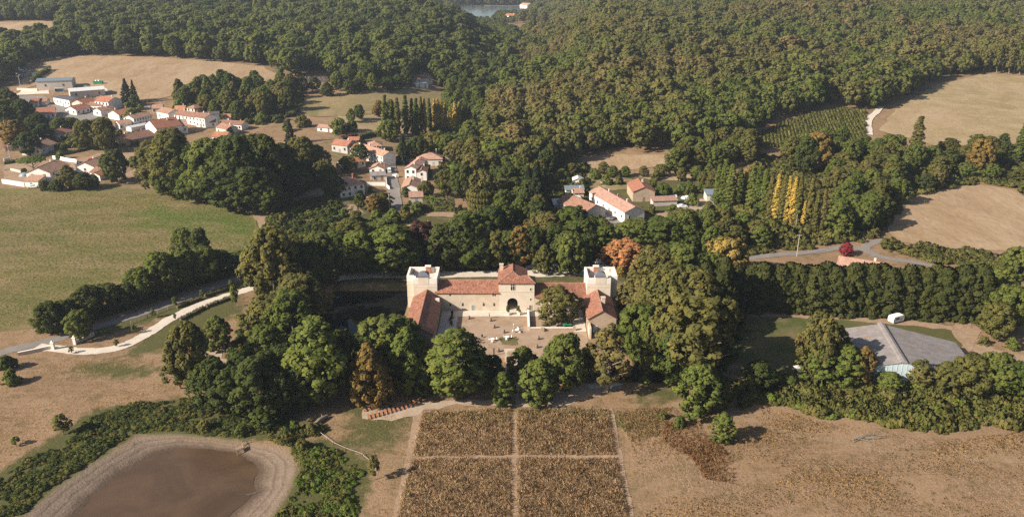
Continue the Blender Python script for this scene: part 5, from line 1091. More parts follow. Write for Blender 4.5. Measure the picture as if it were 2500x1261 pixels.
HS(ZR, [
 (1000, 905, 1262, 870, 33, 5.0, 'y', 'p', 'w', 'very long white farmhouse with pink tiled roof in the hamlet', dict(nwin=2, chim=3, gw=6)),
 (470, 872, 745, 815, 20, 4.0, 'y', 'b', 'g', 'grey gabled barn with brown roof facing the long farmhouse', dict(nwin=0, chim=0, name='barn', cat='barn')),
 (1112, 612, 1400, 604, 15, 4.6, 'y', 'r', 's', 'stone gabled house with red roof behind the long farmhouse', dict(nwin=1, chim=1)),
 (320, 397, 455, 397, 5.5, 2.6, 'y', 'w', 'w', 'small white shed with pale metal roof in the allotment', dict(nwin=0, chim=0, name='shed', cat='shed')),
 (225, 522, 465, 512, 6, 2.4, 'x', 'm', 'w', 'low shed with blue grey roof above the grey barn', dict(nwin=1, chim=0, name='shed', cat='shed')),
 (70, 722, 165, 718, 5, 2.4, 'shed', 'w', 'g', 'little shed with flat pale roof at the hamlet edge', dict(nwin=0, chim=0, name='shed', cat='shed')),
 (240, 705, 452, 695, 8, 3.0, 'shed', 'w', 'w', 'white flat roofed extension beside the grey barn', dict(nwin=2, chim=0, pitch=.06)),
 (330, 585, 462, 580, 6, 3.2, 'x', 'p', 'c', 'small pink roofed house behind the flat white extension', dict(nwin=1)),
 (1380, 672, 1700, 655, 4, 2.2, 'shed', 'p', 'g', 'long low pink roofed lean-to in the hamlet garden', dict(nwin=0, chim=0, name='shed', cat='shed')),
 (2090, 602, 2205, 600, 5, 2.8, 'shed', 'm', 'c', 'cream shed with blue grey roof beside the tall poplars', dict(nwin=1, chim=0, name='shed', cat='shed')),
])
HS(ZP, [
 (1018, 204, 1056, 206, 10, 3.4, 'x', 'b', 'w', 'white farmhouse with brown roof at the top of the pasture', dict(nwin=3)),
 (1016, 214, 1046, 217, 7, 2.4, 'shed', 'w', 'w', 'flat roofed white annex before the pasture farmhouse', dict(nwin=2, chim=0, pitch=.08)),
 (992, 600, 1060, 599, 10, 5.0, 'hip', 'p', 'c', 'house with pink hipped roof behind the dark red tree', dict(nwin=3, floors=2)),
 (2040, 672, 2152, 690, 11, 3.0, 'x', 'p', 'w', 'white bungalow with long pale orange roof behind the cypress hedge', dict(nwin=5)),
 (1302, 552, 1350, 550, 8, 2.6, 'hip', 'p', 'c', 'low pink roofed house hidden among the park trees', dict(nwin=2)),
 (540, 244, 558, 244, 6, 3.0, 'x', 'r', 'w', 'tiny white house glimpsed among the trees above the village', dict(nwin=1)),
 (775, 320, 812, 324, 6, 2.4, 'x', 'p', 'w', 'little white outbuilding in the dry garden above the street', dict(nwin=2, chim=0)),
 (1232, 46, 1253, 47, 14, 5.5, 'x', 'o', 'w', 'white house with orange roof beside the far lake', dict(nwin=3, floors=2)),
 (1269, 20, 1287, 22, 16, 7.0, 'x', 'p', 'w', 'large pale house on the wooded slope above the far lake', dict(nwin=3, floors=2)),
 (1132, 13, 1150, 13, 14, 6.0, 'x', 's', 'w', 'white building on the far shore of the lake', dict(nwin=4)),
])
# open barn on posts
A, B = ZC(440, 268), ZC(560, 268); c = (A+B)/2; t = thing('open_barn', 'open sided hay shelter with red tiled roof on posts', 'shelter', (c.x, c.y+3.5, gz(c.x, c.y+3.5)), 0); hx = (B-A).length/2
for x in (-hx, 0, hx):
    for y in (-3, 3): MB().box(x-.12, x+.12, y-.12, y+.12, -.5, 2.9 if abs(y) else 4).build('post', M['wood'], t)
mb = MB(); slope(mb, (-hx-.5, -3.6, 2.75), (hx+.5, -3.6, 2.75), (hx+.5, 0, 4.2), (-hx-.5, 0, 4.2)); slope(mb, (hx+.5, 3.6, 2.75), (-hx-.5, 3.6, 2.75), (-hx-.5, 0, 4.2), (hx+.5, 0, 4.2)); mb.build('roof', M['tile_red'], t)
# the big grey barn
u = Vector((.169, .986, 0)).normalized(); r_ = Vector((u.y, -u.x, 0)); o = Vector((100.7, 183.6, 0)); Ln = 23.5
t = thing('farm_barn', 'big agricultural barn with grey fibre cement roof and pale blue front', 'barn', o, math.atan2(u.y, u.x)-math.pi/2)
wl, wr_, zl, zr, zt = 12.0, 20.5, 4.3, 2.9, 7.0
MB().prism([(-wl+.4, -.3), (-wl+.4, zl), (0, zt-.15), (wr_-.4, zr), (wr_-.4, -.3)], .3, Ln-.3).build('wall', M['bluewall'], t)
mb = MB(); slope(mb, (-wl, 0, zl), (-wl, Ln, zl), (0, Ln, zt), (0, 0, zt), .09); slope(mb, (wr_, 0, zr), (wr_, Ln, zr), (0, Ln, zt), (0, 0, zt), .09); ro = mb.build('roof', M['fibre'], t)
MB().prism([(-.95, 6.95), (-.7, 7.45), (0, 7.65), (.7, 7.45), (.95, 6.95)], -.1, Ln+.1).build('ridge_vent', M['fibre'], ro)
for k, (x, y) in enumerate([(-5, 4), (-5, 10), (-5, 16.5), (-5.5, 21), (5, 3.5), (5.5, 12), (5.5, 19), (13, 6), (13, 15)]):
    z = zt+(zl-zt)*(-x/wl) if x < 0 else zt+(zr-zt)*(x/wr_); sl = (zt-zl)/wl if x < 0 else -(zt-zr)/wr_
    q = MB(); q.v = []; q.face([(x-1.2, y-.45, z-1.2*sl+.13), (x+1.2, y-.45, z+1.2*sl+.13), (x+1.2, y+.45, z+1.2*sl+.13), (x-1.2, y+.45, z-1.2*sl+.13)]); q.build('skylight', M['wood'], ro)
for x in np.arange(-wl+1, wr_-1, 1.2): MB().box(x, x+.12, .22, .297, -.2, (zt+(zl-zt)*(-x/wl) if x < 0 else zt+(zr-zt)*(x/wr_))-.35).build('cladding_rib', M['bluewall'], t)
# small ruined hut
p = at(1953, 912); t = thing('hut', 'small tumbledown wooden hut with pale sloping roof beside the pollarded trees', 'hut', (p.x, p.y, 0), .25)
for x in (-1.4, 1.4):
    for y in (-1, 1): MB().tube([(x, y, 0), (x*.96, y, 1.9)], [.09, .08], 6).build('post', M['greywood'], t)
for k in range(7): MB().box(-1.55+k*.46, -1.15+k*.46, -1.07, -1.03, .5+.1*(k % 3), 1.75).build('board', M['greywood'], t)
for k in range(6): MB().box(-1.7+k*.58, -1.16+k*.58, -1.4, 1.4, 1.92, 1.97, mat=Matrix.Rotation(R(9+(k % 2)*2), 4, 'X')).build('roof_board', M['whitestone'], t)

# ------------------------------------------------------------------ walls, hedges, fences, poles
def wall_line(pts, h, th, mat, label, name='garden_wall', cat='wall', coping=None, z=Z3):
    P = [z(*p) for p in pts]; c = P[0]; t = thing(name, label, cat, (c.x, c.y, gz(c.x, c.y)))
    for a, b in zip(P, P[1:]):
        n_ = max(1, int((b-a).length/8))
        for k in range(n_):
            p, q = a.lerp(b, k/n_), a.lerp(b, (k+1)/n_); d = (q-p).to_2d(); ang = math.atan2(d.y, d.x)
            m = Matrix.Translation((p.x-c.x, p.y-c.y, gz(p.x, p.y)-gz(c.x, c.y))) @ Matrix.Rotation(ang, 4, 'Z')
            MB().box(0, d.length+.01*(k % 2), -th/2, th/2, -.5, h, mat=m).build('wall_section', M[mat], t)
            if coping: MB().box(0, d.length, -th/2-.06, th/2+.06, h+.004, h+.12, mat=m).build('coping', M[coping], t)
    return t
wall_line([(40, 880), (200, 905), (390, 935)], 2.0, .4, 'white', 'thick white garden wall along the green meadow', coping='whitestone')
wall_line([(830, 500), (1010, 530), (1200, 562)], 1.9, .3, 'white', 'long white wall in front of the umbrella pine garden')
wall_line([(70, 690), (170, 680), (330, 720)], 1.2, .3, 'cream', 'low cream wall around the paved garden')
wall_line([(1210, 560), (1200, 640)], 1.8, .3, 'white', 'short white wall beside the parked blue car')
wall_line([(65, 540), (180, 510)], 1.6, .3, 'white', 'white roadside wall by the long hedge')
wall_line([(310, 450), (680, 470), (690, 465)], 1.8, .4, 'beige', 'beige yard wall joined to the warehouse', z=Z1)
wall_line([(655, 740), (880, 745)], 1.7, .3, 'white', 'white garden wall below the low grey shed', z=ZC)
wall_line([(885, 640), (895, 760), (930, 790)], 1.5, .3, 'white', 'white wall running along the street', z=ZC)
wall_line([(45, 867), (90, 858), (128, 849)], .9, .45, 'limestone', 'low stone entrance wall beside the gravel drive mouth', coping='whitestone', z=ZP)
wall_line([(187, 838), (212, 828), (230, 818)], 1.0, .45, 'limestone', 'curved stone entrance wall below the round roadside tree', coping='whitestone', z=ZP)
wall_line([(642, 470), (640, 480)], 1.2, .3, 'white', 'short white wall by the grove', z=ZP)
for x, y, lb in ((131, 852, 'white stone gate pillar at the end of the low entrance wall'), (184, 840, 'white stone gate pillar under the round roadside tree')):
    p = at(x, y); t = thing('gate_pillar', lb, 'gate pillar', (p.x, p.y, 0)); MB().box(-.4, .4, -.4, .4, -.3, 2.1).build('shaft', M['whitestone'], t); MB().box(-.52, .52, -.52, .52, 2.1, 2.28).build('cap', M['whitestone'], t); lath(MB(), [(.12, 2.28), (.3, 2.5), (.3, 2.65), (.06, 2.85)], 8).build('finial', M['whitestone'], t, True)
def hedge(pts, w, h, mat, label, z=ZP, leaf=.32, dens=9, name='hedge'):
    P = [z(*p) for p in pts]; c = P[0]; rs = np.random.RandomState(len(label)); V, N, T = [], [], []
    for a, b in zip(P, P[1:]):
        d = (b-a).to_2d(); L = d.length; u = d.normalized(); n = Vector((-u.y, u.x)); k = int(L*(w+2*h)*dens)
        for _ in range(k):
            s = rs.uniform(0, L); f = rs.uniform(0, w+2*h)
            if f < w: lat, zz, nn = f-w/2, h, Vector((0, 0, 1))
            else:
                sd = -1 if f < w+h else 1; lat, zz, nn = sd*w/2, (f-w) % h, Vector((n.x*sd, n.y*sd, .25))
            q = a.to_2d()+u*s+n*lat; bm_ = .22*math.sin(s*1.7+lat)+rs.normal()*.1
            V.append((q.x-c.x+nn.x*bm_, q.y-c.y+nn.y*bm_, zz*(1+.06*math.sin(s*.9))+gz(q.x, q.y)-gz(c.x, c.y)+rs.normal()*.06)); N.append(tuple(nn)); T.append(np.clip(.5+.3*math.sin(s*1.3+lat*2)+rs.normal()*.15, 0, 1))
    N = np.array(N); Nn = unit(N+rs.normal(size=N.shape)*.45); VV, F = leaf_quads(np.array(V), Nn, leaf, rs)
    t = thing(name, label, 'hedge', (c.x, c.y, gz(c.x, c.y))); link('foliage', np_mesh('foliage', VV, F, M[mat], np.repeat(np.array(T), 4), np.repeat(unit(N+Nn*.6), 4, 0)), t)
    q = MB()
    for a, b in zip(P, P[1:]):
        d = (b-a).to_2d(); q.box(0, d.length, -w*.32, w*.32, -.3, h*.8, mat=Matrix.Translation((a.x-c.x, a.y-c.y, gz(a.x, a.y)-gz(c.x, c.y))) @ Matrix.Rotation(math.atan2(d.y, d.x), 4, 'Z'))
    q.build('branches', M['bark'], t)
hedge([(600, 300), (760, 180), (905, 85)], 2.4, 3.4, 'leaf_green', 'tall clipped green hedge at the edge of the stubble field', Z1, .5, 5)
hedge([(65, 590), (350, 530), (690, 465)], 1.6, 1.6, 'leaf_green', 'long clipped hedge between the umbrella pine garden and the street', Z3, .4, 6)
hedge([(955, 445), (1200, 400), (1450, 335)], 1.2, 1.5, 'leaf_dark', 'dark hedge along the dry garden', Z3, .4, 6)
hedge([(560, 195), (680, 165), (800, 140)], 2.0, 2.6, 'leaf_light', 'neat bright green hedge above the pink bungalow', ZC, .45, 5)
hedge([(360, 230), (450, 200), (555, 190)], 3.0, 3.0, 'leaf_purple', 'dark purple hedge above the street houses', ZC, .45, 5)
hedge([(1330, 1035), (1520, 1045), (1700, 1045)], 3.0, 6.0, 'leaf_light', 'tall thick laurel hedge beside the dry garden of the park', ZC, .5, 4)
for k, (a, b, lb) in enumerate([((432, 752), (490, 730), 'tawny ornamental grass hedge between lane and drive'), ((500, 724), (565, 704), 'tawny ornamental grass hedge at the upper bend of the drive'), ((440, 783), (500, 752), 'tawny ornamental grass border on the lower side of the drive'), ((505, 750), (565, 728), 'tawny ornamental grass border under the slender young tree')]): hedge([a, b], 1.5, .95, 'leaf_olive', lb, ZP, .24, 12, 'grass_hedge')
def pole(px, base, top, label, lamp=False):
    p = at(px, base); h = z_of(top, p.y)-p.z; t = thing('utility_pole' if not lamp else 'street_lamp', label, 'pole' if not lamp else 'lamp', (p.x, p.y, gz(p.x, p.y)))
    MB().tube([(0, 0, -.5), (0, 0, h)], [.16, .11], 7).build('post', M['greywood'] if not lamp else M['frame'], t)
    if lamp: MB().tube([(0, 0, h-.1), (.9, 0, h+.25)], [.05, .05], 5).build('arm', M['frame'], t); MB().box(.8, 1.5, -.14, .14, h+.18, h+.3).build('lamp_head', M['frame'], t)
    else:
        MB().box(-.7, .7, -.06, .06, h-.5, h-.38).build('crossarm', M['greywood'], t)
        for x in (-.6, 0, .6): lath(MB(), [(.05, h-.38), (.07, h-.3), (.04, h-.2)], 6, 0, x).build('insulator', M['whitepaint'], t)
pole(1945, 626, 572, 'wooden utility pole beside the lane above the cypress hedge'); pole(1942, 560, 510, 'wooden utility pole among the golden poplars'); pole(951, 515, 466, 'utility pole at the bottom of the village street'); pole(1473, 485, 452, 'utility pole behind the long farmhouse'); pole(939, 420, 372, 'utility pole beside the long street terrace')
pole(94, 343, 320, 'street lamp beside the wide brown roof', True); pole(26, 392, 352, 'street lamp by the roadside wall at the meadow village', True); pole(50, 212, 184, 'street lamp in the warehouse yard', True); pole(640, 500, 470, 'thin lamp post beside the grove', True)
def post_fence(pts, h, mat, label, rails=2, step=2.0, name='fence', z=ZP):
    P = [z(*p) for p in pts]; c = P[0]; t = thing(name, label, 'fence', (c.x, c.y, gz(c.x, c.y)))
    for a, b in zip(P, P[1:]):
        L = (b-a).length; n_ = max(1, int(L/step))
        for k in range(n_+1):
            q = a.lerp(b, k/n_); g = gz(q.x, q.y)-gz(c.x, c.y); MB().box(q.x-c.x-.06, q.x-c.x+.06, q.y-c.y-.06, q.y-c.y+.06, g-.3, g+h+.1).build('post', M[mat], t)
        for r_ in range(rails):
            zz = h*(r_+1)/rails; MB().tube([(a.x-c.x, a.y-c.y, gz(a.x, a.y)-gz(c.x, c.y)+zz-.05), (b.x-c.x, b.y-c.y, gz(b.x, b.y)-gz(c.x, c.y)+zz-.05)], [.055, .05], 6).build('rail', M[mat], t)
post_fence([(780, 1058), (815, 1085), (845, 1098), (885, 1112)], .7, 'greywood', 'pale rustic pole fence beside the pond weeds', 1, 3.0, 'pole_fence'); post_fence([(885, 1112), (905, 1128), (918, 1148)], .5, 'greywood', 'broken end of the rustic pole fence in the dry grass', 1, 3.0, 'pole_fence')
post_fence([(320, 790), (360, 775), (410, 755)], 1.0, 'greywood', 'thin wire fence between the lane and the gravel drive', 2, 2.5)
# wooden jetty frame on the pond shore
p = at(592, 1098, -.9); t = thing('jetty', 'small broken wooden jetty frame on the pond shore', 'jetty', (p.x, p.y, gz(p.x, p.y)), .5)
for x, y, h in ((-1.3, -1, 1.0), (-1.3, .2, 1.1), (.2, -1, 1.2), (.3, .9, 1.9), (1.3, .9, 1.6)): MB().tube([(x, y, -.5), (x+.05, y, h)], [.09, .08], 6).build('post', M['wood'], t)
for a, b in (((-1.3, -1, .9), (.2, -1, 1.1)), ((-1.3, .2, 1.0), (.3, .9, 1.4)), ((.2, -1, 1.1), (.3, .9, 1.5)), ((.3, .9, 1.7), (1.3, .9, 1.5))): MB().tube([a, b], [.07, .07], 6).build('beam', M['wood'], t)
for k in range(5): MB().box(-1.4+k*.34, -1.1+k*.34, -1.1, .1, .98+.03*k, 1.03+.03*k).build('plank', M['wood'], t)
p = at(620, 1202, -.9); t = thing('driftwood', 'two pale driftwood poles lying at the pond edge', 'driftwood', (p.x, p.y, gz(p.x, p.y)+.1), .3); MB().tube([(-1.5, 0, .1), (1.4, .5, .12)], [.08, .05], 6).build('pole', M['palebark'], t); MB().tube([(-1.2, -.3, .06), (1.2, .2, .08)], [.06, .04], 6).build('pole', M['palebark'], t)
p = at(785, 1028); t = thing('fallen_log', 'thick weathered fallen log below the dark trees', 'log', (p.x, p.y, .3), 1.1); MB().tube([(-2, 0, .2), (-.5, .1, .35), (1, 0, .3), (2, -.2, .25)], [.5, .55, .5, .4], 9).build('trunk', M['palebark'], t); MB().tube([(.5, 0, .5), (.9, .6, 1.0)], [.18, .1], 6).build('branch_stub', M['palebark'], t)
p = at(690, 1000); t = thing('dead_tree', 'bare pale dead tree among the dark trees above the pond', 'tree', (p.x, p.y, 0), .4); MB().tube([(0, 0, -.3), (.1, 0, 2.5), (-.2, 0, 5.0), (.2, 0, 7.5)], [.28, .22, .15, .05], 7).build('trunk', M['palebark'], t)
for a, z_, l in ((.3, 2.8, 2.2), (2.6, 4, 1.8), (4.4, 4.8, 1.6), (1.2, 5.4, 1.2)): MB().tube([(0, 0, z_), (l*.6*math.cos(a), l*.6*math.sin(a), z_+.5*l), (l*math.cos(a), l*math.sin(a), z_+.7*l)], [.11, .07, .03], 5).build('limb', M['palebark'], t)
p = at(1420+80, 940); t = thing('brush_pile', 'heap of cut pale branches below the bramble bank', 'brush pile', (at(2120, 1068).x, at(2120, 1068).y, 0))
for k in range(16): a = rng.uniform(-.6, .6); l = rng.uniform(1, 3); x, y = rng.uniform(-3, 3), rng.uniform(-1, 1); MB().tube([(x-l*math.cos(a), y-l*math.sin(a), .1+.05*(k % 5)), (x+l*math.cos(a), y+l*math.sin(a), .15+.12*(k % 4))], [.11, .05], 5).build('branch', M['palebark'], t)
# ceremony benches
bw = MB().box(-.24, .24, -1.1, 1.1, .42, .49).mesh('seat', M['benchwood']); bl = MB().box(-.2, .2, -.06, .06, 0, .42).mesh('leg', M['benchwood'])
def bench(px, py, rz, lb, grp):
    p = at(px, py); t = thing('bench', lb, 'bench', (p.x, p.y, .06), rz, grp); link('seat', bw, t)
    for y in (-.8, .8): l_ = link('leg', bl, t); l_.location = (0, y, 0)
for k in range(13): bench(900+k*10.1, 1019-k*2.72-(k*k*.03), R(14), 'orange brown wooden bench in the sunlit row', 'benches in the sunlit row')
for k in range(11): bench(890+k*10.3, 1000-k*3.0, R(14), 'brown wooden bench in the row shaded by the trees', 'benches in the shaded row')

# ------------------------------------------------------------------ vehicles
def car(p, rz, paint, label, van=False, size=1.0, cat=None):
    t = thing('van' if van else 'car', label, cat or ('van' if van else 'car'), (p.x, p.y, gz(p.x, p.y)+.16), rz, None, (size,)*3)
    W = .88
    prof = [(-2.1, .3), (-2.15, .75), (-2.05, 1.0), (-1.75, 1.38), (-.2, 1.46), (.45, 1.36), (1.05, .98), (1.95, .85), (2.12, .6), (2.1, .3)] if not van else [(-2.5, .35), (-2.55, 1.2), (-2.5, 2.05), (-2.3, 2.2), (1.0, 2.2), (1.35, 2.05), (1.9, 1.3), (2.45, 1.15), (2.55, .8), (2.5, .35)]
    m = MB(); n = len(prof)
    for s_ in (-1, 1): m.face([(x, s_*(W if z < 1.02 or van and z < 1.5 else W*.84), z) for x, z in prof])
    for i in range(n):
        j = (i+1) % n; a, b = prof[i], prof[j]; wa = W if a[1] < 1.02 or van and a[1] < 1.5 else W*.84; wb = W if b[1] < 1.02 or van and b[1] < 1.5 else W*.84
        m.face([(a[0], -wa, a[1]), (b[0], -wb, b[1]), (b[0], wb, b[1]), (a[0], wa, a[1])])
    m.build('body', M[paint], t)
    gl = lambda pts, nm: MB().face(pts).build(nm, M['pane'], t)
    if van: gl([(1.37, -.7, 2.04), (1.88, -.8, 1.36), (1.88, .8, 1.36), (1.37, .7, 2.04)], 'windscreen').location = (.02, 0, .02); gl([(-2.55, -.62, 1.35), (-2.53, -.62, 1.9), (-2.53, .62, 1.9), (-2.55, .62, 1.35)], 'rear_window').location = (-.02, 0, 0)
    else: gl([(.52, -.66, 1.33), (1.0, -.76, 1.02), (1.0, .76, 1.02), (.52, .66, 1.33)], 'windscreen').location = (.025, 0, .025); gl([(-1.78, -.64, 1.34), (-2.0, -.74, 1.06), (-2.0, .74, 1.06), (-1.78, .64, 1.34)], 'rear_window').location = (-.025, 0, .02)
    for s_ in (-1, 1):
        y = s_*(W*.84+.03) if not van else s_*(W*.9)
        if van: gl([(.2, y, 1.52), (.2, y-.03*s_, 2.0), (1.2, y-.03*s_, 2.0), (1.55, y, 1.52)], 'side_window')
        else: gl([(-1.65, y+.06*s_, 1.06), (-1.45, y, 1.34), (.35, y, 1.34), (.85, y+.06*s_, 1.06)], 'side_window')
        for x in (-1.35, 1.35): mb = MB(); mb.tube([(x*(1.1 if van else 1), s_*(W-.16), .16), (x*(1.1 if van else 1), s_*(W+.02), .16)], [.33, .33], 12); mb.build('wheel', M['tyre'], t)
        MB().box(2.08 if not van else 2.5, 2.14 if not van else 2.56, s_*.62-.16, s_*.62+.16, .62, .76).build('headlight', M['whitepaint'], t)
def carpx(px, py, *a, **k): car(at(px, py), *a, **k)
carpx(1463, 649, R(100), 'whitepaint', 'white van parked behind the tower', van=True); carpx(1443, 650, R(100), 'darkpaint', 'dark car parked next to the white van in the tree shade'); carpx(1482, 650, R(80), 'bluepaint', 'blue car parked beside the orange tree'); carpx(1356, 655, R(70), 'greypaint', 'grey blue car parked between the two trees behind the castle'); carpx(1296, 656, R(10), 'darkpaint', 'dark car half hidden behind the gatehouse roof')
car(Z3(515, 955), R(8), 'whitepaint', 'white car parked before the low white garage'); car(Z3(1450, 535), R(20), 'redpaint', 'red car parked beside the dry garden'); car(Z3(1240, 600), R(15), 'greypaint', 'blue grey car parked behind the white wall')
car(ZC(925, 585), R(100), 'whitepaint', 'white van parked at the top of the street', van=True); car(ZC(1000, 640), R(120), 'whitepaint', 'white car parked beside the tall pink roofed house'); car(ZR(640, 560), R(110), 'whitepaint', 'white van parked behind the grey barn', van=True); car(ZR(850, 850), R(60), 'darkpaint', 'dark car parked beside the long farmhouse'); car(ZR(1805, 665), R(10), 'darkpaint', 'dark car parked in the hamlet yard'); car(ZR(1930, 660), R(15), 'bluepaint', 'blue car parked near the blue roofed shed'); car(ZR(1770, 690), R(10), 'whitepaint', 'white car parked in the hamlet yard')
car(Z1(655, 190), R(5), 'whitepaint', 'white van parked before the tall clipped hedge', van=True); car(Z1(1570, 398), R(5), 'greypaint', 'grey pickup parked behind the workshop')
def caravan(p, rz, label, group=None, s_=1.0):
    t = thing('caravan', label, 'caravan', (p.x, p.y, gz(p.x, p.y)+.1), rz, group, (s_,)*3)
    MB().prism([(-2.2, .45), (-2.35, 1.4), (-2.0, 2.35), (1.8, 2.45), (2.3, 1.9), (2.35, 1.1), (2.1, .45)], -1.05, 1.05).build('body', M['whitepaint'], t)
    MB().box(-1.3, .2, -1.09, -1.055, 1.3, 1.95).build('window', M['pane'], t); MB().box(.7, 1.3, -1.09, -1.055, .6, 2.1).build('door', M['frame'], t); MB().tube([(2.1, 0, .45), (3.3, 0, .45)], [.05, .05], 5).build('drawbar', M['greypaint'], t)
    for y in (-1, 1): MB().tube([(0, y*.85, .3), (0, y*1.06, .3)], [.32, .32], 12).build('wheel', M['tyre'], t)
caravan(at(2186, 786), R(25), 'white caravan parked on the grass below the cypress hedge'); caravan(Z2(1280, 205), R(10), 'white caravan parked beside the hipped house', 'caravans beside the hipped house'); caravan(Z2(1360, 190), R(20), 'white caravan parked beside the hipped house', 'caravans beside the hipped house')
p = Z1(1785, 335); t = thing('skip_container', 'green open topped container with white bags at the field edge', 'container', (p.x, p.y, gz(p.x, p.y)), .1); MB().prism([(-3, 0), (-3.4, 2.2), (3.4, 2.2), (3, 0)], -1.2, 1.2).build('body', M['greenpaint'], t)
for x in (-1.2, .8): lath(MB(), [(.5, 2.0), (.95, 2.3), (.8, 2.8), (.1, 3.0)], 8, 0, x).build('bag', M['whitepaint'], t, True)
p = Z1(1095, 465); t = thing('bus_shelter', 'glass and blue panelled shelter against the beige warehouse', 'shelter', (p.x, p.y-1.2, gz(p.x, p.y)), .1); MB().box(-3, 3, .6, .7, 0, 2.2).build('back_panel', M['poolblue'], t); MB().box(-3.1, 3.1, -.8, .8, 2.21, 2.35).build('roof', M['palemetal'], t)
for x in (-3, 3): MB().box(x-.06, x+.06, -.7, .6, 0, 2.2).build('side_panel', M['frame'], t)
A, B = Z2(350, 240), Z2(715, 180); t = thing('pool_shelter', 'long low blue pool cover behind the orange roof', 'pool cover', ((A.x+B.x)/2, (A.y+B.y)/2, gz((A.x+B.x)/2, (A.y+B.y)/2)), math.atan2(B.y-A.y, B.x-A.x)); hx = (B-A).length/2; MB().prism([(-2.5, 0), (-2.3, .7), (-1, 1.1), (1, 1.1), (2.3, .7), (2.5, 0)], -hx, hx, mat=Matrix.Rotation(math.pi/2, 4, 'Z')).build('cover', M['poolblue'], t)
for k in range(6): x = -hx+.2+k*(2*hx-.4)/5; MB().prism([(-2.54, 0), (-2.34, .72), (-1, 1.14), (1, 1.14), (2.34, .72), (2.54, 0)], x-.06, x+.06, mat=Matrix.Rotation(math.pi/2, 4, 'Z')).build('rib', M['whitepaint'], t)
p = Z3(390, 765); t = thing('garden_dome', 'grey dome shaped cover in the paved garden', 'dome', (p.x, p.y, gz(p.x, p.y)), 0); lath(MB(), [(2.6, 0), (2.3, .8), (1.5, 1.5), (.3, 1.9)], 14).build('shell', M['greypaint'], t, True); lath(MB(), [(2.7, 0), (2.7, .2), (2.62, .22)], 14).build('rim', M['frame'], t)
p = at(770, 196); t = thing('manure_heap', 'long dark manure heap at the edge of the wood', 'heap', (p.x, p.y, gz(p.x, p.y)), .05)
mb = MB(); rs = random.Random(5); NX, NY = 26, 9
for i in range(NX):
    for j in range(NY): u_, v_ = i/(NX-1)*2-1, j/(NY-1)*2-1; mb.v.append((u_*13, v_*4.5, max(0, 3.0*(1-u_**6)*(1-v_*v_))*(1+.25*rs.uniform(-1, 1))-.2))
for i in range(NX-1):
    for j in range(NY-1): k = i*NY+j; mb.f.append((k, k+NY, k+NY+1, k+1)); mb.m.append(0)
mb.build('mound', M['heap'], t)
for k, (x, y, lb) in enumerate([(1545, 555, 'white tarpaulin covered pile in the hamlet garden'), (1640, 545, 'pale stacked boards in the hamlet garden'), (1815, 560, 'white tarpaulin near the blue roofed shed'), (735, 350, 'pale rubble heap in the allotment'), (240, 415, 'white boat hull lying in the allotment'), (1825, 800, 'white tarpaulin at the corner of the hamlet garden')]):
    p = ZR(x, y); t = thing('covered_pile', lb, 'pile', (p.x, p.y, gz(p.x, p.y)), .3*k)
    mb = MB(); rs = random.Random(k); W_, D_2 = 2.6-.2*k, 1.3
    for i in range(9):
        for j in range(6): u_, v_ = i/8*2-1, j/5*2-1; mb.v.append((u_*W_, v_*D_2, max(-.05, (1.0 if abs(u_) < .9 and abs(v_) < .9 else 0)*(1-.4*v_*v_)*rs.uniform(.75, 1.1))-.03))
    for i in range(8):
        for j in range(5): q_ = i*6+j; mb.f.append((q_, q_+6, q_+7, q_+1)); mb.m.append(0)
    mb.build('cover', M['whitepaint' if k != 3 else 'rock'], t)

# ------------------------------------------------------------------ trees, one by one
row('front', 'in the row between the castle moat and the mown path', [
 (784, 985, 765, 140, 'l', 'ash'), (1000, 952, 790, 100, 'l', 'lime'), (1112, 972, 800, 140, 'l', 'ash'), (1228, 982, 905, 62, 'l', 'lime'), (1277, 912, 806, 72, 'g', 'lime'), (1314, 980, 872, 88, 'l', 'lime'),
 (1376, 955, 812, 100, 'g', 'oak'), (1150, 930, 850, 60, 'd', 'oak'), (1195, 935, 868, 70, 'd', 'oak'), (740, 1000, 880, 70, 'd', 'ash'), (848, 945, 800, 80, 'd', 'oak'), (1050, 950, 870, 60, 'g', 'lime')])
tree_px(906, 988, 828, 92, 'u', 'lime', 'autumn golden brown tree beside the ceremony benches', 'golden brown tree'); tree_px(1482, 955, 790, 108, 'o', 'thin', 'thin airy olive tree on the gravel bank', 'airy olive trees'); tree_px(1432, 915, 805, 60, 'o', 'thin', 'slim airy olive tree before the right wing', 'slim olive trees')
row('beside', 'at the corner of the moat beside the long wing', [(945, 880, 742, 135, 'g', 'oak'), (890, 900, 780, 90, 'd', 'oak'), (985, 870, 770, 80, 'g', 'oak')])
tree_px(1363, 783, 692, 84, 'o', 'lime', 'big round leafy tree growing in the courtyard', 'courtyard tree'); tree_px(1440, 775, 735, 30, 'd', 'lime', 'dark narrow tree against the right wing wall', 'narrow tree')
row('left', 'between the gravel drive and the moat', [
 (672, 735, 545, 120, 'o', 'oak'), (705, 700, 575, 120, 'o', 'oak'), (640, 690, 610, 80, 'o', 'lime'), (752, 715, 590, 110, 'd', 'oak'), (790, 700, 560, 90, 'd', 'ash'), (735, 790, 665, 120, 'o', 'oak'), (668, 830, 720, 130, 'o', 'oak'), 
 (720, 850, 700, 110, 'g', 'oak'), (655, 900, 790, 90, 'g', 'oak'), (745, 910, 790, 90, 'd', 'oak'), (700, 950, 840, 90, 'd', 'oak'), (760, 830, 740, 70, 'd', 'oak')])
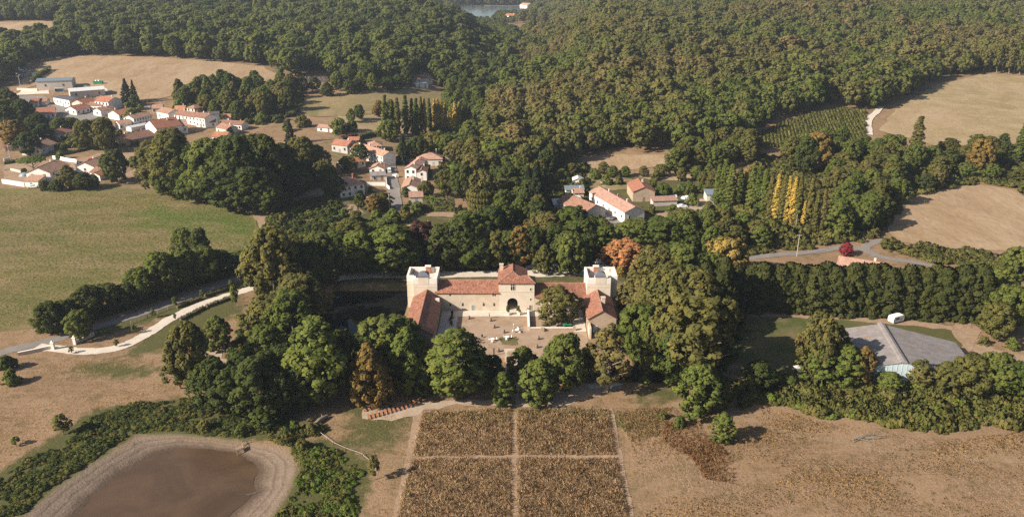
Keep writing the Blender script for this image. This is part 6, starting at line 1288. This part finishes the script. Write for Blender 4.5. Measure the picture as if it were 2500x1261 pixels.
row('pond', 'in the dark clump above the pond', [(530, 1000, 872, 100, 'd', 'oak'), (580, 1010, 890, 90, 'd', 'oak'), (632, 1020, 868, 110, 'd', 'ash'), (690, 1015, 900, 70, 'd', 'oak'), (560, 985, 900, 70, 'g', 'oak'), (650, 1035, 985, 70, 'g', 'lime'), (600, 975, 850, 80, 'd', 'ash'), (660, 985, 850, 80, 'd', 'ash')])
row('clearing', 'with visible trunks beside the sandy clearing', [(472, 948, 782, 100, 'o', 'oak'), (440, 948, 850, 70, 'o', 'thin'), (535, 850, 765, 60, 'g', 'lime')])
row('behind', 'in the row behind the castle moat', [
 (880, 668, 560, 95, 'l', 'ash'), (965, 672, 545, 105, 'l', 'ash'), (830, 660, 560, 80, 'd', 'ash'), (925, 650, 560, 70, 'g', 'ash'), (1000, 650, 550, 80, 'd', 'oak'), (1080, 655, 545, 95, 'd', 'oak'), (1130, 655, 520, 90, 'd', 'ash'), (1165, 655, 565, 90, 'g', 'oak'), (1205, 652, 560, 80, 'o', 'oak'), (1240, 650, 560, 70, 'g', 'ash'),
 (1328, 668, 592, 45, 'o', 'lime'), (1392, 672, 562, 78, 'g', 'oak'), (1300, 645, 550, 70, 'd', 'oak'), (1355, 640, 545, 80, 'd', 'oak'), (1420, 630, 530, 90, 'd', 'oak'), (1470, 630, 545, 80, 'g', 'oak'), (1140, 600, 510, 80, 'g', 'ash'), (1200, 590, 500, 80, 'd', 'oak'), (1330, 590, 515, 80, 'o', 'oak'), (1395, 585, 500, 85, 'g', 'oak'), (860, 600, 530, 80, 'o', 'ash'), (940, 590, 530, 70, 'g', 'ash')])
tree_px(1030, 650, 535, 95, 'p', 'thin', 'dark reddish purple tree before the pink hipped house', 'purple tree'); tree_px(1268, 650, 548, 62, 'u', 'ash', 'rusty orange autumn tree behind the gatehouse', 'rusty tree'); tree_px(1285, 630, 545, 50, 'u', 'ash', 'second rusty autumn tree behind the gatehouse', 'rusty tree')
tree_px(1523, 660, 583, 100, 'n', 'oak', 'bright orange autumn tree beside the parked cars', 'orange tree'); tree_px(1515, 672, 645, 26, 'y', 'lime', 'small golden tree at the foot of the orange tree', 'golden shrub tree'); tree_px(2065, 622, 590, 30, 'r', 'lime', 'small crimson red tree at the lane junction', 'red tree'); tree_px(1770, 668, 582, 110, 'y', 'willow', 'golden weeping willow beside the lane', 'willow', 'willow_tree')
row('right', 'in the big clump between the tower and the lawn', [
 (1690, 945, 705, 175, 'o', 'thin'), (1660, 900, 690, 140, 'o', 'oak'), (1745, 900, 720, 100, 'o', 'thin'), (1560, 860, 705, 110, 'g', 'oak'), (1610, 880, 735, 110, 'g', 'oak'), (1545, 800, 720, 70, 'g', 'oak'), (1580, 930, 810, 60, 'o', 'thin'), (1640, 930, 800, 100, 'g', 'oak'), (1570, 760, 640, 110, 'o', 'oak'), (1630, 790, 640, 120, 'o', 'oak'), (1690, 800, 650, 110, 'o', 'oak'), (1600, 720, 600, 110, 'o', 'oak'), (1660, 720, 590, 110, 'g', 'oak'),
 (1540, 720, 660, 60, 'g', 'oak'), (1720, 720, 610, 90, 'g', 'oak'), (1760, 820, 730, 80, 'g', 'oak')])
row('lone', 'at the left end of the bramble bank', [(1702, 1010, 872, 95, 'l', 'lime'), (1750, 1000, 915, 75, 'd', 'oak'), (1850, 950, 880, 70, 'd', 'oak')])
tree_px(1763, 1076, 1002, 54, 'l', 'lime', 'lone small light green tree in the dry foreground field', 'lone tree'); tree_px(1550, 610, 535, 110, 'g', 'oak', 'broad dense green tree below the long farmhouse', 'broad tree'); tree_px(1610, 610, 530, 110, 'g', 'oak', 'wide dense green tree beside the broad tree below the farmhouse', 'broad tree')
row('barn', 'crowding the front of the grey barn', [(1990, 925, 755, 85, 'o', 'oak'), (2000, 930, 830, 90, 'l', 'lime'), (2060, 935, 835, 85, 'l', 'lime'), (2100, 935, 840, 60, 'u', 'lime'), (1960, 900, 800, 55, 'u', 'thin'), (2030, 890, 790, 60, 'o', 'oak'), (2240, 950, 880, 70, 'o', 'thin'), (2300, 955, 878, 70, 'o', 'lime'), (2360, 960, 865, 100, 'o', 'oak'), (2420, 960, 860, 100, 'g', 'oak'), (2470, 970, 880, 80, 'g', 'oak'), (2170, 955, 905, 60, 'l', 'lime'), (2320, 960, 890, 60, 'o', 'thin')])
row('edge', 'at the end of the cypress row', [(2425, 745, 645, 90, 'g', 'oak'), (2450, 800, 690, 90, 'g', 'oak'), (2425, 825, 735, 80, 'o', 'oak'), (2395, 700, 640, 80, 'l', 'lime'), (2480, 680, 600, 70, 'g', 'oak'), (2360, 690, 640, 60, 'g', 'oak')])
row('meadow', 'in the hedgerow between the lane and the green meadow', [(125, 815, 735, 70, 'd', 'oak'), (200, 826, 755, 62, 'g', 'oak'), (220, 775, 695, 70, 'd', 'oak'), (270, 760, 690, 70, 'd', 'oak'), (310, 750, 690, 60, 'd', 'oak'), (350, 735, 650, 70, 'g', 'oak'), (400, 720, 612, 80, 'g', 'oak'), (450, 700, 605, 80, 'g', 'oak'), (500, 685, 600, 80, 'g', 'oak'), (540, 670, 608, 60, 'd', 'oak'), (455, 640, 553, 52, 'g', 'oak'), (494, 645, 553, 46, 'd', 'oak'), (165, 800, 730, 60, 'd', 'oak'), (600, 655, 610, 60, 'd', 'oak')])
row('grove', 'in the grove between the two villages', [(390, 468, 350, 85, 'o', 'oak'), (430, 475, 320, 110, 'o', 'oak'), (480, 480, 345, 90, 'g', 'oak'), (530, 492, 330, 110, 'g', 'oak'), (590, 505, 320, 110, 'd', 'oak'), (650, 500, 320, 110, 'd', 'oak'), (690, 470, 345, 90, 'd', 'oak'), (560, 515, 400, 100, 'd', 'ash'), (620, 520, 400, 90, 'd', 'ash'), (660, 520, 440, 70, 'g', 'oak'), (420, 480, 400, 80, 'g', 'oak'), (480, 495, 410, 80, 'g', 'oak'), (640, 450, 330, 90, 'd', 'ash'), (740, 430, 330, 70, 'o', 'oak'), (770, 420, 350, 60, 'g', 'oak'), (730, 470, 410, 60, 'g', 'oak'), (790, 440, 390, 50, 'o', 'oak')])
tree_px(285, 445, 362, 62, 'd', 'oak', 'round dark green garden tree beside the bungalow', 'round tree'); tree_px(880, 512, 472, 30, 'd', 'ball', 'clipped dark ball shaped tree below the villa', 'ball tree', 'topiary_tree'); tree_px(84, 424, 385, 65, 'l', 'umbrella', 'flat topped umbrella pine in the walled garden', 'umbrella pine', 'pine_tree')
row('garden', 'beside the white house at the meadow edge', [(170, 462, 400, 40, 'o', 'lime'), (205, 462, 420, 50, 'd', 'oak'), (140, 466, 435, 30, 'd', 'lime'), (110, 464, 438, 24, 'd', 'lime'), (230, 460, 425, 30, 'd', 'oak')])
row('upper', 'among the roofs of the meadow village', [(20, 340, 255, 60, 'd', 'oak'), (40, 360, 290, 60, 'u', 'oak'), (60, 300, 240, 50, 'd', 'oak'), (75, 380, 320, 50, 'd', 'oak'), (110, 345, 300, 40, 'd', 'oak'), (215, 365, 290, 60, 'o', 'oak'), (262, 372, 285, 50, 'o', 'oak'), (150, 330, 285, 40, 'g', 'oak'), (175, 320, 285, 40, 'd', 'oak'), (250, 320, 285, 35, 'd', 'oak'), (330, 300, 262, 40, 'g', 'oak'), (20, 270, 215, 50, 'd', 'oak'), (95, 320, 275, 45, 'd', 'oak'), (420, 372, 310, 70, 'o', 'oak'), (370, 395, 340, 50, 'o', 'oak'), (15, 300, 240, 55, 'g', 'oak')])
row('terrace', 'around the street houses of the middle village', [(880, 400, 350, 40, 'd', 'oak'), (815, 480, 425, 50, 'd', 'oak'), (800, 450, 400, 45, 'g', 'oak'), (850, 420, 380, 40, 'o', 'oak'), (935, 510, 468, 45, 'o', 'lime'), (915, 520, 470, 36, 'u', 'lime'), (1020, 395, 330, 50, 'd', 'oak'), (990, 390, 340, 40, 'g', 'oak'), (950, 345, 290, 50, 'g', 'oak'), (1060, 380, 320, 55, 'o', 'oak'), (1090, 390, 325, 55, 'g', 'oak'), (1120, 400, 340, 55, 'o', 'oak'), (1160, 410, 330, 60, 'o', 'oak'), (1150, 350, 290, 50, 'g', 'oak'), (990, 480, 455, 22, 'g', 'lime'), (1040, 480, 440, 34, 'o', 'oak'), (1090, 480, 410, 50, 'o', 'oak'), (1130, 490, 400, 60, 'd', 'oak'), (1180, 520, 415, 80, 'o', 'willow'), (1240, 480, 400, 60, 'd', 'oak'), (1160, 450, 370, 60, 'o', 'oak')])
zone([(1190, 440), (1210, 400), (1340, 400), (1350, 430), (1320, 480), (1340, 560), (1220, 560)], 8.5, (11, 15), (8, 12), 'ogd', 'in the park below the olive wood', seed=3)
zone([(1590, 590), (1640, 550), (1720, 545), (1900, 590), (1880, 612), (1700, 640), (1600, 640)], 8.0, (8, 12), (8, 11), 'oogl', 'between the hamlet and the lane', seed=4, drop=.15)
zone([(1650, 470), (1660, 440), (1740, 430), (1760, 500), (1720, 480)], 7.5, (5, 8), (5, 8), 'gol', 'in the hamlet gardens', seed=5, drop=.3)
zone([(1640, 425), (1650, 385), (1740, 372), (1840, 358), (1850, 395), (1760, 420)], 10, (11, 15), (9, 13), 'og', 'at the foot of the olive wood beside the maize', seed=6)
zone([(2000, 440), (2060, 420), (2180, 440), (2190, 500), (2140, 590), (2030, 580), (2060, 520)], 9.5, (11, 15), (10, 14), 'ggo', 'in the clump below the maize field', seed=7)
zone([(1900, 395), (1930, 372), (2120, 370), (2200, 385), (2250, 430), (2200, 445), (2060, 415)], 10.5, (10, 15), (9, 13), 'ogg', 'along the lower edge of the maize field', seed=8, drop=.12)
zone([(2250, 470), (2270, 375), (2460, 370), (2580, 400), (2580, 490), (2400, 448)], 10.5, (7, 12), (8, 12), 'ogdo', 'between the two mown fields', seed=9, drop=.1)
zone([(430, 262), (440, 225), (560, 208), (600, 215), (720, 205), (735, 240), (700, 290), (600, 300), (500, 285)], 13.5, (11, 17), (9, 13), 'ggo', 'above the roofs below the stubble field', seed=10)
zone([(740, 232), (745, 215), (830, 212), (1000, 208), (1010, 214), (900, 228), (800, 240)], 13, (10, 15), (9, 12), 'dg', 'along the top of the pasture', seed=11)
zone([(1080, 300), (1090, 240), (1180, 262), (1195, 330), (1150, 300)], 12, (10, 15), (8, 12), 'gl', 'in the valley behind the golden poplars', seed=12)
zone([(820, 330), (830, 290), (990, 262), (1000, 275), (860, 312)], 12, (7, 10), (6, 8), 'ogu', 'in the line across the pasture', seed=13, drop=.25)
zone([(1340, 440), (1360, 425), (1560, 425), (1640, 420), (1640, 432), (1400, 446)], 9, (4, 7), (5, 8), 'go', 'along the allotment hedge', seed=14, drop=.2)
tree_px(1992, 420, 318, 75, 'u', 'oak', 'pale golden ash tree before the maize field', 'golden tree'); tree_px(1965, 425, 330, 60, 'd', 'oak', 'dark green tree beside the pale golden tree', 'dark tree'); tree_px(2390, 420, 335, 60, 'u', 'oak', 'rusty orange tree below the big mown field', 'rusty field tree')
# poplars
for k, (px, base, top, w, c) in enumerate([(943, 335, 232, 19, 'd'), (960, 332, 245, 14, 'd'), (972, 328, 238, 16, 'o'), (992, 330, 232, 19, 'd'), (1008, 330, 240, 14, 'd'), (1018, 332, 240, 18, 'd'), (1030, 326, 236, 13, 'o'), (1038, 325, 240, 12, 'y'), (1049, 322, 240, 14, 'd'), (1062, 320, 241, 13, 'y'), (1070, 320, 240, 13, 'y'), (1079, 320, 243, 13, 'y'), (1088, 318, 250, 11, 'y'), (1100, 320, 262, 11, 'y'), (1112, 320, 248, 15, 'y'), (1122, 318, 248, 13, 'y'), (1131, 316, 260, 12, 'o'), (1139, 316, 255, 12, 'o'), (1147, 315, 258, 12, 'o'), (1159, 312, 270, 12, 'o')]):
    nm = {'d': 'dark green', 'o': 'olive green', 'y': 'golden yellow'}[c]; tree_px(px, base, top, w*1.15, 'z' if c == 'y' else {'d': 'g'}.get(c, c), 'poplar', f'slender {nm} poplar in the row above the middle village', f'{nm} poplars above the middle village', 'poplar_tree')
for k, (px, base, top, w, c) in enumerate([(1765, 500, 388, 26, 'g'), (1780, 505, 400, 24, 'g'), (1800, 505, 410, 22, 'g'), (1815, 500, 412, 16, 'y'), (1830, 520, 405, 24, 'g'), (1845, 525, 408, 22, 'g'), (1860, 530, 410, 22, 'g'), (1875, 540, 425, 20, 'o'), (1890, 545, 424, 20, 'y'), (1905, 550, 430, 20, 'o'), (1917, 552, 430, 17, 'y'), (1930, 555, 432, 18, 'y'), (1943, 558, 428, 18, 'o'), (1970, 560, 435, 20, 'o'), (1985, 575, 462, 14, 'o'), (2002, 575, 460, 16, 'o'), (1750, 495, 400, 22, 'g'), (1958, 560, 490, 12, 'y')]):
    nm = {'g': 'green', 'o': 'olive', 'y': 'golden yellow'}[c]; tree_px(px, base, top, w*1.2, 'z' if c == 'y' else c, 'poplar', f'tall {nm} poplar in the clump beside the hamlet', f'{nm} poplars beside the hamlet', 'poplar_tree')
tree_px(2231, 385, 284, 34, 'o', 'poplar', 'single thick poplar below the big mown field', 'single poplar', 'poplar_tree'); tree_px(2484, 400, 300, 30, 'g', 'poplar', 'tall green poplar at the edge of the big mown field', 'edge poplar', 'poplar_tree')
# conifers
for px, base, top, w, lb in ((312, 250, 192, 34, 'dark fir tree standing before the stubble field'), (330, 252, 195, 22, 'slim fir tree beside the dark fir before the stubble field'), (985, 400, 328, 34, 'dark spruce beside the pink bungalow'), (710, 350, 290, 30, 'dark spruce above the street houses'), (1310, 520, 395, 62, 'tall dark cedar in the park'), (1290, 500, 405, 44, 'slim dark cedar in the park'), (1125, 560, 500, 50, 'dark fir behind the laurel hedge'), (1320, 520, 460, 50, 'broad light cedar at the park lawn')): tree_px(px, base, top, w, None if 'light' not in lb else 'g', 'fir', lb, 'firs', 'conifer_tree')
for k in range(26):
    t_ = k/25; tree_px(1832+t_*545, 750+t_*24+(k % 2)*4, 640+rng.uniform(-5, 9)+t_*12, 72+rng.uniform(-8, 12), None, 'cypress', 'dense dark cypress tree in the long row behind the lawn', 'cypresses in the long row', 'cypress_tree')
for px, base, top, w in ((1715, 790, 640, 70), (1755, 795, 628, 75), (1790, 770, 650, 60)): tree_px(px, base, top, w, None, 'cypress', 'broad dark cypress beside the willow', 'cypresses beside the willow', 'cypress_tree')
zone_con = [(2400, 178), (2415, 176), (2432, 180), (2446, 178), (2462, 182), (2475, 180), (2488, 184), (2422, 168), (2452, 168), (2480, 170)]
for k, (px, b_) in enumerate(zone_con): tree_px(px, b_, b_-62-(k % 3)*9, 26, 'wr', 'thin', 'tall bare trunked pine at the corner of the big mown field', 'pines at the field corner', 'pine_tree')
ZT.sort(reverse=True); n_ind = max(0, 300-sum(1 for o in bpy.data.objects if o.name.split('.')[0] == 'broadleaf_tree'))
for _, kd, x, y, h, w, c, where in ZT[:n_ind]: plant(kd, Vector((x, y, 0)), h, w, c, 'broadleaf_tree', f'{COLN[c]} leafy tree {where}', 'tree', f'{COLN[c]} trees {where}')
rest = ZT[n_ind:]; ms, key = [], {}
for kd in ('oak', 'ash', 'lime'):
    for c in sorted({r_[6] for r_ in rest}): key[kd, c] = len(ms); ms.append(remat(PROTO[kd]['c'][len(ms) % 3], M[LEAF[c]]))
scatter('scattered_trees', lift(np.array([(r_[2], r_[3]) for r_ in rest]), -.1), [(r_[5]/(2*PROTO[r_[1]]['R']),)*2+(r_[4]/PROTO[r_[1]]['H'],) for r_ in rest], ms, 'smaller green and olive trees scattered between the fields and gardens', idxs=np.array([key[r_[1], r_[6]] for r_ in rest]))
# young trees and shrubs
for px, base, top, w, lb in ((175, 862, 845, 14, 'young tree inside the drive entrance'), (285, 846, 828, 14, 'young tree on the curve of the drive'), (328, 814, 792, 14, 'young staked tree on the grass between lane and drive'), (375, 775, 752, 14, 'slim young tree near the wire fence'), (429, 748, 724, 18, 'round young tree at the end of the grass hedge'), (495, 728, 706, 14, 'young tree between the two grass hedges'), (565, 705, 682, 14, 'young tree near the top of the drive'), (428, 780, 764, 10, 'small young tree at the lower border of the drive'), (575, 750, 695, 26, 'slender light tree at the top of the drive'), (155, 1060, 1012, 46, 'thin airy young tree above the pond bank'), (40, 1086, 1065, 24, 'small young tree on the left slope above the pond'), (915, 1170, 1110, 34, 'pale young willow in the dry grass')): tree_px(px, base, top, w, 'o' if 'pale' in lb or 'airy' in lb else 'g', 'young', lb, 'young trees', 'young_tree')
def shrubs(where, pts, cols='god'):
    for k, (px, base, w) in enumerate(pts): p = at(px, base); ww = w*m_per_px(p); c = cols[k % len(cols)]; plant('bush', p, ww*.75, ww, c, 'shrub', f'{COLN.get(c, "green")} rounded shrub {where}', 'shrub', f'{COLN.get(c, "green")} shrubs {where}')
shrubs('in the gardens of the meadow village', [(315, 268, 26), (330, 258, 36), (345, 268, 20), (250, 395, 22), (300, 405, 26), (325, 402, 28), (345, 400, 30), (155, 375, 24), (150, 388, 28), (190, 360, 24), (60, 425, 20), (365, 368, 30), (410, 290, 26), (470, 275, 30), (440, 272, 40), (520, 300, 26), (560, 330, 26)], 'gdl')
shrubs('in the gardens of the middle village', [(700, 320, 30), (740, 310, 40), (830, 325, 50), (860, 320, 36), (880, 345, 24), (1000, 500, 16), (905, 470, 20), (880, 480, 22), (1020, 520, 40), (1060, 505, 40), (990, 530, 40), (960, 545, 50), (920, 540, 40), (870, 550, 50), (840, 530, 30), (1040, 430, 40), (1005, 400, 26), (640, 300, 36)], 'gol')
shrubs('around the hamlet', [(1380, 440, 30), (1420, 455, 26), (1450, 435, 34), (1480, 450, 34), (1510, 450, 30), (1590, 470, 40), (1620, 480, 46), (1600, 440, 30), (1660, 470, 30), (1470, 552, 28), (1590, 520, 30), (1640, 520, 30), (1690, 500, 40), (1730, 520, 40), (1700, 540, 40), (1670, 560, 36), (1370, 470, 30)], 'gol')
shrubs('along the courtyard and moat edge', [(1320, 755, 14), (1332, 757, 16), (1150, 890, 40), (1190, 890, 40), (1220, 895, 30), (1290, 890, 30), (1330, 890, 30), (1540, 920, 30), (1580, 930, 36), (1100, 890, 40), (1060, 880, 30)], 'odg')
shrubs('on the slopes around the pond', [(650, 1040, 60), (720, 1050, 36), (760, 1055, 36), (700, 1062, 30), (590, 1060, 40), (500, 1050, 40), (20, 900, 50), (30, 935, 50), (740, 1095, 40)], 'dgo')
shrubs('beside the bramble bank and barn', [(1880, 940, 60), (1830, 960, 60), (1930, 950, 50), (1660, 1040, 40), (1620, 1020, 26), (2130, 930, 30), (2440, 930, 50), (2360, 900, 30), (1815, 990, 40), (2470, 850, 40), (2400, 840, 30)], 'god')
p = ZC(1180, 490); plant('bush', p, 3, 5, 'k', 'shrub', 'pink flowering shrub beside the tall pink roofed house', 'shrub', None)

# ------------------------------------------------------------------ air
hz = MB().box(-4600, 4600, -60, 7300, -6, 112).build('haze', M['white']); hz.data.materials.clear()
m, nt = new_mat('haze_air'); nt.nodes.remove(nt.nodes['Principled BSDF']); pv = nt.nodes.new('ShaderNodeVolumePrincipled'); pv.inputs['Color'].default_value = (.74, .85, 1.0, 1); pv.inputs['Density'].default_value = .00010; pv.inputs['Anisotropy'].default_value = .2
nt.links.new(pv.outputs[0], nt.nodes['Material Output'].inputs['Volume']); hz.data.materials.append(m); tag(hz, 'thin warm haze in the air over the valley', None, None, 'stuff')
print('TREES', NT[0], 'OBJECTS', len(bpy.data.objects))
